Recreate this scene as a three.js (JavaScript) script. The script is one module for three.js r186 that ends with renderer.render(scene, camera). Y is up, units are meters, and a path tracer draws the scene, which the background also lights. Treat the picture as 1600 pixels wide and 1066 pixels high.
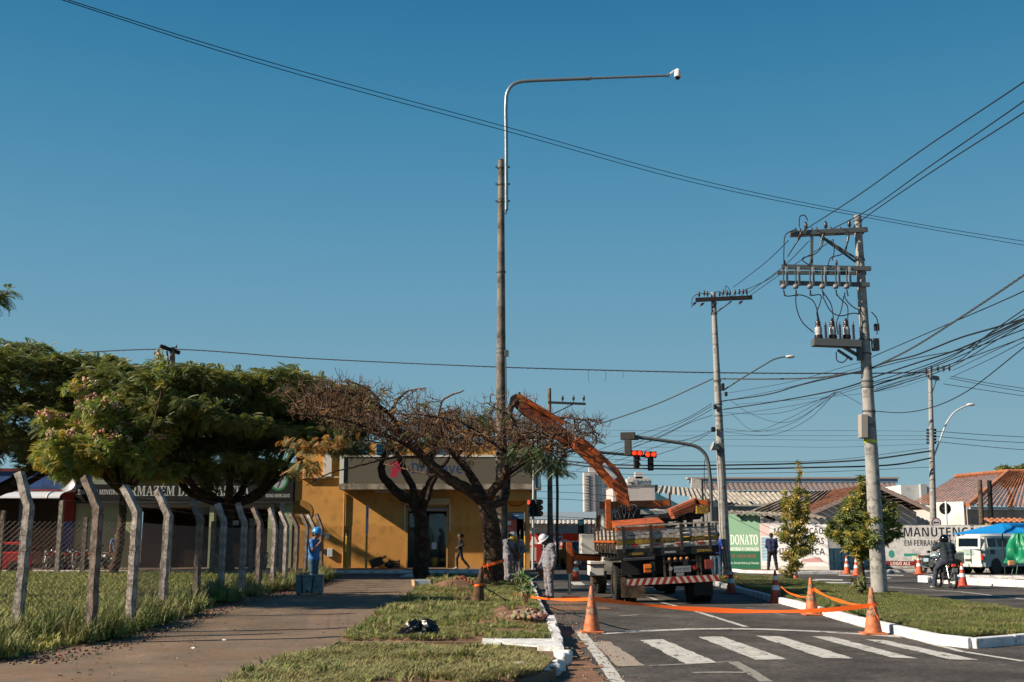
import * as THREE from 'three';
import { mergeGeometries, toCreasedNormals } from 'three/addons/utils/BufferGeometryUtils.js';
import { RoundedBoxGeometry } from 'three/addons/geometries/RoundedBoxGeometry.js';

// ---------------------------------------------------------------- camera, sky, sun, exposure
const scene = new THREE.Scene();
const PW = 1600, PH = 1066, HORIZON = 842, EYE = 1.63, FOV = 34;
const FPX = (PH / 2) / Math.tan((FOV / 2) * Math.PI / 180);
const PITCH = Math.atan((HORIZON - PH / 2) / FPX);
const camera = new THREE.PerspectiveCamera(FOV, PW / PH, 0.1, 4000);
camera.position.set(0, EYE, 0);
camera.rotation.x = PITCH;

const SUN_EL = 32 * Math.PI / 180, SUN_AZ = 15 * Math.PI / 180;   // low sun from the left, a little behind the camera
const EXPOSURE = 1.7;
const sunDir = new THREE.Vector3(-Math.cos(SUN_EL) * Math.cos(SUN_AZ), Math.sin(SUN_EL), Math.cos(SUN_EL) * Math.sin(SUN_AZ));
const lin = (c) => (c <= 0.04045 ? c / 12.92 : Math.pow((c + 0.055) / 1.055, 2.4));
{
  const w = 512, h = 256, data = new Float32Array(w * h * 4);
  const stops = [[0, 146, 182, 194], [4.6, 134, 172, 187], [7.9, 121, 165, 186], [14, 98, 153, 183], [21, 70, 135, 172], [27, 48, 118, 160], [45, 30, 92, 138], [90, 20, 68, 112]];
  for (let y = 0; y < h; y++) {
    const el = Math.max(0, (y + 0.5) / h * 180 - 90);
    let i = 0; while (i < stops.length - 2 && stops[i + 1][0] < el) i++;
    const a = stops[i], b = stops[i + 1], t = Math.min(1, (el - a[0]) / (b[0] - a[0]));
    const c = [1, 2, 3].map((k) => lin((a[k] + (b[k] - a[k]) * t) / 255) / EXPOSURE);
    for (let x = 0; x < w; x++) {
      const o = (y * w + x) * 4;
      for (let k = 0; k < 3; k++) data[o + k] = c[k];
      data[o + 3] = 1;
    }
  }
  const sky = new THREE.DataTexture(data, w, h, THREE.RGBAFormat, THREE.FloatType);
  sky.mapping = THREE.EquirectangularReflectionMapping; sky.magFilter = THREE.LinearFilter; sky.needsUpdate = true;
  scene.background = sky; scene.environment = sky;
}
const sun = new THREE.DirectionalLight(0xffeed6, 5);
sun.position.copy(sunDir).multiplyScalar(120).add(new THREE.Vector3(0, 0, -35));
sun.target.position.set(0, 0, -35);
sun.castShadow = true; sun.shadow.mapSize.set(4096, 4096);
Object.assign(sun.shadow.camera, { left: -70, right: 70, top: 60, bottom: -60, near: 1, far: 300 });
scene.add(sun, sun.target);
const renderer = new THREE.WebGLRenderer({ antialias: true });
renderer.setSize(1024, 682);
renderer.shadowMap.enabled = true;
renderer.toneMapping = THREE.LinearToneMapping;
renderer.toneMappingExposure = EXPOSURE;

// ---------------------------------------------------------------- helpers
const V = (x, y, z) => new THREE.Vector3(x, y, z);
const XAXIS = V(1, 0, 0);
function ray(px, py) { return V(px - PW / 2, PH / 2 - py, -FPX).applyAxisAngle(XAXIS, PITCH); }
function G(px, py, y = 0) { const d = ray(px, py), t = (y - EYE) / d.y; return V(d.x * t, y, d.z * t); }     // where the line through a pixel meets level y
function P(px, py, dist) { const d = ray(px, py), t = dist / -d.z; return V(d.x * t, EYE + d.y * t, -dist); } // the point on it at a known distance
function rng(seed) { let s = seed | 0; return () => { s = (s + 0x6d2b79f5) | 0; let t = Math.imul(s ^ (s >>> 15), 1 | s); t = (t + Math.imul(t ^ (t >>> 7), 61 | t)) ^ t; return ((t ^ (t >>> 14)) >>> 0) / 4294967296; }; }
const D = Math.PI / 180, lerp = (a, b, t) => a + (b - a) * t, clamp = (x, a, b) => Math.min(b, Math.max(a, x)), smooth = (a, b, x) => { const t = clamp((x - a) / (b - a), 0, 1); return t * t * (3 - 2 * t); };

// periodic value noise
function noiseGrid(n, seed) { const r = rng(seed), g = new Float32Array(n * n); for (let i = 0; i < n * n; i++) g[i] = r(); return g; }
function vnoise(g, n, x, y) {
  const xi = Math.floor(x), yi = Math.floor(y), fx = x - xi, fy = y - yi, u = fx * fx * (3 - 2 * fx), v = fy * fy * (3 - 2 * fy);
  const m = (a) => ((a % n) + n) % n, x0 = m(xi), x1 = m(xi + 1), y0 = m(yi) * n, y1 = m(yi + 1) * n;
  return lerp(lerp(g[y0 + x0], g[y0 + x1], u), lerp(g[y1 + x0], g[y1 + x1], u), v);
}
const N64 = noiseGrid(64, 5), N64b = noiseGrid(64, 77);
function fbm(x, y, oct = 4, g = N64) { let s = 0, a = 0.5, t = 0; for (let o = 0; o < oct; o++) { s += a * vnoise(g, 64, x, y); t += a; x *= 2; y *= 2; a *= 0.5; } return s / t; }
// a tileable texture: fn(u, v, f) with u, v in 0..1 gives [r, g, b] in sRGB 0..255 (or a number); f(k, octaves) is noise with k cells across
function tex(size, fn, srgb = true, repeat = 1, sizeY = size) {
  const d = new Uint8Array(size * sizeY * 4), f0 = (u, v) => (k, oct = 4, g = N64) => { let s = 0, a = 0.5, t = 0; for (let o = 0; o < oct; o++) { s += a * pn(g, u, v, k); t += a; k *= 2; a *= 0.55; } return s / t; };
  for (let y = 0; y < sizeY; y++) for (let x = 0; x < size; x++) {
    const u = x / size, v = y / sizeY, c = fn(u, v, f0(u, v)), o = (y * size + x) * 4;
    if (typeof c === 'number') d[o] = d[o + 1] = d[o + 2] = clamp(c, 0, 1) * 255; else for (let k = 0; k < 3; k++) d[o + k] = clamp(c[k], 0, 255);
    d[o + 3] = 255;
  }
  const t = new THREE.DataTexture(d, size, sizeY); t.wrapS = t.wrapT = THREE.RepeatWrapping; t.magFilter = THREE.LinearFilter; t.minFilter = THREE.LinearMipmapLinearFilter;
  if (srgb) t.colorSpace = THREE.SRGBColorSpace;
  t.repeat.set(repeat, repeat); t.needsUpdate = true; return t;
}
function pn(g, u, v, k) { // periodic: k cells across
  const x = u * k, y = v * k, xi = Math.floor(x), yi = Math.floor(y), fx = x - xi, fy = y - yi, a = fx * fx * (3 - 2 * fx), b = fy * fy * (3 - 2 * fy);
  const q = (i, j) => g[(((j % k) * 37 + k * 11) & 63) * 64 + (((i % k) * 29 + ((j % k) >> 6) * 13 + ((i % k) >> 6) * 7) & 63)];
  return lerp(lerp(q(xi, yi), q(xi + 1, yi), a), lerp(q(xi, yi + 1), q(xi + 1, yi + 1), a), b);
}
const mix3 = (a, b, t) => [lerp(a[0], b[0], t), lerp(a[1], b[1], t), lerp(a[2], b[2], t)];
// canvas print: flat lettering on signs
function print(w, h, draw) { const c = document.createElement('canvas'); c.width = w; c.height = h; const g = c.getContext('2d'); draw(g, w, h); const t = new THREE.CanvasTexture(c); t.colorSpace = THREE.SRGBColorSpace; t.magFilter = THREE.LinearFilter; return t; }
function M(color, roughness = 0.8, more = {}) { const m = new THREE.MeshStandardMaterial({ roughness, ...more }); if (Array.isArray(color)) m.color.setRGB(...color); else m.color.set(color); return m; }

// geometries, all non-indexed with position, normal and uv in metres
function boxUV(g) {
  if (g.index) g = g.toNonIndexed();
  const p = g.attributes.position, n = p.count, uv = new Float32Array(n * 2);
  for (let i = 0; i < n; i += 3) {
    const ax = p.getX(i), ay = p.getY(i), az = p.getZ(i), bx = p.getX(i + 1) - ax, by = p.getY(i + 1) - ay, bz = p.getZ(i + 1) - az, cx = p.getX(i + 2) - ax, cy = p.getY(i + 2) - ay, cz = p.getZ(i + 2) - az;
    const nx = Math.abs(by * cz - bz * cy), ny = Math.abs(bz * cx - bx * cz), nz = Math.abs(bx * cy - by * cx);
    for (let k = 0; k < 3; k++) {
      const x = p.getX(i + k), y = p.getY(i + k), z = p.getZ(i + k), o = (i + k) * 2;
      if (ny >= nx && ny >= nz) { uv[o] = x; uv[o + 1] = -z; } else if (nx >= nz) { uv[o] = -z; uv[o + 1] = y; } else { uv[o] = x; uv[o + 1] = y; }
    }
  }
  g.setAttribute('uv', new THREE.BufferAttribute(uv, 2)); return g;
}
function fin(g) { if (!g.attributes.normal) g.computeVertexNormals(); for (const k of Object.keys(g.attributes)) if (!['position', 'normal', 'uv', 'color'].includes(k)) g.deleteAttribute(k); return boxUV(g); }
const merge = (list) => (list.length === 1 ? list[0] : mergeGeometries(list, false));
const eul = new THREE.Euler(), qq = new THREE.Quaternion(), mm = new THREE.Matrix4(), ONE = V(1, 1, 1);
function place(g, x = 0, y = 0, z = 0, rx = 0, ry = 0, rz = 0) { mm.compose(V(x, y, z), qq.setFromEuler(eul.set(rx, ry, rz)), ONE); return g.applyMatrix4(mm); }
const box = (w, h, d, x = 0, y = 0, z = 0, rx = 0, ry = 0, rz = 0) => place(fin(new THREE.BoxGeometry(w, h, d)), x, y, z, rx, ry, rz);
const rbox = (w, h, d, r, x = 0, y = 0, z = 0, rx = 0, ry = 0, rz = 0, seg = 2) => place(fin(new RoundedBoxGeometry(w, h, d, seg, Math.min(r, w / 2.01, h / 2.01, d / 2.01))), x, y, z, rx, ry, rz);
const cyl = (r0, r1, h, x = 0, y = 0, z = 0, rx = 0, ry = 0, rz = 0, seg = 14) => place(fin(new THREE.CylinderGeometry(r1, r0, h, seg)), x, y, z, rx, ry, rz); // r0 at the bottom
const ball = (r, x = 0, y = 0, z = 0, sx = 1, sy = 1, sz = 1, seg = 12) => fin(new THREE.SphereGeometry(r, seg, Math.max(6, seg >> 1)).scale(sx, sy, sz)).translate(x, y, z);
const lathe = (pts, seg = 20) => fin(new THREE.LatheGeometry(pts.map(([r, y]) => new THREE.Vector2(r, y)), seg));
const UPV = V(0, 1, 0);
function bar(a, b, r0, r1 = r0, seg = 8) { const d = b.clone().sub(a), l = d.length(), g = fin(new THREE.CylinderGeometry(r1, r0, l, seg)); g.translate(0, l / 2, 0); g.applyQuaternion(qq.setFromUnitVectors(UPV, d.normalize())); return g.translate(a.x, a.y, a.z); }
function beam(a, b, w, h) { const d = b.clone().sub(a), l = d.length(), g = box(w, h, l); const o = new THREE.Object3D(); o.position.copy(a).add(b).multiplyScalar(0.5); o.lookAt(b); o.updateMatrix(); return g.applyMatrix4(o.matrix); }
const tube = (pts, r, seg = 6, n = pts.length * 5, closed = false) => fin(new THREE.TubeGeometry(new THREE.CatmullRomCurve3(pts, closed), n, r, seg, closed));
function shapeG(pts, depth = 0, bevel = 0, holes = []) { // outline in x, y; extruded along +z
  const s = new THREE.Shape(pts.map(([x, y]) => new THREE.Vector2(x, y)));
  for (const h of holes) s.holes.push(new THREE.Path(h.map(([x, y]) => new THREE.Vector2(x, y))));
  return fin(depth ? new THREE.ExtrudeGeometry(s, { depth, bevelEnabled: bevel > 0, bevelSize: bevel, bevelThickness: bevel, bevelSegments: 2, curveSegments: 8 }) : new THREE.ShapeGeometry(s));
}
function slab(pts, y0, y1) { // polygon in x, z raised from y0 to y1
  const g = shapeG(pts.map(([x, z]) => [x, -z]), y1 - y0); g.rotateX(-Math.PI / 2); g.translate(0, y0, 0); return boxUV(g);
}
function sheet(pts, y) { const g = shapeG(pts.map(([x, z]) => [x, -z])); g.rotateX(-Math.PI / 2); g.translate(0, y, 0); return boxUV(g); }
function jitter(g, amt, freq = 5, seed = 0) { // rough, weathered shape; keeps coincident vertices together
  const p = g.attributes.position;
  for (let i = 0; i < p.count; i++) { const x = p.getX(i) * freq + seed, y = p.getY(i) * freq + seed * 1.7, z = p.getZ(i) * freq; p.setXYZ(i, p.getX(i) + (fbm(y + 9, z + x * 0.5, 2) - 0.5) * amt, p.getY(i) + (fbm(x + 31, z + 5 + y * 0.5, 2) - 0.5) * amt, p.getZ(i) + (fbm(x + 3, y + 17 + z * 0.5, 2) - 0.5) * amt); }
  g.computeVertexNormals(); return g;
}

// objects
const taken = {};
function numbered(n) { const k = taken[n] = (taken[n] ?? -1) + 1; return k ? n + '_' + String(k).padStart(3, '0') : n; }
function mesh(name, geo, mat, parent) { const m = new THREE.Mesh(Array.isArray(geo) ? merge(geo) : geo, mat); m.name = name; m.castShadow = m.receiveShadow = true; parent.add(m); return m; }
function tag(o, label, category, group, kind) { o.userData = { label, category }; if (group) o.userData.group = group; if (kind) o.userData.kind = kind; return o; }
function thing(name, label, category, pos = V(0, 0, 0), turn = 0, group) { const o = new THREE.Group(); o.name = numbered(name); o.position.copy(pos); o.rotation.y = turn; scene.add(o); return tag(o, label, category, group); }
function single(name, label, category, geo, mat, group, kind) { const m = mesh(numbered(name), geo, mat, scene); return tag(m, label, category, group, kind); }
function struct(name, geo, mat, label, category) { const m = mesh(numbered(name), geo, mat, scene); m.userData = { kind: 'structure' }; if (label) Object.assign(m.userData, { label, category }); return m; }
function copy(o, pos, turn, label, group) { const c = o.clone(); c.name = numbered(o.name.replace(/_\d{3}$/, '')); c.userData = { ...o.userData }; scene.add(c); if (pos) c.position.copy(pos); if (turn !== undefined) c.rotation.y = turn; if (label) c.userData.label = label; if (group) c.userData.group = group; return c; }
// ---------------------------------------------------------------- surface materials
const T = {
  asphalt: tex(1024, (u, v, f) => { const a = f(6, 4), b = f(180, 2), c = f(24, 3, N64b), s = 63 + (a - 0.5) * 58 + (b - 0.5) * 44 + (c - 0.5) * 30; const cr = Math.abs(f(9, 3, N64b) - 0.5) < 0.004 ? -14 : 0; return [s + 4 + cr, s - 1 + cr, s - 5 + cr]; }),
  asphaltBump: tex(512, (u, v, f) => f(220, 2) * 0.8 + f(30, 3) * 0.2, false),
  walk: tex(1024, (u, v, f) => { const a = f(7, 5), b = f(120, 3), st = smooth(0.52, 0.66, f(11, 4, N64b)); let c = mix3([130, 114, 98], [102, 90, 78], a * 1.7 - 0.35); c = mix3(c, [122, 96, 74], st * 0.5); return c.map((k) => k + (b - 0.5) * 30); }),
  grain: tex(512, (u, v, f) => f(8, 5) * 0.6 + f(90, 3) * 0.4, false),
  soil: tex(512, (u, v, f) => { const a = f(8, 5), b = f(70, 3); return mix3([98, 72, 54], [138, 106, 82], a * 1.6 - 0.3).map((k) => k + (b - 0.5) * 46); }),
  turf: tex(512, (u, v, f) => { const a = f(9, 4), b = f(100, 3), c = smooth(0.5, 0.62, f(6, 4, N64b)); return mix3(mix3([66, 70, 32], [92, 92, 44], a * 1.6 - 0.3), [112, 92, 58], c * 0.7).map((k) => k + (b - 0.5) * 34); }),
  concrete: tex(512, (u, v, f) => { const a = f(5, 5), b = f(80, 3), st = smooth(0.55, 0.75, f(9, 4, N64b)); const s = 186 + (a - 0.5) * 60 + (b - 0.5) * 26 - st * 46; return [s, s - 2, s - 6]; }),
  weathered: tex(512, (u, v, f) => { const a = f(4, 5), b = f(60, 3), st = smooth(0.42, 0.75, f(7, 5, N64b)), mo = smooth(0.5, 0.8, f(13, 4)); let s = 196 + (a - 0.5) * 80 + (b - 0.5) * 60 - st * 62; s -= mo * 34; return [s + 4, s - 2, s - 10]; }),
  plaster: tex(512, (u, v, f) => { const a = f(4, 5), b = f(110, 2), st = smooth(0.55, 0.8, f(6, 5, N64b)); const s = 232 + (a - 0.5) * 30 + (b - 0.5) * 12 - st * 22; return [s, s - 1, s - 3]; }),
  bark: tex(512, (u, v, f) => { const a = f(10, 5), b = f(60, 3), li = smooth(0.56, 0.7, f(8, 4, N64b)); return mix3(mix3([66, 50, 40], [104, 84, 70], a * 1.7 - 0.35), [138, 126, 112], li * 0.7).map((k) => k + (b - 0.5) * 40); }),
  worn: tex(512, (u, v, f) => { const a = f(8, 5), b = f(90, 3), st = smooth(0.6, 0.7, f(14, 4, N64b)); const s = 226 + (a - 0.5) * 34 + (b - 0.5) * 24 - st * 34; return [s, s - 1, s - 4]; }),
  paint: tex(512, (u, v, f) => { const a = f(6, 4), b = f(90, 3), ch = smooth(0.6, 0.74, f(22, 5, N64b) + (f(5, 3) - 0.5) * 0.3); const s = lerp(222 + (a - 0.5) * 40 + (b - 0.5) * 24, 96, ch * 0.85); return [s, s - 2, s - 6]; }),
  wood: tex(512, (u, v, f) => { const g = pn(N64, u, v * 8, 4), a = f(5, 5), b = f(90, 2); const s = 150 + (a - 0.5) * 60 + (g - 0.5) * 50 + (b - 0.5) * 30; return [s, s - 10, s - 24]; }),
  dust: tex(512, (u, v, f) => { const a = f(5, 5), b = f(70, 3), st = smooth(0.5, 0.75, f(9, 4, N64b)); const s = 225 + (a - 0.5) * 60 + (b - 0.5) * 24 - st * 40; return [s, s - 4, s - 12]; }),
  rough: tex(256, (u, v, f) => 0.45 + 0.5 * f(12, 4), false),
};
const rep = (t, r) => { const c = t.clone(); c.repeat.set(r, r); c.needsUpdate = true; return c; };
const asphaltMap = rep(T.asphalt, 1 / 7);
const MAT = {
  asphalt: M([1, 1, 1], 0.9, { map: asphaltMap, bumpMap: rep(T.asphaltBump, 1 / 1.3), bumpScale: 0.006 }),
  walk: M([0.86, 0.79, 0.71], 0.95, { map: rep(T.walk, 1 / 4.3), bumpMap: rep(T.grain, 1 / 1.1), bumpScale: 0.006 }),
  ground: M([0.7, 0.7, 0.7], 1, { map: rep(T.soil, 1 / 9) }),
  soil: M([1, 0.94, 0.9], 1, { map: rep(T.soil, 1 / 1.7), bumpMap: rep(T.grain, 1 / 0.9), bumpScale: 0.03 }),
  redsoil: M([0.95, 0.7, 0.56], 1, { map: rep(T.soil, 1 / 1.1), bumpMap: rep(T.grain, 1 / 0.5), bumpScale: 0.03 }),
  turf: M([0.85, 0.9, 0.7], 1, { map: rep(T.turf, 1 / 2.6), bumpMap: rep(T.grain, 1 / 0.7), bumpScale: 0.03 }),
  kerb: M([0.86, 0.87, 0.9], 0.85, { map: rep(T.worn, 1 / 1.9), bumpMap: rep(T.grain, 1 / 0.5), bumpScale: 0.006 }),
  paint: M([0.66, 0.66, 0.64], 0.8, { map: rep(T.paint, 1 / 1.9) }),
  faded: M([0.34, 0.33, 0.31], 0.85, { map: rep(T.paint, 1 / 0.9) }),
  concrete: M([0.62, 0.62, 0.62], 0.9, { map: rep(T.concrete, 1 / 1.6), bumpMap: rep(T.grain, 1 / 0.8), bumpScale: 0.004 }),
  concreteDark: M([0.36, 0.32, 0.29], 0.9, { map: rep(T.weathered, 1 / 1.9), bumpMap: rep(T.grain, 1 / 0.6), bumpScale: 0.004 }),
  post: M([0.66, 0.62, 0.62], 0.95, { map: rep(T.weathered, 1 / 0.55), bumpMap: rep(T.grain, 1 / 0.35), bumpScale: 0.012 }),
  postDark: M([0.36, 0.3, 0.27], 0.95, { map: rep(T.weathered, 1 / 0.55), bumpMap: rep(T.grain, 1 / 0.35), bumpScale: 0.012 }),
  bark: M([0.62, 0.56, 0.52], 1, { map: rep(T.bark, 1 / 0.8), bumpMap: rep(T.grain, 1 / 0.45), bumpScale: 0.03 }),
  twig: M([0.98, 0.84, 0.7], 1, { map: rep(T.bark, 1 / 0.5) }),
  darkbark: M([0.34, 0.29, 0.26], 1, { map: rep(T.bark, 1 / 0.8), bumpMap: rep(T.grain, 1 / 0.45), bumpScale: 0.03 }),
  steel: M(0x8d979b, 0.5, { metalness: 0.6, roughnessMap: rep(T.rough, 1) }),
  darksteel: M(0x2a2c2e, 0.6, { metalness: 0.3 }),
  black: M(0x0e0e10, 0.6), rubber: M(0x131313, 0.9), wire: M(0x0c0c0f, 0.7), porcelain: M(0x2c1712, 0.3), insul: M(0xb9bcc0, 0.4),
  galv: M(0x565c5c, 0.65, { metalness: 0.2 }),
  glass: new THREE.MeshPhysicalMaterial({ color: 0xd8e4e6, roughness: 0.03, transmission: 1, thickness: 0 }),
  darkglass: M(0x0b1216, 0.06, { metalness: 0 }),
  white: M([0.72, 0.72, 0.7], 0.7, { map: rep(T.dust, 1 / 3) }),
  tape: M(0xff6a1c, 0.55, { side: THREE.DoubleSide }),
};

// ---------------------------------------------------------------- ground, roads, pavements
const LV = 0.12;                                     // pavements stand 12 cm above the road
struct('ground', sheet([[-900, 200], [900, 200], [900, -1600], [-900, -1600]], -0.05), MAT.ground);
struct('road', sheet([[-110, 20], [110, 20], [110, -130], [-110, -130]], 0), MAT.asphalt);
const arc = (cx, cz, r, a0, a1, n = 8) => Array.from({ length: n + 1 }, (_, i) => { const a = (a0 + (a1 - a0) * i / n) * D; return [cx + Math.cos(a) * r, cz + Math.sin(a) * r]; });
// the block on the left: pavement slab with a notch for the crossing path
struct('sidewalk', slab([[-110, 20], [-3.1, 20], [-2.7, -11.6], [-0.4, -12.2], [0.2, -12.8], [0.52, -13.6], [0.56, -15.7], [0.2, -15.85], [-2.6, -15.9], [-2.6, -17.1], [0.6, -17.1], [0.6, -43], ...arc(-2.4, -43, 3, 0, -90, 6), [-110, -46]], -0.02, LV), MAT.walk);
struct('footpath', sheet([[-2.6, -15.8], [0.9, -15.8], [0.9, -17.15], [-2.6, -17.15]], 0.035), MAT.walk);
struct('opposite_sidewalk', slab([[-110, -54.6], [0.2, -54.6], ...arc(-0.8, -56.6, 2, -90, 0, 5).map(([x, z]) => [x, -113.2 - z]), [1.2, -130], [-110, -130]], -0.02, 0.13), MAT.walk);
struct('corner_sidewalk', slab([[13.6, -130], [11.2, -62], [11.2, -55], [13, -53.4], [17.6, -53.6], [18.6, -56.2], [110, -56.2], [110, -130]], -0.02, 0.13), MAT.walk);
struct('far_sidewalk', slab([[1.4, -68], [11.5, -68], [12, -130], [1.4, -130]], -0.02, 0.1), MAT.walk);
const medianPts = [[6.95, -17.1], [8.6, -18.6], [11.2, -19.2], [10.6, -26], [10.45, -32], [10.3, -43], ...arc(9.4, -43.4, 1.2, 20, -160, 8).map(([x, z]) => [x, z]), [7.15, -38], [6.95, -28], [6.72, -20]];
function inPoly(x, z, p) { let c = false; for (let i = 0, j = p.length - 1; i < p.length; j = i++) if ((p[i][1] > z) !== (p[j][1] > z) && x < (p[j][0] - p[i][0]) * (z - p[i][1]) / (p[j][1] - p[i][1]) + p[i][0]) c = !c; return c; }
const med = [[6.86, -18.0], [7.1, -17.75], [8.6, -18.66], [12.2, -19.0], [10.6, -23.5], [10.45, -32], [10.3, -43], [9.9, -45.2], [8.9, -45.9], [8.0, -45.2], [7.35, -42], [7.1, -34], [6.95, -28], [6.74, -21]];
struct('median', slab(med, -0.02, LV), MAT.turf);
const med2 = [[8.1, -16.1], [9.5, -17.2], [13, -17.6], [13, -6], [8.6, -6], [7.9, -14]];
struct('median', slab(med2, -0.02, LV), MAT.turf);
const island = [[15.7, -43.6], [16.4, -44.6], [26, -40.5], [40, -37], [40, -34.5], [18.4, -37.6], [16.4, -41]];
struct('traffic_island', slab(island, -0.02, LV), MAT.walk);
const rightKerb = [[16.0, -35.2], [17.6, -34.0], [40, -30], [40, 10], [16.2, 10], [15.6, -30]];
struct('right_sidewalk', slab(rightKerb, -0.02, LV), MAT.walk);

// kerbs: whitewashed stones of about a metre, each with its own joint
function kerbRun(name, pts, stone = 1.0, w = 0.15, top = 0.16, rough = 0.02) {
  const root = new THREE.Group(); root.name = numbered(name); root.userData = { kind: 'structure' }; scene.add(root);
  const rr = rng(pts.length * 71 + Math.round(pts[0][0] * 13)); let k = 0;
  for (let i = 0; i < pts.length - 1; i++) {
    const a = V(pts[i][0], 0, pts[i][1]), b = V(pts[i + 1][0], 0, pts[i + 1][1]), l = a.distanceTo(b), n = Math.max(1, Math.round(l / stone)), d = b.clone().sub(a).normalize(), ang = Math.atan2(-d.z, d.x);
    for (let j = 0; j < n; j++) {
      const c = a.clone().addScaledVector(d, (j + 0.5) * l / n), t = top + (rr() - 0.5) * rough, g = rbox(l / n - 0.008, t + 0.05, w, 0.025);
      if (rough) jitter(g, rough * 1.6, 7, k * 3.1);
      const m = mesh(k ? 'kerb_stone_' + String(k).padStart(3, '0') : 'kerb_stone', g, MAT.kerb, root); k++;
      m.position.set(c.x + (rr() - 0.5) * rough * 0.5, (t - 0.05) / 2, c.z + (rr() - 0.5) * rough * 0.5); m.rotation.y = ang + (rr() - 0.5) * rough * 0.6;
    }
  }
  return root;
}
kerbRun('verge_kerb', [[0.68, -17.1], [0.68, -19], [0.74, -21.6]], 1.0, 0.17, 0.2, 0.03);
kerbRun('verge_kerb', [[0.66, -24], [0.66, -43]], 1.0, 0.14, 0.13, 0.02);
kerbRun('median_kerb', [[8.0, -45.4], [7.27, -42], [7.02, -34], [6.87, -28], [6.66, -21], [6.7, -18], [6.95, -17.4], [8.6, -18.5], [12.2, -18.92]], 1.1, 0.15, 0.155, 0.015);
kerbRun('median_kerb', [[12.2, -19.1], [10.68, -23.5], [10.53, -32], [10.38, -43]], 1.1, 0.12, 0.125, 0.01);
kerbRun('median_kerb', [[7.82, -14], [8.02, -16.15], [9.5, -17.3], [13, -17.7]], 1.1, 0.16, 0.19, 0.025);
kerbRun('island_kerb', [[26, -40.6], [16.4, -44.7], [15.6, -43.6], [16.35, -40.9], [18.4, -37.5], [40, -34.4]], 1.6, 0.18, 0.24, 0.015);
kerbRun('right_kerb', [[15.52, -20], [15.52, -30], [15.92, -35.3], [17.6, -34.1], [40, -30.1]], 1.6, 0.16, 0.2, 0.015);
kerbRun('opposite_kerb', [[-40, -54.55], [0.3, -54.55]], 1.2, 0.14, 0.14, 0.01);
kerbRun('corner_kerb', [[11.15, -58], [11.15, -55], [13, -53.33], [17.65, -53.53], [18.65, -56.13], [40, -56.13]], 1.2, 0.14, 0.14, 0.01);

// painted markings, laid as sheets 4 mm above the road
function roughPoly(pts, seed, amt = 0.02) { // a painted patch with slightly uneven edges
  const out = []; for (let i = 0; i < pts.length; i++) { const [ax, az] = pts[i], [bx, bz] = pts[(i + 1) % pts.length], l = Math.hypot(bx - ax, bz - az), n = Math.max(2, Math.min(60, Math.round(l / 0.12))); for (let j = 0; j < n; j++) { const t = j / n, x = lerp(ax, bx, t), z = lerp(az, bz, t), nx = (bz - az) / l, nz = -(bx - ax) / l, q = j ? (fbm(seed * 7.3 + i * 3 + j * 0.4, seed, 2) - 0.5) * amt * 2 : 0; out.push([x + nx * q, z + nz * q]); } } return out;
}
const quad = (...p) => p.map(([x, y]) => { const g = G(x, y); return [g.x, g.z]; });
function ribbon(pts, w, y, seed = 1) { // a line of paint along points in x, z
  const L = [], Rr = []; for (let i = 0; i < pts.length; i++) { const a = pts[Math.max(0, i - 1)], b = pts[Math.min(pts.length - 1, i + 1)], dx = b[0] - a[0], dz = b[1] - a[1], l = Math.hypot(dx, dz); L.push([pts[i][0] - dz / l * w / 2, pts[i][1] + dx / l * w / 2]); Rr.push([pts[i][0] + dz / l * w / 2, pts[i][1] - dx / l * w / 2]); }
  return sheet(roughPoly([...L, ...Rr.reverse()], seed, 0.012), y);
}
const crosswalk = new THREE.Group(); crosswalk.name = 'crosswalk'; crosswalk.userData = { kind: 'structure' }; scene.add(crosswalk);
[[[927, 1004], [952, 1003], [1008, 1041], [965, 1042], 1], [[1000, 1001], [1036, 999.5], [1120, 1036], [1072, 1038]], [[1091, 996], [1128, 995], [1230, 1031], [1181, 1032]], [[1181, 994], [1219, 995], [1336, 1030], [1287, 1029]], [[1268, 995], [1301, 996], [1435, 1030], [1391, 1028]], [[1352, 1000], [1382, 1001], [1530, 1032], [1485, 1031]]]
  .forEach((q, i) => mesh('stripe', sheet(roughPoly(quad(...q.slice(0, 4)), i + 2, 0.025), 0.006), i ? MAT.paint : M([0.4, 0.34, 0.28], 0.9, { map: rep(T.worn, 1 / 0.5) }), crosswalk));
struct('stop_line', ribbon([[938, 990.5], [980, 988], [1024, 986], [1078, 983.5], [1140, 983], [1200, 984], [1290, 988], [1355, 991.5], [1412, 996]].map(([x, y]) => { const g = G(x, y); return [g.x, g.z]; }), 0.3, 0.005, 3), MAT.paint);
const markings = new THREE.Group(); markings.name = 'lane_marking'; markings.userData = { kind: 'structure' }; scene.add(markings);
const gl = (...p) => p.map(([x, y]) => { const g = G(x, y); return [g.x, g.z]; });
[[gl([1166, 980], [1080, 953.5], [1031, 941]), 0.12], [gl([1026, 938], [1016, 934]), 0.12], [gl([1012, 933], [1000, 930]), 0.12], [gl([905, 986], [935, 1024], [965, 1066], [985, 1095]), 0.17], [gl([1287, 962], [1352, 981], [1420, 997], [1500, 1018], [1600, 1034]), 0.12],
 [gl([1297, 921.5], [1352, 918.5]), 0.2], [gl([1386, 917.5], [1500, 925], [1600, 936.5], [1700, 948]), 0.14]].forEach(([p, w], i) => mesh('line', ribbon(p, w, 0.005, i + 11), MAT.paint, markings));
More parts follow.
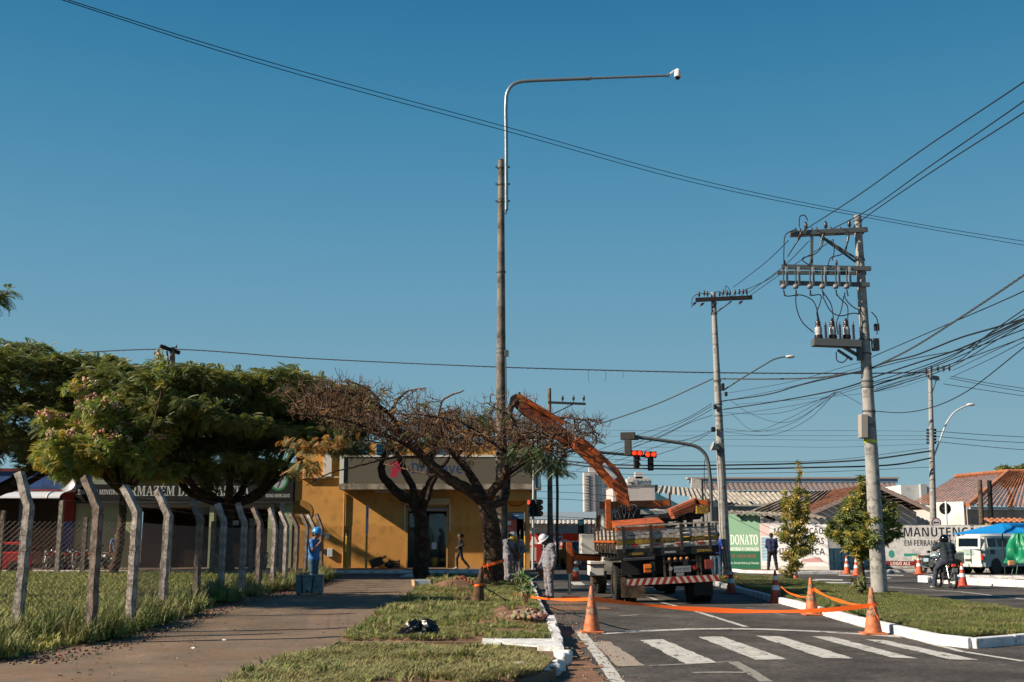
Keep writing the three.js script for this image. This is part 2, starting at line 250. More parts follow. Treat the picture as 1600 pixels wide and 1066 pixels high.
[[gl([1015, 1041], [1080, 1038], [1145, 1034.5]), 0.1], [gl([1145, 1034.5], [1170, 1048], [1198, 1066]), 0.16], [gl([1082, 1052], [1130, 1051], [1172, 1051.5]), 0.14], [gl([908, 1060], [960, 1063]), 0.1], [gl([1178, 951], [1166, 950]), 0.1], [gl([1210, 959], [1228, 962]), 0.1], [gl([968, 963], [1000, 961]), 0.16], [gl([1440, 935], [1475, 933]), 0.3]].forEach(([p, w], i) => mesh('faded_line', ribbon(p, w, 0.005, i + 31), MAT.faded, markings));
const crosswalk2 = new THREE.Group(); crosswalk2.name = 'crosswalk_001'; crosswalk2.userData = { kind: 'structure' }; scene.add(crosswalk2);
[[1258, 907, 40, 2.6], [1312, 911, 46, 2.6], [1295, 906, 44, 2], [1372, 903, 40, 1.6], [1330, 899, 40, 1.6], [1395, 899, 34, 1.4], [1290, 916, 24, 2]].forEach(([x, y, w, h], i) => mesh('stripe', sheet(roughPoly(quad([x - w / 2, y - h / 2], [x + w / 2, y - h / 2 + 0.6], [x + w / 2, y + h / 2 + 0.6], [x - w / 2, y + h / 2]), i + 51, 0.03), 0.005), MAT.paint, crosswalk2));
const crosswalk3 = new THREE.Group(); crosswalk3.name = 'crosswalk_002'; crosswalk3.userData = { kind: 'structure' }; scene.add(crosswalk3);
[[2.2], [3.1], [4.0], [4.9], [5.8]].forEach(([x], i) => mesh('stripe', sheet(roughPoly([[x, -43.6], [x + 0.42, -43.6], [x + 0.42, -40.6], [x, -40.6]], i + 71, 0.03), 0.005), MAT.paint, crosswalk3));
[[-4.9, -4.3], [-3.7, -3.1], [-2.2, -1.6]].forEach(([a, b], i) => mesh('stripe', sheet(roughPoly([[a, -53.6], [b, -53.6], [b, -48.6], [a, -48.6]], i + 81, 0.03), 0.005), MAT.paint, crosswalk3));
// ---------------------------------------------------------------- trees: limbs grown towards points spread through the crown
function grow({ limbs, points, step = 0.12, kill = 0.2, reach = 3, seed = 1, wander = 0.25, rise = 0.0, maxNodes = 9000, tip = 0.006, power = 2.25 }) {
  const R = rng(seed), nodes = [], NP = points.length;
  for (const limb of limbs) { // [from node marker or null, points..., each V with .r optional]
    let parent = -1;
    const c = new THREE.CatmullRomCurve3(limb.pts), L = c.getLength(), n = Math.max(2, Math.round(L / step));
    if (limb.join) { let best = 1e9; nodes.forEach((q, i) => { const d = q.p.distanceToSquared(limb.pts[0]); if (d < best) { best = d; parent = i; } }); }
    for (let i = parent < 0 ? 0 : 1; i <= n; i++) {
      const t = i / n, p = c.getPointAt(t); if (i && i < n) p.add(V(R() - 0.5, R() - 0.5, R() - 0.5).multiplyScalar(0.25 * step));
      nodes.push({ p, parent, min: lerp(limb.r0, limb.r1, t), kids: 0 }); parent = nodes.length - 1;
    }
  }
  const near = new Int32Array(NP).fill(-1), nd = new Float64Array(NP).fill(1e9), dead = new Uint8Array(NP);
  const look = (i) => { const q = nodes[i].p; for (let a = 0; a < NP; a++) if (!dead[a]) { const p = points[a], dx = p.x - q.x, dy = p.y - q.y, dz = p.z - q.z, d = dx * dx + dy * dy + dz * dz; if (d < nd[a]) { nd[a] = d; near[a] = i; if (d < kill * kill) dead[a] = 1; } } };
  for (let i = 0; i < nodes.length; i++) look(i);
  for (let it = 0; it < 260 && nodes.length < maxNodes; it++) {
    const pull = new Map();
    for (let a = 0; a < NP; a++) if (!dead[a] && nd[a] < reach * reach) { const q = nodes[near[a]], d = points[a].clone().sub(q.p).normalize(), s = pull.get(near[a]); if (s) s.add(d); else pull.set(near[a], d); }
    if (!pull.size) break; const from = nodes.length;
    for (const [i, d] of pull) {
      if (nodes[i].kids > 3) { continue; }
      d.normalize().add(V(R() - 0.5, R() - 0.5 + rise, R() - 0.5).multiplyScalar(wander)).normalize();
      nodes.push({ p: nodes[i].p.clone().addScaledVector(d, step * (0.8 + 0.4 * R())), parent: i, min: 0, kids: 0 }); nodes[i].kids++;
    }
    if (nodes.length === from) break;
    for (let i = from; i < nodes.length; i++) look(i);
  }
  for (const q of nodes) q.kids = 0;
  nodes.forEach((q) => { if (q.parent >= 0) nodes[q.parent].kids++; });
  const sum = new Float64Array(nodes.length);
  for (let i = nodes.length - 1; i >= 0; i--) { const q = nodes[i]; q.r = Math.max(tip, Math.pow(sum[i], 1 / power)); if (q.parent >= 0) sum[q.parent] += Math.pow(q.r, power); }
  const big = Math.max(...nodes.map((q) => q.r)), cap = Math.max(...limbs.map((l) => l.r0)), k = Math.min(1, cap / big);
  for (const q of nodes) q.r = q.min ? q.min : Math.max(tip, q.r * (k + (1 - k) * smooth(0.05, 0.004, q.r)));
  for (const q of nodes) if (q.parent >= 0) q.r = Math.min(q.r, nodes[q.parent].r);
  return nodes;
}
function twigs(nodes, seed, per = 2, len = 0.2, maxR = 0.012, up = 0.35) { // bare side shoots on thin wood
  const R = rng(seed), n0 = nodes.length;
  for (let i = 0; i < n0; i++) { const q = nodes[i]; if (q.r > maxR || q.parent < 0) continue; const dir = q.p.clone().sub(nodes[q.parent].p).normalize();
    for (let k = 0; k < per; k++) { if (R() < 0.35) continue; let d = dir.clone().multiplyScalar(0.6).add(V(R() * 2 - 1, R() * 2 - 1 + up, R() * 2 - 1)).normalize(), at = i; for (let s = 0; s < 2; s++) { nodes.push({ p: nodes[at].p.clone().addScaledVector(d, len * (0.35 + 0.5 * R())), parent: at, r: s ? 0.005 : 0.0065, kids: 0, shoot: true }); at = nodes.length - 1; d = d.clone().add(V(R() - 0.5, R() - 0.1, R() - 0.5)).normalize(); } } }
  return nodes;
}
function limbMesh(nodes, keep) {
  const pos = [], nor = [], uv = [], a = V(0, 0, 0), b = V(0, 0, 0), d = V(0, 0, 0), e1 = V(0, 0, 0), e2 = V(0, 0, 0);
  for (const q of nodes) {
    if (q.parent < 0 || !keep(q)) continue; const p0 = nodes[q.parent]; a.copy(p0.p); b.copy(q.p); d.subVectors(b, a).normalize();
    const r1 = q.r, r0 = p0.r > q.r * 1.6 ? q.r * 1.25 : p0.r, k = r1 > 0.07 ? 10 : r1 > 0.02 ? 6 : r1 > 0.009 ? 4 : 3;
    e1.set(Math.abs(d.y) > 0.9 ? 1 : 0, Math.abs(d.y) > 0.9 ? 0 : 1, 0).cross(d).normalize(); e2.crossVectors(d, e1); b.addScaledVector(d, r1 * 0.3);
    const ring = (c, r, t) => { const x = Math.cos(t), y = Math.sin(t); return [c.x + (e1.x * x + e2.x * y) * r, c.y + (e1.y * x + e2.y * y) * r, c.z + (e1.z * x + e2.z * y) * r, e1.x * x + e2.x * y, e1.y * x + e2.y * y, e1.z * x + e2.z * y]; };
    for (let s = 0; s < k; s++) { const t0 = s / k * 2 * Math.PI, t1 = (s + 1) / k * 2 * Math.PI, A = ring(a, r0, t0), B = ring(a, r0, t1), C = ring(b, r1, t1), E = ring(b, r1, t0); for (const v of [A, B, C, A, C, E]) { pos.push(v[0], v[1], v[2]); nor.push(v[3], v[4], v[5]); uv.push(v[0] + v[2], v[1]); } }
  }
  const g = new THREE.BufferGeometry(); g.setAttribute('position', new THREE.Float32BufferAttribute(pos, 3)); g.setAttribute('normal', new THREE.Float32BufferAttribute(nor, 3)); g.setAttribute('uv', new THREE.Float32BufferAttribute(uv, 2)); return g;
}
// leaf shapes: a stalk along +z with leaflets on both sides, all small faces
function frondGeo(len, pairs, leaf, wide, droop, blunt = 0.5) {
  const pos = [], idx = []; let n = 0;
  const add = (...v) => { for (const p of v) pos.push(...p); };
  for (let i = 0; i < pairs; i++) { const t = (i + 1) / pairs, z = len * (0.15 + 0.85 * t), y = -droop * len * t * t, l = leaf * (0.55 + 0.75 * Math.sin(Math.PI * (0.15 + 0.75 * t)));
    for (const s of [-1, 1]) { const zx = z + l * 0.35, yy = y - droop * l * 0.7; add([0, y, z], [s * l * blunt, (y + yy) / 2 + 0.012, z + l * 0.05 - wide * 0.5], [s * l, yy, zx], [s * l * blunt, (y + yy) / 2 + 0.012, z + l * 0.3 + wide * 0.5]); if (s < 0) idx.push(n, n + 1, n + 2, n, n + 2, n + 3); else idx.push(n, n + 2, n + 1, n, n + 3, n + 2); n += 4; } }
  add([-0.004, 0, 0], [0.004, 0, 0], [0.002, -droop * len, len], [-0.002, -droop * len, len]); idx.push(n, n + 2, n + 1, n, n + 3, n + 2);
  const g = new THREE.BufferGeometry(); g.setAttribute('position', new THREE.Float32BufferAttribute(pos, 3)); g.setIndex(idx); const h = g.toNonIndexed(); h.computeVertexNormals(); return boxUV(h);
}
function ovateGeo(len, wide, count, spread, seed) { // a whorl of pointed leaves
  const R = rng(seed), pos = [];
  for (let i = 0; i < count; i++) { const a = i / count * 2 * Math.PI + R() * 0.6, up = spread * (0.4 + R()), l = len * (0.7 + 0.5 * R()), w = wide * (0.8 + 0.4 * R()), o = V(0, 0, 0), d = V(Math.cos(a) * Math.cos(up), Math.sin(up), Math.sin(a) * Math.cos(up)), s = V(-Math.sin(a), 0, Math.cos(a)), q = (t, k, dy) => d.clone().multiplyScalar(l * t).addScaledVector(s, k * w).add(V(0, dy - 0.25 * l * t * t, 0));
    const A = o, B = q(0.4, -1, 0.02), C = q(1, 0, 0), E = q(0.4, 1, 0.02), Mid = q(0.5, 0, 0); for (const v of [A, Mid, B, B, Mid, C, A, E, Mid, Mid, E, C]) pos.push(v.x, v.y, v.z); }
  const g = new THREE.BufferGeometry(); g.setAttribute('position', new THREE.Float32BufferAttribute(pos, 3)); g.computeVertexNormals(); return boxUV(g);
}
const leafMat = new THREE.MeshPhysicalMaterial({ color: 0xffffff, roughness: 0.75, transmission: 0.5, thickness: 0, side: THREE.DoubleSide });
const podMat = M([1, 1, 1], 0.9, { side: THREE.DoubleSide });
function copies(name, geo, mat, spots, parent) { // spots: [position, quaternion, scale, [r, g, b]]
  const im = new THREE.InstancedMesh(geo, mat, spots.length), m4 = new THREE.Matrix4(), c = new THREE.Color();
  spots.forEach(([p, q, s, rgb], i) => { m4.compose(p, q, typeof s === 'number' ? V(s, s, s) : s); im.setMatrixAt(i, m4); im.setColorAt(i, c.setRGB(...rgb)); });
  im.name = name; im.userData = { kind: 'stuff' }; im.castShadow = im.receiveShadow = true; parent.add(im); return im;
}
const aim = (d, roll) => { const o = new THREE.Object3D(); o.lookAt(d); o.rotateZ(roll); return o.quaternion.clone(); };
function leafSpots(nodes, { seed, per, maxR, size, colors, tilt = 0.2, flat = 0.5, skip = 0 }) {
  const R = rng(seed), out = [];
  nodes.forEach((q) => { if (q.r > maxR || q.parent < 0 || q.shoot || R() < skip) return; const dir = q.p.clone().sub(nodes[q.parent].p).normalize(), tone = colors[Math.floor(R() * colors.length)];
    for (let k = 0; k < per; k++) { const d = V(dir.x * 0.6 + R() * 2 - 1, (dir.y * 0.4 + R() * 2 - 1) * flat + tilt, dir.z * 0.6 + R() * 2 - 1).normalize(), v = 0.75 + 0.5 * R(); out.push([q.p.clone().add(V(R() - 0.5, R() - 0.5, R() - 0.5).multiplyScalar(0.12)), aim(d, (R() - 0.5) * 0.9), size * (0.65 + 0.7 * R()), tone.map((c) => c * v)]); } });
  return out;
}
function padPoints(seed, pads, n) { // points inside flat pads: [x, y, z, rx, ry, rz]
  const R = rng(seed), out = [], vol = pads.map((p) => p[3] * p[5] * Math.sqrt(p[4])), tot = vol.reduce((a, b) => a + b, 0);
  pads.forEach((p, i) => { const m = Math.round(n * vol[i] / tot); for (let k = 0; k < m; k++) { let x, y, z; do { x = R() * 2 - 1; y = R() * 2 - 1; z = R() * 2 - 1; } while (x * x + y * y + z * z > 1); out.push(V(p[0] + x * p[3], p[1] + y * p[4], p[2] + z * p[5])); } });
  return out;
}
const GREEN = [[0.165, 0.215, 0.036], [0.21, 0.24, 0.042], [0.125, 0.17, 0.032], [0.27, 0.265, 0.05], [0.165, 0.2, 0.045]];
const ORANGE = [[0.42, 0.17, 0.015], [0.36, 0.2, 0.02], [0.45, 0.22, 0.03]];
const frondA = frondGeo(0.42, 9, 0.1, 0.022, 0.4), frondB = frondGeo(0.36, 6, 0.11, 0.04, 0.35, 0.55);
function treeThing(name, label, nodes, barkMat, twigMat, cut = 0.03) {
  const t = thing(name, label, 'tree'); const root = nodes[0].p.clone(); t.position.copy(root);
  const a = limbMesh(nodes, (q) => q.r > cut), b = limbMesh(nodes, (q) => q.r <= cut); a.translate(-root.x, -root.y, -root.z); b.translate(-root.x, -root.y, -root.z);
  mesh('trunk', a, barkMat, t); const br = mesh('branches', b, twigMat, t); br.userData.kind = 'stuff'; t.userData.root = undefined; delete t.userData.root; return [t, root];
}
const shift = (spots, root) => spots.map(([p, q, s, c]) => [p.sub(root), q, s, c]);

{ // the bare umbrella tree by the road, its twigs leafless but for a few orange and green sprays
  const z = -35.7, Q = (px, py, dz = 0) => { const p = P(px, py, 35.7); p.z = z + dz; return p; };
  const base = V(-0.56, 0.1, z);
  const limbs = [
    { pts: [base, Q(771, 880), Q(768, 830), Q(762, 800), Q(758, 786)], r0: 0.34, r1: 0.27 },
    { join: 1, pts: [Q(758, 786), Q(735, 768, 0.2), Q(700, 748, 0.4), Q(662, 715, 0.5), Q(630, 684, 0.4), Q(596, 658, 0.2)], r0: 0.2, r1: 0.1 },
    { join: 1, pts: [Q(758, 788), Q(748, 765, -0.1), Q(735, 742, -0.3), Q(712, 712, -0.6), Q(690, 692, -1.1)], r0: 0.17, r1: 0.07 },
    { join: 1, pts: [Q(758, 786), Q(770, 768, 0.2), Q(788, 748, 0.5), Q(797, 715, 0.9), Q(812, 690, 1.2), Q(835, 678, 1.3)], r0: 0.17, r1: 0.07 },
    { join: 1, pts: [Q(764, 792), Q(786, 782, -0.5), Q(793, 760, -1.2), Q(792, 738, -1.6), Q(780, 710, -1.9)], r0: 0.13, r1: 0.06 },
    { join: 1, pts: [Q(630, 684, 0.4), Q(612, 650, 0.8), Q(575, 630, 1.0), Q(535, 618, 1.2), Q(500, 625, 1.4)], r0: 0.08, r1: 0.035 },
    { join: 1, pts: [Q(662, 715, 0.5), Q(620, 690, 1.4), Q(570, 672, 2.0), Q(520, 662, 2.3), Q(480, 660, 2.5)], r0: 0.06, r1: 0.025 },
    { join: 1, pts: [Q(662, 715, 0.5), Q(618, 720, 1.2), Q(570, 735, 1.9), Q(530, 748, 2.3), Q(500, 765, 2.5)], r0: 0.05, r1: 0.012 },
    { join: 1, pts: [Q(735, 742, -0.3), Q(700, 700, 1.2), Q(690, 660, 1.8)], r0: 0.07, r1: 0.03 },
    { join: 1, pts: [Q(797, 715, 0.9), Q(760, 690, 1.5), Q(725, 670, 2.2)], r0: 0.07, r1: 0.03 },
    { join: 1, pts: [Q(812, 690, 1.2), Q(850, 690, 1.6), Q(890, 682, 2.0)], r0: 0.06, r1: 0.02 },
    { join: 1, pts: [Q(690, 692, -1.1), Q(670, 660, -2), Q(640, 640, -2.6)], r0: 0.06, r1: 0.025 },
    { join: 1, pts: [Q(780, 710, -1.9), Q(800, 680, -2.8), Q(820, 665, -3.2)], r0: 0.05, r1: 0.02 }];
  for (const [a, b, c] of [[[596, 658, .2], [560, 640, -.8], [505, 632, -1.2]], [[612, 650, .8], [640, 622, 1.4], [672, 618, 1.8]], [[596, 658, .2], [590, 622, .6], [548, 598, .8]], [[700, 748, .4], [650, 735, -.9], [590, 720, -1.8]], [[712, 712, -.6], [735, 680, -1.2], [760, 655, -1.6]], [[690, 660, 1.8], [700, 638, 2.2], [730, 626, 2.5]], [[788, 748, .5], [830, 720, .9], [862, 700, 1.2]], [[835, 678, 1.3], [868, 662, 1.5], [905, 664, 1.7]], [[812, 690, 1.2], [800, 662, 1.6], [770, 645, 1.9]], [[725, 670, 2.2], [700, 668, 2.8], [660, 664, 3.2]], [[575, 630, 1], [530, 645, 1.6], [485, 650, 2]], [[662, 715, .5], [640, 700, 1.9], [600, 690, 2.8]], [[820, 665, -3.2], [850, 655, -3], [885, 660, -2.6]], [[640, 640, -2.6], [600, 632, -2.4], [550, 636, -2]]]) limbs.push({ join: 1, pts: [Q(...a), Q(...b), Q(...c)], r0: 0.055, r1: 0.018 });
  const pads = []; const R = rng(31);
  for (let i = 0; i < 84; i++) { const px = lerp(474, 918, Math.pow(R(), 0.9)), top = px < 620 ? 600 : px < 730 ? 622 : px < 800 ? 628 : 646, dz = (R() * 2 - 1) * 3.4 * Math.sqrt(Math.max(0.05, 1 - Math.pow((px - 700) / 240, 2))), edge = Math.abs(px - 690) / 220, py = top + 6 + R() * (74 - 26 * edge) + Math.abs(dz) * 3; const c = Q(px, py, dz); pads.push([c.x, c.y, c.z, 1.05, 0.36, 1.05]); }
  const nodes = twigs(grow({ limbs, points: padPoints(32, pads, 7400), step: 0.1, kill: 0.13, reach: 2.2, seed: 33, wander: 0.55, rise: 0.05, maxNodes: 27000, tip: 0.0095 }), 34, 1, 0.24, 0.013, 0.5);
  const [t, root] = treeThing('umbrella_tree', 'bare umbrella tree with forked trunk wrapped in orange tape beside tall concrete pole', nodes, MAT.bark, MAT.twig);
  const leaf = leafSpots(nodes, { seed: 35, per: 2, maxR: 0.012, size: 0.6, colors: [...ORANGE, [0.14, 0.16, 0.03], [0.2, 0.13, 0.03]], skip: 0.975, tilt: -0.2 });
  const g1 = []; const R2 = rng(36); // green sprays hanging low on the right and left of the crown
  for (const [px, py, n, w] of [[820, 712, 90, 26], [845, 728, 90, 24], [495, 735, 60, 18], [520, 702, 50, 26], [548, 690, 30, 22], [480, 700, 30, 14], [868, 735, 40, 14], [760, 655, 20, 40]]) for (let k = 0; k < n; k++) { const p = Q(px + (R2() - 0.5) * 2 * w, py + (R2() - 0.5) * 22, 1.2 + R2() * 1.5), v = 0.8 + R2() * 0.6; g1.push([p, aim(V(R2() * 2 - 1, -0.5 * R2(), R2() * 2 - 1), R2() - 0.5), 0.6 + R2() * 0.5, (px < 600 && R2() < 0.5 ? ORANGE[k % 3] : [0.085, 0.13, 0.03]).map((c) => c * v)]); }
  copies('leaves', frondB, leafMat, shift([...leaf, ...g1], root), t);
}
{ // the dark tree behind it, at the corner
  const z = -44.5, Q = (px, py, dz = 0) => { const p = P(px, py, 44.5); p.z = z + dz; return p; };
  const base = V(G(657, 905, 0.1).x, 0.05, z);
  const limbs = [
    { pts: [base, Q(658, 880), Q(660, 840), Q(655, 800), Q(648, 783)], r0: 0.33, r1: 0.26 },
    { join: 1, pts: [Q(648, 783), Q(628, 775), Q(606, 755), Q(596, 735), Q(605, 705), Q(620, 680, 0.5)], r0: 0.22, r1: 0.09 },
    { join: 1, pts: [Q(648, 783), Q(644, 760), Q(632, 738), Q(622, 715, -0.5), Q(600, 690, -1.2)], r0: 0.16, r1: 0.07 },
    { join: 1, pts: [Q(652, 788), Q(668, 765), Q(676, 742), Q(672, 715), Q(690, 680, 0.8)], r0: 0.2, r1: 0.08 },
    { join: 1, pts: [Q(659, 800), Q(672, 775, 0.6), Q(680, 755, 1.1), Q(705, 720, 1.6)], r0: 0.13, r1: 0.06 }];
  const pads = []; const R = rng(41); for (let i = 0; i < 26; i++) { const px = lerp(500, 830, R()), c = Q(px, lerp(640, 700, R()), (R() * 2 - 1) * 3.6); pads.push([c.x, c.y, c.z, 1.3, 0.45, 1.3]); }
  const nodes = twigs(grow({ limbs, points: padPoints(42, pads, 1300), step: 0.16, kill: 0.26, reach: 2.6, seed: 43, wander: 0.5, maxNodes: 5200, tip: 0.008 }), 44, 1, 0.25, 0.014);
  const [t, root] = treeThing('shade_tree', 'dark tree with thick forked trunk standing before the yellow shop', nodes, MAT.darkbark, MAT.twig);
  copies('leaves', frondA, leafMat, shift(leafSpots(nodes, { seed: 45, per: 2, maxR: 0.014, size: 0.8, colors: [...GREEN, [0.2, 0.14, 0.02]], skip: 0.62, tilt: -0.1 }), root), t);
}
// broad leafy umbrella trees beyond the fenced lawn
function leafyTree(label, dist, trunkPx, x0, x1, topOf, low, depth, seed, npads) {
  const z = -dist, Q = (px, py, dz = 0) => { const p = P(px, py, dist); p.z = z + dz; return p; };
  const R = rng(seed), b = V(P(trunkPx, 842, dist).x, 0.05, z), cx = (x0 + x1) / 2, fork = Q(trunkPx + 4, 790), limbs = [{ pts: [b, Q(trunkPx - 4, 840), fork], r0: 0.45, r1: 0.3 }];
  for (let i = 0; i < 7; i++) { const a = i / 7 * 6.283 + 0.4, px = cx + Math.cos(a) * (x1 - x0) * 0.3, dz = Math.sin(a) * depth * 0.6, m = Q((trunkPx + px) / 2, lerp(790, low, 0.55), dz * 0.4), e = Q(px, lerp(low, topOf(px), 0.35), dz); limbs.push({ join: 1, pts: [fork, m, e], r0: 0.2, r1: 0.06 }); }
  const pads = []; for (let i = 0; i < npads; i++) { const px = lerp(x0, x1, R()), u = (px - cx) / ((x1 - x0) / 2), s = Math.sqrt(Math.max(0.02, 1 - u * u)), dz = (R() * 2 - 1) * depth * s, v = dz / depth, top = topOf(px) + Math.max(0, v * v * 26), py = top + 8 + Math.pow(R(), 1.3) * (low - top) * 0.95 * (i % 3 ? 0.6 : 1), c = Q(px, py, dz); pads.push([c.x, c.y, c.z, 0.9 + R() * 0.9, 0.13, 0.9 + R() * 0.9]); }
  const nodes = grow({ limbs, points: padPoints(seed + 1, pads, npads * 34), step: 0.2, kill: 0.3, reach: 3, seed: seed + 2, wander: 0.4, rise: 0.1, maxNodes: 8000, tip: 0.008 });
  const [t, root] = treeThing('leafy_tree', label, nodes, MAT.darkbark, MAT.twig);
  copies('leaves', frondA, leafMat, shift(leafSpots(nodes, { seed: seed + 3, per: 9, maxR: 0.02, size: 0.85, colors: GREEN, tilt: 0.1, flat: 0.5 }), root), t);
}
leafyTree('dark green spreading tree in front of the black shop sign', 46.5, 352, 165, 548, (px) => 578 + Math.abs(px - 350) * 0.1 + Math.sin(px * 0.05) * 8, 752, 5.4, 100, 165);
leafyTree('tall dark green tree rising over the blue shop front', 50, -95, -170, 255, (px) => 545 + Math.max(0, px - 140) * 0.22 + Math.max(0, 60 - px) * 0.05 + Math.sin(px * 0.06) * 6, 726, 5.6, 200, 150);
{ // the yellow-green tree with pinkish seed pods and a thin leaning trunk
  const dist = 43, z = -dist, Q = (px, py, dz = 0) => { const p = P(px, py, dist); p.z = z + dz; return p; };
  const base = V(P(178, 842, dist).x, 0.08, z), fork = Q(193, 775), limbs = [{ pts: [base, Q(184, 862), Q(190, 815), fork], r0: 0.19, r1: 0.13 }];
  for (const [px, py, dz] of [[120, 690, 0.6], [150, 650, -1], [195, 640, 0.5], [235, 660, -0.6], [275, 690, 0.8], [100, 660, -1.2], [250, 640, 1.4], [165, 700, 1.6]]) limbs.push({ join: 1, pts: [fork, Q((193 + px) / 2, lerp(775, py, 0.45), dz * 0.4), Q(px, py, dz)], r0: 0.1, r1: 0.03 });
  limbs.push({ join: 1, pts: [Q(210, 745, 0.5), Q(262, 690, 2.2), Q(284, 620, 2.6), Q(283, 575, 2.6)], r0: 0.05, r1: 0.01 });
  const pads = [], R = rng(300); for (let i = 0; i < 60; i++) { const a = R() * 6.283, rr = Math.sqrt(R()), px = 180 + Math.cos(a) * rr * 112, dz = Math.sin(a) * rr * 2.7, py = 672 + (R() * 2 - 1) * 66 * Math.sqrt(1 - rr * rr * 0.7) + (rr > 0.6 ? 18 : 0), c = Q(px, py, dz); pads.push([c.x, c.y, c.z, 0.6, 0.42, 0.6]); }
  const nodes = grow({ limbs, points: padPoints(301, pads, 2000), step: 0.15, kill: 0.24, reach: 2.2, seed: 302, wander: 0.4, rise: 0.1, maxNodes: 5500, tip: 0.007 });
  const [t, root] = treeThing('pod_tree', 'yellow-green tree with pinkish seed pods and thin leaning trunk on the lawn', nodes, MAT.bark, MAT.twig);
  copies('leaves', frondB, leafMat, shift(leafSpots(nodes, { seed: 303, per: 9, maxR: 0.018, size: 0.72, colors: [[0.34, 0.39, 0.055], [0.43, 0.44, 0.065], [0.27, 0.34, 0.05], [0.19, 0.27, 0.045], [0.55, 0.43, 0.06]], tilt: 0, flat: 0.9 }), root), t);
  const pod = merge([[0, 0, 0], [0.05, -0.03, 0.02], [-0.04, -0.05, 0.03], [0.01, -0.08, -0.03], [0.03, 0.04, -0.02]].map(([x, y, zz], i) => place(fin(new THREE.OctahedronGeometry(0.035)), x, y, zz, i, i * 2, 0)));
  const R3 = rng(304), ps = []; nodes.forEach((q) => { if (q.r < 0.012 && q.p.y > root.y + 4.9 && R3() < 0.45) ps.push([q.p.clone().add(V(R3() - 0.5, R3() * 0.5 + 0.1, R3() - 0.2).multiplyScalar(0.4)), aim(V(R3() - 0.5, R3() - 0.5, R3() - 0.5), R3() * 6), 1.3 + R3() * 0.9, [0.5, 0.31, 0.2].map((c) => c * (0.7 + 0.5 * R3()))]); });
  copies('seed_pods', pod, podMat, shift(ps, root), t);
}
// street trees on the median
function medianTree(name, label, px, py, trunkR, pads, n, seed, leafN, cols) {
  const base = G(px, py, LV), dist = -base.z, Q = (x, y, dz = 0) => { const p = P(x, y, dist); p.z += dz; return p; };
  base.y -= 0.04;
  const limbs = [{ pts: [base, Q(px + pads.lean * 0.4, py - 30), Q(px + pads.lean, pads.fork)], r0: trunkR, r1: trunkR * 0.6 }];
  for (const [x, y, dz] of pads.tips) limbs.push({ join: 1, pts: [Q(px + pads.lean, pads.fork), Q(lerp(px + pads.lean, x, 0.5), lerp(pads.fork, y, 0.4), dz * 0.4), Q(x, y, dz)], r0: trunkR * 0.5, r1: 0.012 });
  const pp = pads.pads.map(([x, y, w, h, dz]) => { const c = Q(x, y, dz || 0), k = dist / FPX; return [c.x, c.y, c.z, w * k * 1.15, h * k * 1.1, w * k * 1.15]; });
  for (const [x, y, dz] of pads.tips.slice(0, 3)) limbs.push({ join: 1, pts: [Q(x, y, dz), Q(x + 3, y - 14, dz), Q(x + 1, y - 30, dz)], r0: 0.012, r1: 0.004 });
  const nodes = grow({ limbs, points: padPoints(seed, pp, n), step: 0.09, kill: 0.14, reach: 1.5, seed: seed + 1, wander: 0.35, rise: 0.15, maxNodes: 3600, tip: 0.005 });
  const [t, root] = treeThing(name, label, nodes, MAT.bark, MAT.twig, 0.02);
  copies('leaves', ovateGeo(0.17, 0.03, 5, 0.35, seed), leafMat, shift(leafSpots(nodes, { seed: seed + 2, per: leafN, maxR: 0.012, size: 0.95, colors: cols, tilt: 0.3, flat: 0.8 }), root), t);
}
const YEL = [[0.46, 0.38, 0.055], [0.36, 0.33, 0.055], [0.25, 0.27, 0.05], [0.56, 0.42, 0.06], [0.18, 0.21, 0.04]];
const DEEP = [[0.16, 0.22, 0.04], [0.22, 0.27, 0.05], [0.3, 0.32, 0.06], [0.52, 0.43, 0.065], [0.12, 0.17, 0.035]];
medianTree('street_tree', 'slim yellowing street tree on median before the green lettered wall', 1236, 908, 0.075, { lean: 4, fork: 855, tips: [[1246, 752, 0], [1255, 800, 0.3], [1228, 800, -0.3], [1270, 845, 0], [1222, 845, 0.3], [1250, 740, 0.1]], pads: [[1246, 768, 9, 14], [1240, 792, 16, 14], [1228, 785, 8, 8], [1252, 812, 12, 14], [1235, 818, 14, 14], [1226, 838, 13, 10], [1262, 845, 16, 14], [1250, 862, 16, 12], [1228, 868, 9, 10], [1240, 880, 14, 12], [1232, 896, 12, 8], [1248, 836, 14, 14]] }, 560, 400, 3, YEL);
medianTree('street_tree', 'bushy green street tree on median beside the transformer pole', 1348, 928, 0.11, { lean: -4, fork: 868, tips: [[1340, 775, 0.3], [1320, 810, 0.6], [1370, 790, -0.5], [1390, 815, 0.5], [1305, 835, -0.4], [1400, 840, 0], [1352, 800, 1]], pads: [[1338, 790, 20, 16], [1358, 775, 12, 14], [1320, 812, 20, 16, 0.3], [1350, 815, 26, 20, 0.6], [1380, 800, 20, 18], [1396, 830, 14, 16], [1308, 836, 18, 14], [1340, 842, 28, 18, 0.7], [1375, 838, 24, 18, -0.3], [1330, 858, 18, 12, 0.5], [1352, 864, 18, 12, 0.3], [1334, 768, 6, 10], [1300, 818, 10, 8]] }, 1250, 500, 4, DEEP);
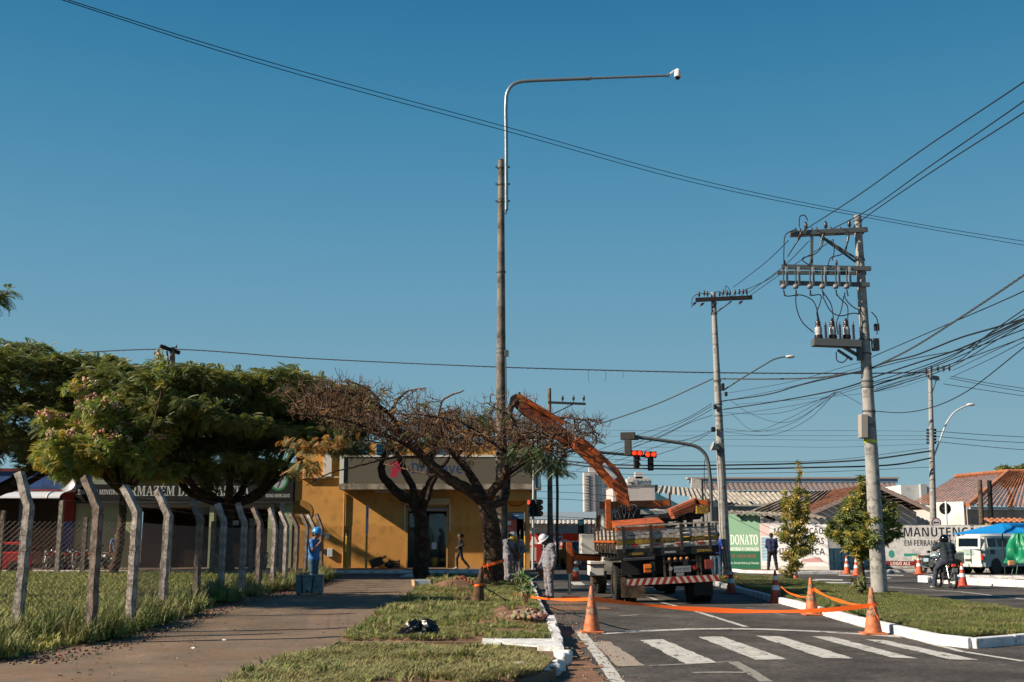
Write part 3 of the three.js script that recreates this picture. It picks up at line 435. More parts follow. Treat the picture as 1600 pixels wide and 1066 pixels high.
{ // low sprouts at the foot of the bushy tree and a seedling on the soil heap
  const mk = (name, label, at, n, size, seed, geo, col, h) => { const t = thing(name, label, 'plant', at), R = rng(seed), sp = []; const stems = [];
    for (let i = 0; i < n; i++) { const a = R() * 6.283, r = R() * 0.12, hh = h * (0.4 + 0.6 * R()), p = V(Math.cos(a) * (r + hh * 0.25), hh, Math.sin(a) * (r + hh * 0.25)); stems.push(bar(V(Math.cos(a) * r * 0.3, 0, Math.sin(a) * r * 0.3), p, 0.008, 0.004, 4)); sp.push([p, aim(V(R() - 0.5, R() - 0.5, R() - 0.5), R() * 6), size * (0.7 + R() * 0.5), col.map((c) => c * (0.7 + R() * 0.7))]); }
    const s = mesh('stem', merge(stems), MAT.twig, t); s.userData.kind = 'stuff'; copies('leaves', geo, leafMat, sp, t); };
  mk('low_shrub', 'small shrub sprouting at the foot of the transformer pole', G(1343, 934, LV), 30, 0.8, 610, ovateGeo(0.17, 0.03, 5, 0.4, 9), [0.14, 0.16, 0.03], 0.55);
  mk('seedling', 'bright green broad leaved seedling growing on the soil heap by the kerb', G(822, 942, 0.25), 12, 0.8, 611, ovateGeo(0.24, 0.05, 5, 0.15, 10), [0.09, 0.16, 0.03], 0.6);
}
{ // trees left of the frame; one spray reaches into view and their crowns shade lawn, fence foot and pavement
  const dist = 25, Q = (px, py, dz = 0) => { const p = P(px, py, dist); p.z += dz; return p; };
  const base = V(-16, 0.08, -25), fork = V(-15.8, 4, -25);
  const limbs = [{ pts: [base, V(-15.9, 2, -25), fork], r0: 0.3, r1: 0.2 }, { join: 1, pts: [fork, V(-14.6, 5.6, -25), V(-13, 6.7, -25), Q(4, 462)], r0: 0.12, r1: 0.012 }, { join: 1, pts: [fork, V(-17, 5.6, -24), V(-18, 7, -23.5)], r0: 0.12, r1: 0.04 }, { join: 1, pts: [fork, V(-16, 6, -26.5), V(-15.5, 7.3, -27.5)], r0: 0.12, r1: 0.04 }];
  const e = Q(-2, 462), pads = [[e.x - 0.1, e.y - 0.02, e.z, 0.4, 0.3, 0.5], [e.x - 0.9, e.y + 0.2, e.z, 0.7, 0.3, 0.8], [-14.4, 7.1, -25, 1.6, 0.5, 1.8], [-16, 7.5, -27, 1.9, 0.5, 1.6], [-17.6, 7.3, -24, 1.9, 0.5, 1.7], [-15.6, 7.7, -23.2, 1.7, 0.4, 1.4]];
  const nodes = grow({ limbs, points: padPoints(701, [...pads, pads[0], pads[0]], 1900), step: 0.15, kill: 0.24, reach: 2.2, seed: 702, wander: 0.4, maxNodes: 3600 });
  const [t, root] = treeThing('lawn_tree', 'tree at the lawn edge whose dark spray hangs against the sky', nodes, MAT.darkbark, MAT.twig);
  copies('leaves', frondA, leafMat, shift(leafSpots(nodes, { seed: 703, per: 5, maxR: 0.015, size: 0.75, colors: GREEN, tilt: 0 }), root), t);
  copy(t, V(-21.5, 0.08, -11.5), 2.4, 'tree on the near lawn whose crown shades the fence foot');
}
{ // the distant treetop over the tiled roof
  const dist = 85, Q = (px, py, dz = 0) => { const p = P(px, py, dist); p.z += dz; return p; };
  const b = Q(1580, 842); b.y = 0.1; const limbs = [{ pts: [b, Q(1580, 780)], r0: 0.3, r1: 0.2 }, { join: 1, pts: [Q(1580, 782), Q(1570, 745)], r0: 0.12, r1: 0.05 }, { join: 1, pts: [Q(1580, 782), Q(1598, 745)], r0: 0.12, r1: 0.05 }];
  const k = dist / FPX, pads = [[1572, 736], [1584, 740], [1598, 736], [1590, 752], [1575, 752], [1608, 750]].map(([x, y]) => { const c = Q(x, y); return [c.x, c.y, c.z, 14 * k, 9 * k, 14 * k]; });
  const nodes = grow({ limbs, points: padPoints(801, pads, 700), step: 0.25, kill: 0.35, reach: 3, seed: 802, wander: 0.4, maxNodes: 2500, tip: 0.01 });
  const [t, root] = treeThing('distant_tree', 'dark round treetop behind the orange tiled roof', nodes, MAT.darkbark, MAT.twig);
  copies('leaves', ovateGeo(0.3, 0.07, 6, 0.4, 12), leafMat, shift(leafSpots(nodes, { seed: 803, per: 5, maxR: 0.03, size: 1.1, colors: GREEN, tilt: 0.2, flat: 0.9 }), root), t);
}
// ---------------------------------------------------------------- verge, lawn and grass
// gently uneven soil under the turf; height above the pavement
const hump = (x, z, cx, cz, rx, rz, h) => { const d = ((x - cx) / rx) ** 2 + ((z - cz) / rz) ** 2; return d > 1 ? 0 : h * (1 - d) * (1 - d); };
function vergeY(x, z) {
  let y = LV + 0.015 + 0.05 * fbm(x * 1.3 + 4, z * 1.3, 3);
  y += hump(x, z, 0.05, -21.3, 1.1, 2.0, 0.22) * (0.7 + 0.6 * fbm(x * 4, z * 4, 3)) + hump(x, z, -1.7, -33, 1.0, 2.2, 0.32) + hump(x, z, -0.55, -35.7, 1.1, 1.6, 0.16);
  return y;
}
const vergeBack = [[-2.55, -17.2], [0.58, -17.2], [0.58, -43], [-0.6, -45.2], [-3.2, -45.6], [-3.0, -38], [-2.7, -30], [-2.75, -24]];
const vergeFront = [[-3.0, -11.2], [-1.9, -11.6], [-0.6, -12.0], [0.0, -12.5], [0.35, -13.2], [0.46, -14], [0.42, -15.2], [0, -15.7], [-1.4, -15.85], [-2.3, -15.6], [-2.8, -14.2]];
const lawn = [[-110, -8], [-9, -9], [-6.5, -14], [-6.05, -17.5], [-6.3, -21], [-6.75, -26], [-6.8, -34], [-6.7, -45], [-110, -45]];
function terrain(pts, yOf, step, edge = 0.25) { // a grid clipped to the outline, its rim dropped into the pavement
  const xs = pts.map((p) => p[0]), zs = pts.map((p) => p[1]), x0 = Math.max(-40, Math.min(...xs)), x1 = Math.max(...xs), z0 = Math.min(...zs), z1 = Math.max(...zs), nx = Math.ceil((x1 - x0) / step), nz = Math.ceil((z1 - z0) / step), pos = [];
  const y = (x, z) => yOf(x, z);
  const v = (i, j) => { const x = x0 + i * step, z = z0 + j * step; return inPoly(x, z, pts) ? [x, y(x, z), z] : null; };
  const near = (i, j) => { // pull outside corners to the edge
    const q = v(i, j); if (q) return q; const x = x0 + i * step, z = z0 + j * step; let best = 1e9, bx = x, bz = z;
    for (let a = 0, b = pts.length - 1; a < pts.length; b = a++) { const [ax, az] = pts[b], [cx, cz] = pts[a], dx = cx - ax, dz = cz - az, t = clamp(((x - ax) * dx + (z - az) * dz) / (dx * dx + dz * dz), 0, 1), px = ax + dx * t, pz = az + dz * t, d = (px - x) ** 2 + (pz - z) ** 2; if (d < best) { best = d; bx = px; bz = pz; } }
    return [bx, LV - 0.01, bz]; };
  for (let i = 0; i < nx; i++) for (let j = 0; j < nz; j++) { const c = [v(i, j), v(i + 1, j), v(i, j + 1), v(i + 1, j + 1)]; if (c.every((q) => !q)) continue; const [a, b, d, e] = [near(i, j), near(i + 1, j), near(i, j + 1), near(i + 1, j + 1)]; pos.push(...a, ...d, ...b, ...b, ...d, ...e); }
  const g = new THREE.BufferGeometry(); g.setAttribute('position', new THREE.Float32BufferAttribute(pos, 3)); const h = boxUV(g); h.computeVertexNormals(); return toCreasedNormals(h, 1.2);
}
const lawnY = (x, z) => LV + 0.02 + 0.07 * fbm(x * 0.6, z * 0.6, 3) + 0.1 * smooth(-6.3, -7.2, x);
const medY = (x, z) => LV + 0.01 + 0.05 * fbm(x * 1.1 + 8, z * 1.1, 3);
struct('verge', terrain(vergeBack, vergeY, 0.16), MAT.soil);
struct('verge', terrain(vergeFront, vergeY, 0.12), MAT.soil);
struct('lawn', terrain(lawn, lawnY, 0.6), MAT.turf);
function tuftGeo(blades, h, lean, w, seed) {
  const R = rng(seed), pos = [];
  for (let i = 0; i < blades; i++) { const a = R() * 6.283, l = h * (0.5 + 0.7 * R()), k = lean * (0.3 + R()), ox = (R() - 0.5) * 0.07, oz = (R() - 0.5) * 0.07, dx = Math.cos(a), dz = Math.sin(a), sx = -dz * w / 2, sz = dx * w / 2, p = (t, s) => [ox + dx * k * l * t * t + sx * s, l * t * (1 - 0.25 * k * t), oz + dz * k * l * t * t + sz * s];
    const A = p(0, -1), B = p(0, 1), C = p(0.55, 0.85), E = p(0.55, -0.85), F = p(1, 0); for (const v of [A, B, C, A, C, E, E, C, F]) pos.push(...v); }
  const g = new THREE.BufferGeometry(); g.setAttribute('position', new THREE.Float32BufferAttribute(pos, 3)); g.computeVertexNormals(); return boxUV(g);
}
const grassMat = new THREE.MeshPhysicalMaterial({ color: 0xffffff, roughness: 0.8, transmission: 0.2, thickness: 0, side: THREE.DoubleSide });
const GRASS = [[0.2, 0.215, 0.05], [0.16, 0.19, 0.04], [0.27, 0.25, 0.075], [0.13, 0.165, 0.032], [0.36, 0.3, 0.12]];
function grass(name, label, pts, yOf, n, size, seed, mask, geo = tuftGeo(9, 0.085, 0.9, 0.009, seed), cols = GRASS) {
  const R = rng(seed), xs = pts.map((p) => p[0]), zs = pts.map((p) => p[1]), x0 = Math.max(-34, Math.min(...xs)), x1 = Math.max(...xs), z0 = Math.min(...zs), z1 = Math.max(...zs), sp = []; let guard = n * 12;
  while (sp.length < n && guard-- > 0) { const x = lerp(x0, x1, R()), z = lerp(z0, z1, R()); if (!inPoly(x, z, pts) || (mask && R() > mask(x, z))) continue; const dry = fbm(x * 0.9 + 3, z * 0.9 + 7, 3, N64b), c = cols[Math.floor(clamp(dry * 1.4 - 0.2 + (R() - 0.5) * 0.5, 0, 0.999) * cols.length)], v = 0.75 + 0.5 * R(); sp.push([V(x, yOf(x, z) - 0.005, z), new THREE.Quaternion().setFromAxisAngle(UPV, R() * 6.283), V(1, 1, 1).multiplyScalar(size * (0.5 + 0.8 * R()) * (0.45 + 1.15 * fbm(x * 1.1 + 20, z * 1.1, 3))), c.map((k) => k * v)]); }
  const im = copies(numbered(name), geo, grassMat, sp, scene); im.userData = { label, category: 'grass', kind: 'stuff' }; return im;
}
const bare = (x, z) => { // where soil shows through
  const m = hump(x, z, 0.2, -20.9, 0.95, 1.5, 1) + hump(x, z, -1.7, -33, 0.85, 1.8, 1.6) + hump(x, z, -1.0, -11.9, 0.7, 0.6, 1.5) + hump(x, z, 0.1, -18.6, 0.6, 0.7, 0.7); return 1 - smooth(0.12, 0.4, m * (0.5 + fbm(x * 3, z * 3, 2))); };
grass('verge_grass', 'patchy sunlit grass of the verge between pavement and road', vergeBack, vergeY, 34000, 1.0, 901, (x, z) => bare(x, z) * (0.1 + 0.9 * smooth(0.36, 0.54, fbm(x * 1.5, z * 1.5, 3))));
grass('verge_grass', 'dry pale grass on the small patch beside the whitewashed stones', vergeFront, vergeY, 15000, 0.95, 902, (x, z) => bare(x, z) * (0.12 + 0.88 * smooth(0.36, 0.54, fbm(x * 1.7 + 5, z * 1.7, 3))), undefined, [[0.25, 0.24, 0.08], [0.32, 0.28, 0.11], [0.2, 0.21, 0.06], [0.4, 0.33, 0.15]]);
grass('lawn_grass', 'green lawn behind the chain link fence', lawn, lawnY, 80000, 1.15, 903, (x, z) => (z > -10 ? 0 : 1), tuftGeo(8, 0.1, 0.8, 0.016, 5), [[0.25, 0.27, 0.05], [0.2, 0.235, 0.04], [0.3, 0.285, 0.07], [0.17, 0.2, 0.038]]);
grass('median_grass', 'clipped grass on the whitewashed median', med, medY, 52000, 0.85, 904, (x, z) => 0.3 + 0.7 * smooth(0.3, 0.5, fbm(x, z, 3)), undefined, [[0.17, 0.2, 0.045], [0.13, 0.17, 0.035], [0.22, 0.22, 0.06], [0.1, 0.14, 0.03], [0.3, 0.26, 0.1]]);
grass('median_grass', 'grass on the second median beyond the path', med2, medY, 6000, 0.9, 905);
{ // rank weeds along the foot of the fence
  const strip = [[-7.6, -14.2], [-6.2, -14.4], [-5.85, -17.5], [-6.05, -21], [-6.5, -26], [-6.6, -34], [-6.55, -42], [-7.3, -42], [-7.3, -26], [-6.9, -20]];
  grass('weeds', 'tall dry weeds along the foot of the chain link fence', strip, lawnY, 2000, 1.1, 906, (x, z) => smooth(0.4, 0.6, fbm(x * 1.2 + 9, z * 0.7, 3)), tuftGeo(12, 0.3, 0.9, 0.013, 8), [[0.15, 0.19, 0.035], [0.22, 0.22, 0.06], [0.12, 0.16, 0.03], [0.36, 0.3, 0.13]]);
  const W = [[0.12, 0.17, 0.03], [0.17, 0.2, 0.04], [0.3, 0.27, 0.09]], wg = tuftGeo(7, 0.2, 1.2, 0.022, 18); grass('verge_weeds', 'broad leaved weeds scattered through the verge grass', vergeBack, vergeY, 420, 0.95, 907, (x, z) => smooth(0.45, 0.6, fbm(x * 1.9 + 2, z * 1.9, 3, N64b)), wg, W); grass('verge_weeds', 'broad leaved weeds on the small dry grass patch', vergeFront, vergeY, 110, 0.75, 908, (x, z) => smooth(0.45, 0.6, fbm(x * 1.9 + 2, z * 1.9, 3, N64b)), wg, W);
}
{ // clods and litter of soil along the fence and by the kerb
  const clod = jitter(fin(new THREE.IcosahedronGeometry(0.05, 1)), 0.04, 22, 3), R = rng(77), sp = [], sp2 = [];
  for (let i = 0; i < 1500; i++) { const z = -14 - R() * 26, x = -6.1 + (R() - 0.3) * 0.9 - smooth(-17, -26, z) * 0.5; sp.push([V(x, LV + 0.005, z), aim(V(R() - 0.5, R() - 0.5, R() - 0.5), R() * 6), V(0.2 + R() * R() * 0.9, 0.15 + R() * 0.3, 0.2 + R() * R() * 0.9), [0.16, 0.1, 0.065].map((c) => c * (0.6 + R() * 0.7))]); }
  for (let i = 0; i < 900; i++) { const z = -11 - R() * 20, w = 0.75 + Math.pow(R(), 2) * 0.8; sp2.push([V(w + (R() - 0.5) * 0.1, 0.004, z), aim(V(R() - 0.5, R() - 0.5, R() - 0.5), R() * 6), V(0.12 + R() * R() * 0.5, 0.12 + R() * 0.2, 0.12 + R() * R() * 0.5), [0.2, 0.12, 0.075].map((c) => c * (0.7 + R() * 0.7))]); }
  const a = copies('soil_clods', clod, podMat, sp, scene); a.userData = { label: 'brown soil clods and litter along the fence side of the pavement', category: 'soil', kind: 'stuff' };
  const b = copies('soil_clods_001', clod, podMat, sp2, scene); b.userData = { label: 'loose soil spilled along the road edge by the kerb', category: 'soil', kind: 'stuff' };
  struct('soil_strip', sheet(roughPoly([[0.55, -11], [1.2, -11.2], [1.05, -13], [1.12, -15], [0.95, -16.8], [1.15, -18.2], [0.95, -20.5], [0.85, -23], [0.7, -23], [0.7, -16], [0.5, -14]], 5, 0.12), 0.009), MAT.soil);
  const spill = new THREE.Group(); spill.name = 'soil_patch'; spill.userData = { kind: 'structure' }; scene.add(spill);
  [[1.5, -27.2, 0.9], [1.35, -29.4, 0.7]].forEach(([x, z, r], i) => mesh('patch', sheet(roughPoly(arc(x, z, r, 0, 330, 11), 20 + i, 0.2), 0.008), MAT.soil, spill));
}
{ // dry leaf litter blown over the pavement
  const R = rng(78), sp = [], leaf = ovateGeo(0.05, 0.014, 2, 0.1, 4); for (let i = 0; i < 420; i++) { const z = -11 - R() * 33, e = R(), x = e < 0.4 ? -5.6 + R() * 1.2 : -5.6 + R() * 3.1; sp.push([V(x, LV + 0.012, z), new THREE.Quaternion().setFromAxisAngle(UPV, R() * 6.28), 0.3 + R() * 0.5, [[0.34, 0.22, 0.11], [0.22, 0.13, 0.08], [0.42, 0.34, 0.22], [0.14, 0.09, 0.06]][i % 4]]); }
  const l = copies('leaf_litter', leaf, podMat, sp, scene); l.userData = { label: 'dry leaf litter scattered over the pavement', category: 'leaf litter', kind: 'stuff' };
}
{ // heaps of dug soil
  const heap = (label, x, z, rx, rz, h, seed, mat) => { const R = rng(seed), n = 22, m = 40, pos = [], v = (i, j) => { const r = i / n, a = j / m * 6.283, X = Math.cos(a) * r * rx, Z = Math.sin(a) * r * rz; return [X, h * Math.pow(1 - r, 0.8) * (0.65 + 0.7 * fbm(X * 3.5 + seed, Z * 3.5, 4)) - 0.05 + (fbm(X * 13, Z * 13 + seed, 2) - 0.5) * 0.07, Z]; };
    for (let i = 0; i < n; i++) for (let j = 0; j < m; j++) { const A = v(i, j), B = v(i + 1, j), C = v(i + 1, j + 1), E = v(i, j + 1); pos.push(...A, ...C, ...B, ...A, ...E, ...C); }
    const g = new THREE.BufferGeometry(); g.setAttribute('position', new THREE.Float32BufferAttribute(pos, 3)); g.computeVertexNormals(); const s = thing('soil_heap', label, 'soil heap', V(x, vergeY(x, z) - 0.02, z)); mesh('mound', boxUV(g), mat, s);
    const sp = [], tone = mat === MAT.redsoil ? [0.2, 0.085, 0.045] : [0.26, 0.18, 0.12]; for (let k = 0; k < 320; k++) { const a = R() * 6.283, r = Math.pow(R(), 0.6) * 1.15, X = Math.cos(a) * r * rx, Z = Math.sin(a) * r * rz, b = 0.3 + R() * R() * 1.3; sp.push([V(X, Math.max(0.02, h * Math.pow(Math.max(0, 1 - r), 0.8) * (0.65 + 0.7 * fbm(X * 3.5 + seed, Z * 3.5, 4)) - 0.03), Z), aim(V(R() - 0.5, R() - 0.5, R() - 0.5), R() * 6), V(b, b * 0.75, b), tone.map((c) => c * (0.6 + R() * 0.8))]); }
    copies('clods', jitter(fin(new THREE.IcosahedronGeometry(0.05, 1)), 0.045, 22, 3), podMat, sp, s); };
  heap('low heap of fresh red soil beside the leaning dirty cone', -1.5, -34, 0.5, 0.7, 0.22, 3, MAT.redsoil);
  heap('pale dry clods of soil heaped behind the whitewashed kerb', 0.22, -20.5, 0.34, 0.5, 0.13, 7, MAT.soil);
}
// ---------------------------------------------------------------- whitewashed stones, the white slab edge and its brick face
{
  const stones = [[783, 1046, 0.26, 0.1, 0.14], [818, 1056, 0.23, 0.16, 0.17], [850, 1056, 0.2, 0.15, 0.16], [863, 1050, 0.2, 0.16, 0.16], [872, 1043, 0.19, 0.16, 0.17], [879, 1035, 0.19, 0.17, 0.18], [883, 1027, 0.18, 0.16, 0.2]];
  const words = ['flat whitewashed stone lying apart in the grass edge', 'chunky whitewashed stone beside the flat one', 'whitewashed stone starting the curved row at the road corner', 'second whitewashed stone of the curved row', 'third whitewashed stone of the curved row', 'fourth whitewashed stone of the curved row', 'last whitewashed stone of the curved row next to the crossing path'];
  stones.forEach(([px, py, w, h, d], i) => { const p = G(px, py, 0.05), g = fin(new RoundedBoxGeometry(w, h, d, 4, 0.05)); jitter(g, 0.07, 9, i * 4.3); const s = single('whitewashed_stone', words[i], 'stone', g, MAT.kerb, 'whitewashed stones edging the verge corner'); s.position.set(p.x, h / 2 - 0.01 + (i < 2 ? 0.05 : 0), p.z); s.rotation.y = i > 2 ? (i - 3) * 0.35 + 0.3 : i * 0.4; });
  const edge = thing('slab_edge', 'whitewashed concrete edge with brick face where the path crosses the verge', 'kerb', V(0, 0, 0));
  const gp = (...q) => q.map(([x, y]) => { const p = G(x, y, 0.16); return [p.x, p.z]; });
  mesh('white_slab', slab(gp([770, 996.5], [866, 996.3], [876, 1002], [881, 1011.5], [838, 1009], [789, 1004.8]), 0.03, 0.16), MAT.kerb, edge); mesh('white_slab', slab(gp([754, 997], [768, 996.7], [785, 1004.6], [776, 1012], [751, 1011.5]), 0.03, 0.155), MAT.kerb, edge);
  for (let i = 0; i < 5; i++) mesh('brick', jitter(rbox(0.19, 0.11, 0.12, 0.012), 0.008, 9, i).translate(-0.06 + i * 0.19, 0.085, -16.22 + 0.04 * i), MAT.walk, edge);
}
// ---------------------------------------------------------------- chain-link fences with concrete posts
const linkMat = M(0x8a7a70, 0.6, { metalness: 0.2 });
function linkPanel(a, b, y0, y1, pitch, r) { // two families of slanted wires between two posts
  const L = Math.hypot(b.x - a.x, b.z - a.z), H = y1 - y0, dx = (b.x - a.x) / L, dz = (b.z - a.z) / L, pos = [];
  const at = (s, y, o) => [a.x + dx * s - dz * o, y0 + y, a.z + dz * s + dx * o];
  const wire = (s0, h0, s1, h1, o) => { const l = Math.hypot(s1 - s0, h1 - h0), nx = -(h1 - h0) / l * r, ny = (s1 - s0) / l * r; const A = at(s0 + nx, h0 + ny, o), B = at(s0 - nx, h0 - ny, o), C = at(s1 - nx, h1 - ny, o), E = at(s1 + nx, h1 + ny, o), A2 = at(s0, h0, o + r), C2 = at(s1, h1, o + r); pos.push(...A, ...B, ...C, ...A, ...C, ...E, ...A, ...A2, ...C2, ...A, ...C2, ...E, ...B, ...C2, ...C, ...B, ...A2, ...C2); };
  for (let k = -H; k < L; k += pitch) { const s0 = Math.max(0, k), h0 = s0 - k, s1 = Math.min(L, k + H), h1 = s1 - k; if (s1 > s0 + 0.02) { wire(s0, h0, s1, h1, 0); wire(s0, H - h0, s1, H - h1, 0.004); } }
  const g = new THREE.BufferGeometry(); g.setAttribute('position', new THREE.Float32BufferAttribute(pos, 3)); g.computeVertexNormals(); return boxUV(g);
}
{
  const fence = thing('chain_link_fence', 'chain link fence on bent concrete posts between lawn and pavement', 'fence');
  const posts = [[-7.55, 17.5, 2.1, 0], [-6.2, 16.9, 2.05, 1], [-6.22, 18.7, 2.03, 0], [-6.86, 22.4, 2.05, 0], [-7, 25.3, 2.02, 1], [-7, 27.4, 2.0, 0], [-7, 29.5, 2.0, 0], [-7, 31.5, 2.0, 1], [-7, 33.3, 1.98, 0], [-7, 35.1, 1.98, 0], [-7, 36.8, 1.98, 1], [-7, 38.4, 1.98, 1], [-7, 40.0, 1.98, 0], [-7, 41.8, 2.0, 1]];
  const R = rng(12), tops = [];
  posts.forEach(([x, z, h, dark], i) => {
    const w = 0.118 + R() * 0.022, a = (30 + (R() - 0.5) * 12) * D, arm = 0.52 + R() * 0.12, g1 = fin(new THREE.BoxGeometry(w, h + 0.2, w * 0.95, 3, 14, 3)).translate(0, (h + 0.2) / 2 - 0.2, 0), g2 = place(fin(new THREE.BoxGeometry(w * 0.95, arm, w * 0.9, 3, 5, 3)).translate(0, arm / 2 - 0.03, 0), 0.0, h - 0.02, 0, 0, 0, a);
    const g = jitter(merge([g1, g2]), 0.03, 9, i * 5.7), m = mesh('post', boxUV(g), dark ? MAT.postDark : MAT.post, fence); m.position.set(x, 0.05, -z); m.rotation.set(0, -0.42 + (R() - 0.5) * 0.3, (i < 4 ? -0.012 : 0) + (R() - 0.5) * 0.05); tops.push(V(x - Math.sin(a) * 0.5, h + 0.5, -z));
    if (dark) m.userData.label = 'weathered dark concrete post';
  });
  const order = [0, 2, 3, 4, 5, 6, 7, 8, 9, 10, 11, 12, 13];
  for (let i = 0; i < order.length - 1; i++) { const a = posts[order[i]], b = posts[order[i + 1]], m = mesh('wire_mesh', linkPanel(V(a[0], 0, -a[1]), V(b[0], 0, -b[1]), 0.12, 1.9, 0.08, 0.0024), linkMat, fence); m.userData.kind = 'stuff'; }
  const e = mesh('wire_mesh', linkPanel(V(-14, 0, -13), V(-7.55, 0, -17.5), 0.12, 1.9, 0.085, 0.0024), linkMat, fence); e.userData.kind = 'stuff';
  for (const dy of [0, 0.17, 0.34]) mesh('strand', merge(order.slice(0, -1).map((k, i) => { const a = tops[k], b = tops[order[i + 1]]; const s = V(dy * 0.5, -dy, 0); return bar(a.clone().add(s), b.clone().add(s), 0.0022, 0.0022, 3); })), linkMat, fence);
  const back = thing('rear_fence', 'old chain link fence with straight posts on the far side of the lawn', 'fence');
  const bp = [[-3, 905, 2.6, 'd'], [88, 905, 3.0, 'l'], [128, 905, 2.35, 'd'], [205, 905, 2.2, 'd'], [262, 905, 2.4, 'l'], [330, 905, 2.2, 'd'], [390, 905, 2.3, 'd'], [437, 905, 2.9, 'l']];
  bp.forEach(([px, py, h, t], i) => { const p = G(px, py, 0.1), m = mesh('post', boxUV(jitter(fin(new THREE.BoxGeometry(0.16, h + 0.1, 0.16, 2, 8, 2)).translate(0, (h - 0.1) / 2, 0), 0.03, 5, i + 40)), t === 'd' ? MAT.postDark : MAT.post, back); m.position.set(p.x, 0.1, p.z); bp[i].p = p; });
  for (let i = 0; i < bp.length - 1; i++) { const m = mesh('wire_mesh', linkPanel(bp[i].p, bp[i + 1].p, 0.12, 2.05, 0.12, 0.003), M(0x6a4a3a, 0.8), back); m.userData.kind = 'stuff'; }
}
// ---------------------------------------------------------------- litter on the verge
{
  const p = G(650, 998, LV), g = fin(new THREE.SphereGeometry(0.3, 40, 26)); const q = g.attributes.position;
  for (let i = 0; i < q.count; i++) { let x = q.getX(i) / 0.3, y = q.getY(i) / 0.3, z = q.getZ(i) / 0.3; const a = Math.atan2(z, x), f = 1 + 0.2 * (fbm(a * 3 + 7, y * 3 + 2, 3) - 0.5) + 0.13 * Math.sin(a * 9 + y * 5 + 4 * fbm(a * 2, y * 4, 2)); const neck = smooth(0.3, 1, -x); q.setXYZ(i, x * 0.36 * f + 0.03 * y, Math.max(-0.02, y * 0.12 * (1 + 0.8 * Math.max(0, x * 0.4 + 0.4)) * f * (1 - 0.55 * neck) + 0.1 * (1 - 0.5 * neck)), z * 0.24 * f * (1 - 0.4 * neck)); }
  g.computeVertexNormals(); const b = single('rubbish_bag', 'crumpled black plastic rubbish bag lying on the crossing path', 'rubbish bag', [boxUV(g)], M(0x0c0d10, 0.28)); b.position.copy(p); b.position.y = 0.1; b.rotation.y = 0.2; b.scale.set(0.92, 1.12, 1);
  const c = thing('cardboard_box', 'small pale carton lying on its side in the verge grass', 'carton', G(660, 917, 0.14), 0.1);
  mesh('carton_side', rbox(0.5, 0.2, 0.3, 0.01, 0, 0.11, 0), M(0x9fb0b8, 0.8), c); mesh('flap', box(0.012, 0.2, 0.3, -0.29, 0.12, 0.05, 0, 0.3, 0.1), M(0xa98f70, 0.9), c); mesh('flap', box(0.012, 0.22, 0.3, 0.28, 0.12, 0.05, 0, -0.3, -0.1), M(0xa98f70, 0.9), c);
  const scraps = [[430, 945, 0.05], [592, 1006, 0.07], [300, 1012, 0.05], [695, 995, 0.1], [500, 917, 0.05], [350, 1000, 0.05]];
  scraps.forEach(([px, py, s], i) => { const sg = fin(new THREE.PlaneGeometry(s, s * 0.7, 4, 4)); jitter(sg, s * 0.6, 14, i * 3); sg.rotateX(-1.3); const sc = single('paper_scrap', ['white paper scrap on pavement by the fence weeds', 'white scrap at the edge of the crossing path', 'small pale scrap on the soil under the fence', 'white scrap lying in the verge grass near the rubbish bag', 'small pale scrap beside the grey tool case', 'pale scrap on the bare pavement by the fence'][i], 'paper scrap', sg, M(0xc9cdd2, 0.9, { side: THREE.DoubleSide })); const q2 = G(px, py, LV + 0.05); sc.position.copy(q2); });
}
// ---------------------------------------------------------------- buildings
const wallTex = (c, r = 0.9, k = 3) => M(c, r, { map: rep(T.plaster, 1 / k) });
function tiledRoof(eL, eR, rR, rL, pitch = 0.24, course = 0.36, h = 0.05, round = true) { // rows of clay tiles from eave to ridge
  const W = eL.distanceTo(eR), S = Math.max(eL.distanceTo(rL), eR.distanceTo(rR)), n = Math.max(2, Math.round(W / pitch)), m = Math.max(2, Math.round(S / course)), k = round ? 6 : 4, pos = [];
  const nrm = eR.clone().sub(eL).cross(rL.clone().sub(eL)).normalize(); if (nrm.y < 0) nrm.negate();
  const at = (u, v, lift) => { const a = eL.clone().lerp(eR, u), b = rL.clone().lerp(rR, u); return a.lerp(b, v).addScaledVector(nrm, lift); };
  const wave = (t) => (round ? h * Math.pow(Math.max(0, Math.sin(Math.PI * t)), 0.8) : h * (0.5 - 0.5 * Math.cos(2 * Math.PI * t)));
  for (let j = 0; j < m; j++) for (let i = 0; i < n; i++) for (let s = 0; s < k; s++) { const jit = round ? (fbm(i * 3.7, j * 5.1, 1) - 0.5) * 0.02 : 0, u0 = (i + s / k) / n, u1 = (i + (s + 1) / k) / n, l0 = wave(s / k) + jit, l1 = wave((s + 1) / k) + jit, st = round ? 0.03 : 0, A = at(u0, j / m, l0 + st), B = at(u1, j / m, l1 + st), C = at(u1, (j + 1) / m, l1), E = at(u0, (j + 1) / m, l0); for (const v of [A, B, C, A, C, E]) pos.push(v.x, v.y, v.z); }
  const g = new THREE.BufferGeometry(); g.setAttribute('position', new THREE.Float32BufferAttribute(pos, 3)); g.computeVertexNormals(); return boxUV(g);
}
function panelG(a, b, y0, y1, th = 0.2) { // an upright wall between two plan points
  const d = b.clone().sub(a); d.y = 0; const l = d.length(), ang = Math.atan2(-d.z, d.x); return box(l, y1 - y0, th, 0, 0, 0).applyMatrix4(new THREE.Matrix4().compose(V((a.x + b.x) / 2, (y0 + y1) / 2, (a.z + b.z) / 2), new THREE.Quaternion().setFromAxisAngle(UPV, ang), ONE));
}
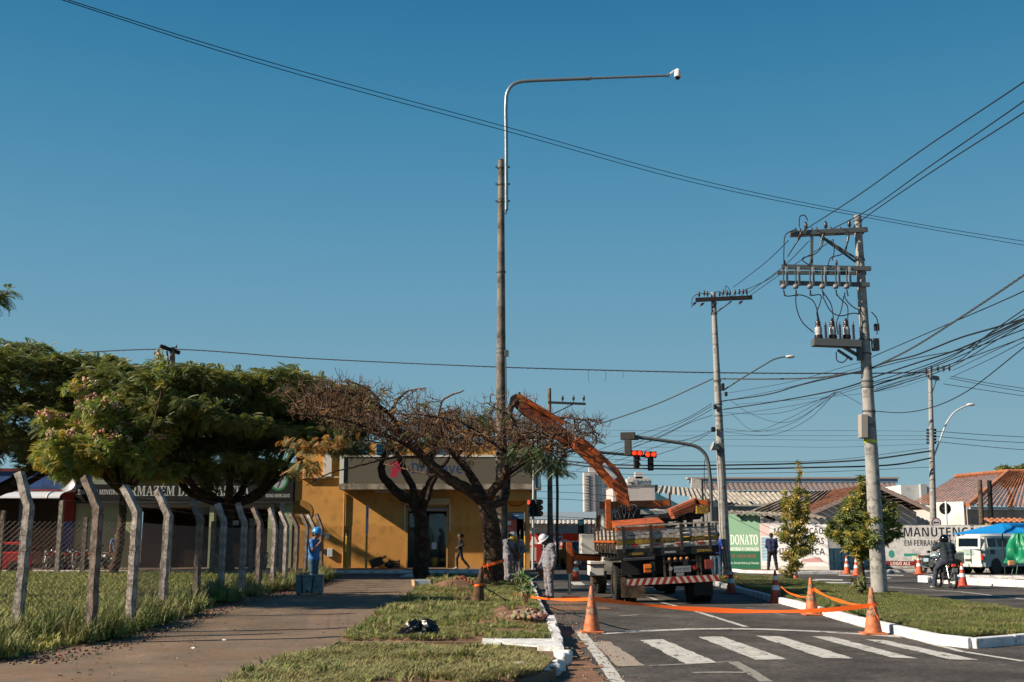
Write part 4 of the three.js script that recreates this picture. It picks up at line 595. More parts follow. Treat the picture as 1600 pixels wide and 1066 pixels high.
function signOn(a, b, y0, y1, texture, off, rough = 0.95) { // a flat print on a wall between plan points
  const d = b.clone().sub(a); d.y = 0; const l = d.length(), ang = Math.atan2(-d.z, d.x), g = new THREE.PlaneGeometry(l, y1 - y0), n = V(Math.sin(ang), 0, Math.cos(ang)); g.applyMatrix4(new THREE.Matrix4().compose(V((a.x + b.x) / 2, (y0 + y1) / 2, (a.z + b.z) / 2).addScaledVector(n, off), new THREE.Quaternion().setFromAxisAngle(UPV, ang), ONE)); return [g, M([1, 1, 1], rough, { map: texture })];
}
const DF = 59.5, FX = (px) => (px - 800) / FPX * DF / Math.cos(PITCH) * 0.9999, FY = (py) => P(800, py, DF).y, fx = (px, py) => P(px, py, DF).x;
const F0 = 0.13;
const clayMat = M([0.62, 0.25, 0.125], 0.9, { map: rep(T.dust, 1 / 1.7) }), oldClay = M([0.3, 0.12, 0.07], 0.95, { map: rep(T.weathered, 1 / 2.2) }), fibre = M([0.4, 0.38, 0.36], 0.95, { map: rep(T.weathered, 1 / 3) });
{ // the blue-fronted shop with a pale arched awning
  const b = thing('blue_shop', 'blue fronted shop with pale arched awning', 'shop', V(0, 0, 0)), x0 = fx(-200, 840), x1 = fx(113, 840), top = FY(737);
  mesh('wall', [box(x1 - x0, top - FY(766), 6, (x0 + x1) / 2, (top + FY(766)) / 2, -DF - 3)], M(0x14529c, 0.7, { map: rep(T.dust, 1 / 3) }), b);
  mesh('parapet_cap', box(x1 - x0 + 0.1, 0.16, 6.2, (x0 + x1) / 2, top + 0.085, -DF - 3), M(0x5a1418, 0.8), b);
  mesh('trim', box(x1 - x0, 0.07, 0.12, (x0 + x1) / 2, FY(766) - 0.0, -DF + 0.08), M(0x7a1620, 0.7), b);
  const yA = FY(767) - 0.06, yB = FY(780), n = 8, aw = []; for (let i = 0; i < n; i++) { const a0 = i / n * Math.PI / 2, a1 = (i + 1) / n * Math.PI / 2, p = (a) => [Math.sin(a) * 1.3, yB + Math.cos(a) * (yA - yB)]; const [z0, y0] = p(a0), [z1, y1] = p(a1); const L = Math.hypot(z1 - z0, y1 - y0), ang = Math.atan2(y0 - y1, z1 - z0); aw.push(box(x1 - x0 - 0.3, 0.012, L, (x0 + x1) / 2 - 0.15, (y0 + y1) / 2, -DF + 0.03 + (z0 + z1) / 2, ang, 0, 0)); }
  const awn = mesh('awning', aw, M([0.55, 0.57, 0.62], 0.45), b);
  for (let px = -180; px < 110; px += 38) { const x = fx(px + 3, 775), pts = []; for (let i = 0; i <= 8; i++) { const a = i / 8 * Math.PI / 2; pts.push(V(x, yB + Math.cos(a) * (yA - yB) + 0.02, -DF + 0.03 + Math.sin(a) * 1.3)); } mesh('rib', tube(pts, 0.035, 5, 16), M(0xd8dade, 0.5), awn); }
  const in0 = x0, in1 = fx(92, 840); mesh('interior_wall', box(in1 - in0, FY(770) - F0, 0.2, (in0 + in1) / 2, (FY(770) + F0) / 2, -DF - 11), M(0x8a8074, 0.9), b); mesh('side_wall', box(0.2, FY(770) - F0, 11, in0 + 0.1, (FY(770) + F0) / 2, -DF - 5.6), M(0x8a8074, 0.9), b);
  mesh('ceiling', box(x1 - x0, 0.2, 11.2, (x0 + x1) / 2, FY(766) - 0.12, -DF - 5.62), M(0x9a968e, 0.9), b);
  for (const px of [-110, -40, 30]) { const x = fx(px, 840); mesh('pillar', box(0.3, FY(770) - F0, 0.3, x, (FY(770) + F0) / 2, -DF - 0.2), M(0x5a6270, 0.8), b); }
  mesh('side_wall', box(x1 - in1, FY(815) - F0, 10.8, (x1 + in1) / 2, (FY(815) + F0) / 2, -DF - 5.4), M(0x2f4484, 0.8), b); mesh('side_wall', box(x1 - in1, FY(770) - FY(815), 10.8, (x1 + in1) / 2, (FY(770) + FY(815)) / 2, -DF - 5.4), M(0x7a2420, 0.8), b);
  const dish = mesh('satellite_dish', lathe([[0, 0], [0.2, 0.03], [0.36, 0.1], [0.42, 0.16]], 18).rotateX(1.2).translate(fx(110, 757), FY(759), -DF + 0.3), M(0xb9bcc2, 0.5), b); mesh('dish_arm', bar(V(fx(110, 757), FY(766), -DF), V(fx(110, 757), FY(759), -DF + 0.28), 0.02), MAT.steel, dish);
  for (const [px, h, w] of [[8, 1.5, 0.9], [46, 1.8, 1.1], [75, 1.1, 0.7]]) mesh('shelf', box(w, h, 0.5, fx(px, 840), F0 + h / 2 + 0.005, -DF - 3.5), M(0x6b5644, 0.9), b);
}
{ // the black-signed grocery
  const b = thing('grocery_shop', 'grocery shop with long black lettered sign and round green emblem', 'shop'), x0 = fx(113.5, 840), x1 = fx(458, 840), top = FY(731), sy0 = FY(783), sy1 = FY(728);
  mesh('wall', box(x1 - x0, top - FY(786), 6, (x0 + x1) / 2, (top + FY(786)) / 2, -DF - 3.1), wallTex([0.32, 0.36, 0.28]), b);
  const lx = fx(190, 770), slats = 9, sign = mesh('sign_board', box(x1 - lx - 0.06, sy1 - sy0, 0.12, (lx + x1) / 2, (sy0 + sy1) / 2, -DF + 0.02), M(0x0b0d0d, 0.95), b);
  for (let i = 0; i < slats; i++) mesh('slat', box(x1 - lx - 0.1, (sy1 - sy0) / slats - 0.03, 0.03, (lx + x1) / 2, sy0 + (i + 0.5) * (sy1 - sy0) / slats, -DF + 0.1), M(0x101414, 0.95), sign);
  mesh('sign_lip', box(x1 - x0, 0.12, 0.3, (x0 + x1) / 2, sy0 - 0.07, -DF + 0.1), M(0x161a1a, 0.6), b);
  mesh('sign_board', box(lx - x0 - 0.02, FY(757) - sy0, 0.12, (lx + x0) / 2, (sy0 + FY(757)) / 2, -DF + 0.02), M(0x0b0d0d, 0.95), b);
  const W = 2048, H = 330, t1 = print(W, H, (g, w, h) => { g.fillStyle = '#0b0e0e'; g.fillRect(0, 0, w, h); g.fillStyle = 'rgba(255,255,255,0.05)'; for (let i = 1; i < 9; i++) g.fillRect(0, i * h / 9, w, 2); g.fillStyle = '#aeb4b0'; g.font = 'bold 118px serif'; g.save(); g.translate(20, 286); g.scale(1.16, 1.12); g.fillText('ARMAZÉM DA CANASTRA', 0, 0, 1300); g.restore();
    const cx = 1870, cy = 125; g.fillStyle = '#1f7a42'; g.beginPath(); for (let i = 0; i <= 48; i++) { const a = i / 48 * Math.PI * 2, r = 112 + (i % 2 ? 6 : -4); g.lineTo(cx + Math.cos(a) * r, cy + Math.sin(a) * r); } g.fill(); g.fillStyle = '#9fa8aa'; g.beginPath(); g.arc(cx, cy, 92, 0, 7); g.fill(); g.strokeStyle = '#1a2326'; g.lineWidth = 6; for (let k = 0; k < 5; k++) { g.beginPath(); g.ellipse(cx - 30 + k * 14, cy + 10 - k * 8, 52 - k * 6, 26, -0.5 + k * 0.25, 0, 5.5); g.stroke(); } g.beginPath(); g.moveTo(cx - 10, cy + 84); g.bezierCurveTo(cx + 40, cy + 20, cx + 10, cy, cx + 70, cy - 40); g.lineWidth = 16; g.stroke();
    g.fillStyle = '#aeb4b0'; g.font = 'bold 46px sans-serif'; g.fillText('MINI-MERCADO', 1722, 300, 290); });
  mesh('lettering', ...signOn(V(lx, 0, -DF), V(x1 - 0.06, 0, -DF), sy0 + 0.02, sy1 - 0.02, t1, 0.122), sign);
  const t2 = print(512, 150, (g, w, h) => { g.fillStyle = '#0b0d0d'; g.fillRect(0, 0, w, h); g.fillStyle = '#b4b8b6'; g.font = 'bold 60px sans-serif'; g.fillText('EMPÓRIO MINEIRO', 16, 92, 480); }); mesh('lettering', ...signOn(V(x0 + 0.05, 0, -DF), V(lx - 0.05, 0, -DF), sy0, FY(757), t2, 0.086), b);
  const gw = wallTex([0.42, 0.47, 0.28]); mesh('front_wall', box(fx(216, 840) - x0, FY(786) - F0, 0.3, (fx(216, 840) + x0) / 2, (FY(786) + F0) / 2, -DF - 0.3), gw, b);
  for (const [p0, p1] of [[326, 333], [418, 426], [440, 456]]) mesh('pillar', box(fx(p1, 840) - fx(p0, 840), FY(786) - F0, 0.5, fx((p0 + p1) / 2, 840), (FY(786) + F0) / 2, -DF - 0.2), gw, b);
  mesh('interior_wall', box(x1 - x0, FY(786) - F0, 0.2, (x1 + x0) / 2, (FY(786) + F0) / 2, -DF - 11.2), M(0x8c7460, 0.9), b); mesh('side_wall', box(0.2, FY(786) - F0, 10.6, x1 - 0.12, (FY(786) + F0) / 2, -DF - 5.8), M(0x8c7460, 0.9), b);
  mesh('ceiling', box(x1 - x0, 0.2, 11.2, (x0 + x1) / 2, FY(786) - 0.11, -DF - 5.72), M(0x9a968e, 0.9), b);
  mesh('roller_shutter', box(fx(325, 840) - fx(300, 840), 0.5, 0.1, fx(312, 840), FY(796), -DF - 0.4), M(0x5a5d60, 0.5), b);
  for (const [px, y, w] of [[285, 0.9, 1.2], [350, 1.2, 1.4], [395, 0.8, 0.9], [405, 1.6, 0.8]]) mesh('display_stand', box(w, y, 0.6, fx(px, 840), F0 + y / 2 + 0.004, -DF - 2.8), M([0.26, 0.15, 0.09], 0.9), b);
  for (const px of [398, 365]) mesh('notice', box(0.36, 0.24, 0.02, fx(px, 817), FY(817), -DF - 0.38), M(0x8d979b, 0.8), b);
}
{ // the yellow corner shop
  const b = thing('yellow_shop', 'yellow corner shop with grey canopy sign and dark doorway', 'shop'), x0 = fx(458.5, 840), x1 = fx(828, 840), yel = wallTex([0.76, 0.38, 0.095], 0.9, 2.6), yel2 = wallTex([0.66, 0.32, 0.075], 0.9, 2.6), top = FY(692), dado = FY(822);
  const d0 = fx(635, 840), d1 = fx(700, 840), dT = FY(790), pd0 = fx(786, 840), pd1 = fx(818, 840), pT = FY(800);
  const hole = (a, z0, z1, y0, y1) => [[a[0], y0], [a[1], y0], [a[1], y1], [a[0], y1]];
  const rows = (xa, xb) => [mesh('wall', box(xb - xa, top - dado, 0.3, (xa + xb) / 2, (top + dado) / 2, -DF - 0.15), yel, b), mesh('dado', box(xb - xa, dado - F0, 0.32, (xa + xb) / 2, (dado + F0) / 2, -DF - 0.15), yel2, b)];
  rows(x0, d0); rows(d1, pd0); rows(pd1, x1); mesh('wall', box(d1 - d0, top - dT, 0.3, (d0 + d1) / 2, (top + dT) / 2, -DF - 0.15), yel, b); mesh('wall', box(pd1 - pd0, top - pT, 0.3, (pd0 + pd1) / 2, (top + pT) / 2, -DF - 0.15), yel, b);
  mesh('side_wall', box(0.3, top - F0, 10, x1 - 0.152, (top + F0) / 2, -DF - 5.31), yel, b); mesh('side_wall', box(0.3, top - F0, 10, x0 + 0.152, (top + F0) / 2, -DF - 5.31), yel, b); mesh('roof', box(x1 - x0, 0.2, 10.3, (x0 + x1) / 2, top - 0.4, -DF - 5.4), MAT.concrete, b); mesh('rear_wall', box(x1 - x0, top - F0, 0.2, (x0 + x1) / 2, (top + F0) / 2, -DF - 10.4), yel, b); mesh('inner_floor', box(x1 - x0 - 0.7, 0.02, 9.8, (x0 + x1) / 2, F0 + 0.015, -DF - 5.3), M(0x6a665e, 0.5), b);
  const door = mesh('door_frame', [box(0.08, dT - F0, 0.16, d0 + 0.04, (dT + F0) / 2, -DF + 0.03), box(0.08, dT - F0, 0.16, d1 - 0.04, (dT + F0) / 2, -DF + 0.03), box(d1 - d0, 0.08, 0.16, (d0 + d1) / 2, dT - 0.04, -DF + 0.03)], M(0xa98648, 0.6), b);
  mesh('shutter_box', rbox(d1 - d0 + 0.2, 0.36, 0.4, 0.03, (d0 + d1) / 2, dT + 0.2, -DF + 0.2), M([0.5, 0.36, 0.2], 0.7), b); mesh('rolled_shutter', cyl(0.13, 0.13, d1 - d0 - 0.2, (d0 + d1) / 2, dT - 0.18, -DF - 0.12, 0, 0, Math.PI / 2), M(0x8f979c, 0.45, { metalness: 0.4 }), b);
  mesh('glass_door', box((d1 - d0) / 2 - 0.12, dT - F0 - 0.4, 0.03, (d0 + d1) / 2 + (d1 - d0) / 4, (dT - 0.4 + F0) / 2, -DF - 0.26), MAT.glass, b); mesh('glass_door', box((d1 - d0) / 2 - 0.12, dT - F0 - 0.4, 0.03, (d0 + d1) / 2 - (d1 - d0) / 4, (dT - 0.4 + F0) / 2, -DF - 0.26), MAT.glass, b);
  for (let k = 0; k < 4; k++) mesh('shelf', box(0.9, 1.9, 0.4, d0 + 0.3 + k * 0.75, F0 + 0.97, -DF - 3 - k * 0.9), M([0.3, 0.34, 0.38], 0.8), b);
  mesh('notice', box(0.25, 0.35, 0.02, d0 + (d1 - d0) * 0.66, FY(853), -DF - 0.22), M(0xb7c4cc, 0.8), b); mesh('waste_bin', cyl(0.14, 0.17, 0.5, d0 + (d1 - d0) * 0.66, F0 + 0.285, -DF - 0.7), M(0xc9a41a, 0.6), b);
  for (const [px, y0, y1] of [[633, 790, 830], [703, 790, 830]]) mesh('guide_rail', box(0.07, FY(y0) - FY(y1), 0.07, fx(px, 810), (FY(y0) + FY(y1)) / 2, -DF + 0.05), M(0xcfc6b4, 0.6), b);
  // canopy sign
  const c0 = fx(531, 740) * 0.975, c1 = fx(838, 740) * 0.985 + 0.2, cy0 = FY(766) - 0.02, cy1 = FY(716), cd = 1.25, grey = M([0.2, 0.17, 0.12], 0.8, { map: rep(T.dust, 1 / 2) }), can = mesh('canopy_sign', box(c1 - c0, cy1 - cy0 - 0.3, cd, (c0 + c1) / 2, (cy0 + 0.3 + cy1) / 2, -DF + cd / 2 + 0.01), grey, b);
  mesh('canopy_lip', box(c1 - c0 + 0.1, 0.3, cd + 0.1, (c0 + c1) / 2, cy0 + 0.149, -DF + cd / 2 + 0.06), M([0.55, 0.5, 0.42], 0.8, { map: rep(T.weathered, 1 / 2) }), b);
  mesh('edge_trim', box(0.22, cy1 - cy0 - 0.3, 0.1, c0 + 0.06, (cy0 + 0.3 + cy1) / 2, -DF + cd + 0.03), M([0.7, 0.66, 0.58], 0.7), b); mesh('edge_trim', box(c1 - c0, 0.1, 0.1, (c0 + c1) / 2, cy1 + 0.02, -DF + cd + 0.0), M([0.7, 0.66, 0.58], 0.7), b);
  const zc = V(c0 + 0.2, 0, -DF + cd), ze = V(c1, 0, -DF + cd), t = print(2048, 260, (g, w, h) => { g.fillStyle = '#615a4c'; g.fillRect(0, 0, w, h); g.fillStyle = 'rgba(0,0,0,0.10)'; for (let i = 1; i < 7; i++) g.fillRect(0, i * h / 7, w, 2); g.fillStyle = '#a81c40'; g.beginPath(); g.moveTo(470, 60); g.lineTo(540, 30); g.lineTo(600, 70); g.lineTo(620, 150); g.lineTo(560, 140); g.lineTo(540, 215); g.lineTo(480, 190); g.lineTo(500, 130); g.fill(); g.fillStyle = '#18335c'; g.font = 'bold 150px sans-serif'; g.fillText('Drogaven', 690, 165, 640); g.font = 'bold 90px sans-serif'; g.fillText('Drogal', 1740, 150, 250); });
  mesh('lettering', ...signOn(zc, ze, cy0 + 0.34, cy1 - 0.05, t, 0.02), can);
  mesh('lower_band', box(fx(838, 770) - fx(790, 770), 0.55, 0.9, fx(814, 770), cy0 - 0.29, -DF + 0.47), yel, b);
  mesh('pilaster', box(0.42, FY(690) - FY(745), 0.24, fx(513, 720), (FY(690) + FY(745)) / 2, -DF + 0.1), M([0.66, 0.62, 0.55], 0.8), b); mesh('ledge', box(fx(530, 745) - fx(470, 745), 0.1, 0.2, fx(500, 745), FY(746), -DF + 0.08), M([0.5, 0.36, 0.2], 0.8), b);
  for (const [px, w] of [[560, 0.9], [600, 0.9], [545, 0.3], [690, 1.2]]) { const win = mesh('window', box(w, 0.7, 0.06, fx(px, 704), FY(703), -DF + 0.01), M(0x9aa4a6, 0.6), b); mesh('pane', box(w - 0.12, 0.58, 0.02, fx(px, 704), FY(703), -DF + 0.05), M(0x274a63, 0.1), win); }
  mesh('drain_pipe', cyl(0.05, 0.05, FY(770) - F0 - 0.02, fx(537, 840), (FY(770) + F0) / 2, -DF + 0.07), M([0.36, 0.19, 0.05], 0.7), b);
  const lamp = mesh('tube_lamp', box(1.6, 0.08, 0.1, fx(612, 769), FY(769), -DF + 0.5), M(0xc9c7c0, 0.5), b); lamp.userData.label = 'unlit tube lamp under the canopy';
  mesh('cable_loop', tube([V(fx(792, 780), FY(781), -DF + 0.1), V(fx(800, 780), FY(790), -DF + 0.12), V(fx(815, 780), FY(789), -DF + 0.12), V(fx(824, 780), FY(780), -DF + 0.1)], 0.02, 5), MAT.wire, b);
  mesh('round_patch', cyl(0.62, 0.62, 0.02, fx(470, 800), FY(800), -DF + 0.012, Math.PI / 2, 0, 0, 28), wallTex([0.42, 0.2, 0.04]), b); for (const [px, py, w, h] of [[512, 838, 0.2, 0.26], [516, 864, 0.28, 0.42], [508, 862, 0.2, 0.25]]) mesh('meter_box', rbox(w, h, 0.14, 0.02, fx(px, py), FY(py), -DF + 0.08), M(px === 508 ? 0x2a3036 : 0xb9c0c4, 0.6), b);
  // poster bay at the corner
  const post = print(256, 512, (g, w, h) => { g.fillStyle = '#b5614e'; g.fillRect(0, 0, w, h); g.fillStyle = '#d8dcd8'; g.fillRect(60, 20, 90, 60); g.fillStyle = '#c88a78'; g.font = 'bold 64px sans-serif'; g.fillText('ATEN', 30, 170); g.fillStyle = '#7d9a6c'; g.fillRect(40, 220, 140, 190); g.fillStyle = '#c9cfb8'; g.beginPath(); g.ellipse(110, 300, 40, 60, 0, 0, 7); g.fill(); });
  mesh('poster_panel', box(pd1 - pd0 - 0.35, FY(812) - F0, 0.06, (pd0 + pd1) / 2 - 0.17, (FY(812) + F0) / 2, -DF - 0.1), M(0x9a4a3c, 0.8), b); mesh('poster', ...signOn(V(pd0, 0, -DF - 0.07), V(pd1 - 0.36, 0, -DF - 0.07), FY(866), FY(812), post, 0.005), b);
  mesh('transom', box(pd1 - pd0, 0.35, 0.06, (pd0 + pd1) / 2, FY(805), -DF - 0.12), M(0x6d7a80, 0.4), b);
}
{ // refuse left by the yellow wall
  const at = (px, z = -DF + 0.55) => V(fx(px, 885), F0, z);
  const a = thing('carton', 'open dark carton dumped against the yellow wall', 'carton', at(590), 0.3); mesh('body', rbox(0.62, 0.42, 0.4, 0.02, 0, 0.3, 0, 0, 0, 0.35), M(0x4a3a2c, 0.9), a); mesh('flap', box(0.5, 0.02, 0.3, 0.3, 0.5, 0.1, 0.3, 0, 0.6), M(0x6b5640, 0.9), a);
  const c = thing('rubbish_sack', 'small dark sack slumped beside the dumped carton', 'sack', at(610)); mesh('body', jitter(ball(0.24, 0, 0.17, 0, 1.1, 0.75, 1, 16), 0.1, 6, 3), M(0x1c1a1a, 0.6), c); mesh('neck', jitter(cyl(0.07, 0.03, 0.14, 0, 0.37, 0, 0, 0, 0.2), 0.02, 9), M(0x1c1a1a, 0.6), c);
  const e = thing('crate', 'brown slatted crate against the yellow wall by the doorway', 'crate', at(618, -DF + 0.5)); for (let k = 0; k < 3; k++) mesh('slat', box(0.5, 0.1, 0.3, 0, 0.07 + k * 0.13, 0), M(0x4a3022, 0.9), e); for (const s of [-1, 1]) mesh('corner_post', box(0.04, 0.42, 0.31, s * 0.24, 0.215, 0.002), M(0x3a261b, 0.9), e);
}
{ // far street: red and white shop
  const d = 75, Q = (px, py) => P(px, py, d), b = thing('red_shop', 'red and white shop with tiled eave across the junction', 'shop'), x0 = Q(800, 840).x + 0.5, x1 = Q(1000, 840).x, y = (py) => Q(850, py).y, red = M(0xc22a14, 0.7, { map: rep(T.dust, 1 / 3) });
  mesh('wall', box(x1 - x0, y(834) - 0.1, 5, (x0 + x1) / 2, (y(834) + 0.1) / 2, -d - 2.5), red, b); mesh('upper_wall', box(x1 - x0, y(817) - y(834), 4.96, (x0 + x1) / 2, (y(817) + y(834)) / 2, -d - 2.5), wallTex([0.62, 0.62, 0.62]), b);
  mesh('yellow_panel', box(Q(900, 862).x - Q(860, 862).x, y(856) - y(867), 0.06, Q(880, 862).x, (y(856) + y(867)) / 2, -d + 0.03), M([0.45, 0.36, 0.2], 0.8), b); mesh('window', box(Q(918, 828).x - Q(868, 828).x, y(822) - y(833), 0.08, Q(893, 828).x, (y(822) + y(833)) / 2, -d + 0.04), M(0x6d8494, 0.3), b); mesh('white_band', box(Q(853, 850).x - Q(827, 850).x, y(868) - y(872) + 0.7, 0.05, Q(834, 870).x, y(866), -d + 0.03), wallTex([0.6, 0.58, 0.56]), b);
  const tl = mesh('eave_tiles', tiledRoof(V(x0, y(820), -d + 0.5), V(x1, y(820), -d + 0.5), V(x1, y(814), -d - 0.6), V(x0, y(814), -d - 0.6), 0.28, 0.4, 0.07), M([0.5, 0.47, 0.44], 0.9), b); tl.userData.kind = 'stuff';
  mesh('metal_roof', box(x1 - x0 + 1, 0.3, 5, (x0 + x1) / 2, y(811) + 0.15, -d - 3.2, 0.12), M([0.22, 0.27, 0.31], 0.6), b);
  const t = print(1024, 256, (g, w, h) => { g.fillStyle = '#c2321c'; g.fillRect(0, 0, w, h); g.fillStyle = '#e6e2de'; g.font = 'bold 230px sans-serif'; g.fillText('SAHM', 20, 215, 600); g.fillStyle = '#e6e2de'; g.font = 'bold 90px sans-serif'; g.fillText('E DIM', 660, 190, 330); });
  mesh('lettering', ...signOn(V(Q(812, 850).x, 0, -d), V(Q(925, 850).x, 0, -d), y(856), y(835), t, 0.01), b);
  const open = mesh('doorway', box(Q(848, 870).x - Q(840, 870).x, y(850) - 0.12, 0.1, Q(842, 870).x, (y(850) + 0.12) / 2, -d + 0.03), M(0x9a1c10, 0.7), b); void open;
}
{ // pale block and sheds behind the truck
  const d = 82, Q = (px, py) => P(px, py, d);
  const b = thing('white_block', 'plain whitewashed block rising behind the truck cab', 'building'), x0 = Q(958, 780).x, x1 = Q(1023, 780).x, y = (py) => Q(990, py).y;
  mesh('wall', box(x1 - x0, y(760) - 0.1, 6, (x0 + x1) / 2, (y(760) + 0.1) / 2, -d - 3), wallTex([0.6, 0.55, 0.55], 0.9, 4), b); mesh('coping', box(x1 - x0 + 0.1, 0.08, 6.1, (x0 + x1) / 2, y(760) + 0.045, -d - 3), MAT.concreteDark, b); mesh('drain_pipe', box(0.2, y(758) - 0.12, 0.2, x1 + 0.12, (y(758) + 0.12) / 2, -d + 0.1), MAT.black, b); mesh('drain_pipe', box(0.1, y(762) - 0.12, 0.1, x1 + 0.36, (y(762) + 0.12) / 2, -d + 0.1), MAT.darksteel, b);
  const s = thing('shed', 'white shed with corrugated roof and teal gable behind the truck', 'shed'), d2 = 76, S = (px, py) => P(px, py, d2);
  const wx0 = S(1025, 800).x, wx1 = S(1146, 800).x, ey = S(1100, 795).y, ry = S(1060, 764).y;
  mesh('wall', box(wx1 - wx0, ey - 0.1, 6, (wx0 + wx1) / 2, (ey + 0.1) / 2, -d2 - 3), wallTex([0.62, 0.6, 0.56], 0.9, 4), s);
  mesh('gable', shapeG([[wx0, ey], [S(1072, 800).x, ey + 0.05], [wx0, S(1025, 770).y]], 0.2).translate(0, 0, -d2 - 0.1), M([0.03, 0.13, 0.16], 0.7), s);
  const rf = mesh('roof', tiledRoof(V(wx0 + 0.1, S(1025, 770).y, -d2 - 0.3), V(wx1 + 1.5, ey + 0.15, -d2 - 0.3), V(wx1 + 2.2, ry + 0.1, -d2 - 9), V(wx0 + 1.5, ry + 0.6, -d2 - 9), 0.35, 2.5, 0.1, false), M([0.5, 0.47, 0.42], 0.8, { map: rep(T.dust, 1 / 3) }), s); rf.userData.kind = 'stuff';
  mesh('window', box(1.2, 1.0, 0.06, S(1128, 806).x, S(1128, 804).y, -d2 + 0.04), M(0x2c343a, 0.2), s); mesh('upright', cyl(0.07, 0.07, 6, S(1096, 760).x, S(1096, 765).y - 2.4, -d2 + 0.4), MAT.black, s);
  const w = thing('warehouse', 'long low warehouse with dark tiled roof and blue ridge', 'building'), d3 = 105, K = (px, py) => P(px, py, d3), a0 = K(1085, 760).x, a1 = K(1408, 760).x;
  const t3 = mesh('tiles', tiledRoof(V(a0, K(1200, 768).y, -d3), V(a1, K(1200, 768).y, -d3), V(a1, K(1200, 752).y, -d3 - 2), V(a0, K(1200, 752).y, -d3 - 2), 0.5, 0.6, 0.14), M([0.16, 0.1, 0.08], 0.9), w); t3.userData.kind = 'stuff';
  mesh('ridge', box(a1 - a0 + 0.5, 0.36, 1, (a0 + a1) / 2, K(1200, 750).y, -d3 - 2), M([0.16, 0.25, 0.34], 0.6), w); mesh('ridge_cap', box(a1 - a0 + 0.8, 0.14, 1.2, (a0 + a1) / 2, K(1200, 750).y + 0.26, -d3 - 2), M([0.4, 0.33, 0.28], 0.8), w); mesh('wall', box(a1 - a0, K(1200, 767).y, 0.3, (a0 + a1) / 2, K(1200, 767).y / 2, -d3 - 0.4), wallTex([0.5, 0.48, 0.45]), w);
  mesh('end_gable', shapeG([[K(1076, 768).x, K(1076, 790).y], [K(1102, 768).x, K(1076, 790).y], [K(1094, 768).x, K(1076, 750).y], [K(1080, 768).x, K(1076, 748).y]], 0.4).translate(0, 0, -d3 + 0.2), wallTex([0.66, 0.62, 0.58]), w);
  const lr = thing('corrugated_shed', 'pale corrugated roof shed behind the green lettered wall', 'shed'), d4 = 84, L = (px, py) => P(px, py, d4); const r2 = mesh('roof', tiledRoof(V(L(1132, 790).x, L(1132, 790).y, -d4), V(L(1250, 790).x, L(1250, 786).y, -d4), V(L(1262, 766).x, L(1262, 766).y, -d4 - 5), V(L(1128, 766).x, L(1128, 766).y, -d4 - 5), 0.36, 2.4, 0.1, false), M([0.52, 0.48, 0.44], 0.8, { map: rep(T.dust, 1 / 3) }), lr); r2.userData.kind = 'stuff'; mesh('wall', box(L(1246, 790).x - L(1134, 790).x, L(1134, 791).y, 4, L(1190, 790).x, L(1134, 791).y / 2, -d4 - 2.3), wallTex([0.55, 0.52, 0.48]), lr);
}
// the two far towers: each window bay is built
function tower(label, px0, px1, pyTop, dist, cols, rows, steps) {
  const b = thing('apartment_tower', label, 'tower', V(0, 0, 0), 0, 'far apartment towers'), Q = (px, py) => P(px, py, dist), x0 = Q(px0, 800).x, x1 = Q(px1, 800).x, top = Q(px0, pyTop).y, w = x1 - x0, pale = wallTex([0.62, 0.61, 0.6], 0.9, 20), grey = M([0.3, 0.29, 0.3], 0.9), gl = M(0x5c7686, 0.3);
  mesh('wall', box(w, top, w * 0.8, (x0 + x1) / 2, top / 2, -dist - w * 0.4), pale, b); mesh('side_strip', box(w * 0.2, top - 1, 0.8, x0 + w * 0.32, top / 2, -dist + 0.2), grey, b);
  for (const [fx0, fx1, dy] of steps) mesh('roof_block', box(w * (fx1 - fx0), dy, w * 0.4, x0 + w * (fx0 + fx1) / 2, top + dy / 2 + 0.01, -dist - w * 0.3), pale, b);
  const h = (top - 3) / rows, wg = box(w * 0.4 / cols * 0.62, h * 0.5, 0.5), bg = box(w * 0.16, h * 0.35, 1.2);
  for (let j = 0; j < rows; j++) { for (let i = 0; i < cols; i++) { const m = mesh('window', wg, gl, b); m.position.set(x0 + w * (0.5 + 0.48 * (i + 0.5) / cols), 2.5 + (j + 0.5) * h, -dist + 0.1); } const m = mesh('balcony', bg, pale, b); m.position.set(x0 + w * 0.1, 2.2 + (j + 0.5) * h, -dist + 0.5); }
}
tower('tall pale apartment tower with grey vertical strip left of the truck crane', 913, 955, 738, 480, 3, 22, [[0.2, 0.5, 2.2]]);
tower('stepped white apartment tower showing above the whitewashed block', 981, 1019, 748, 560, 3, 18, [[0.35, 0.65, 3.2], [0.1, 0.85, 1]]);
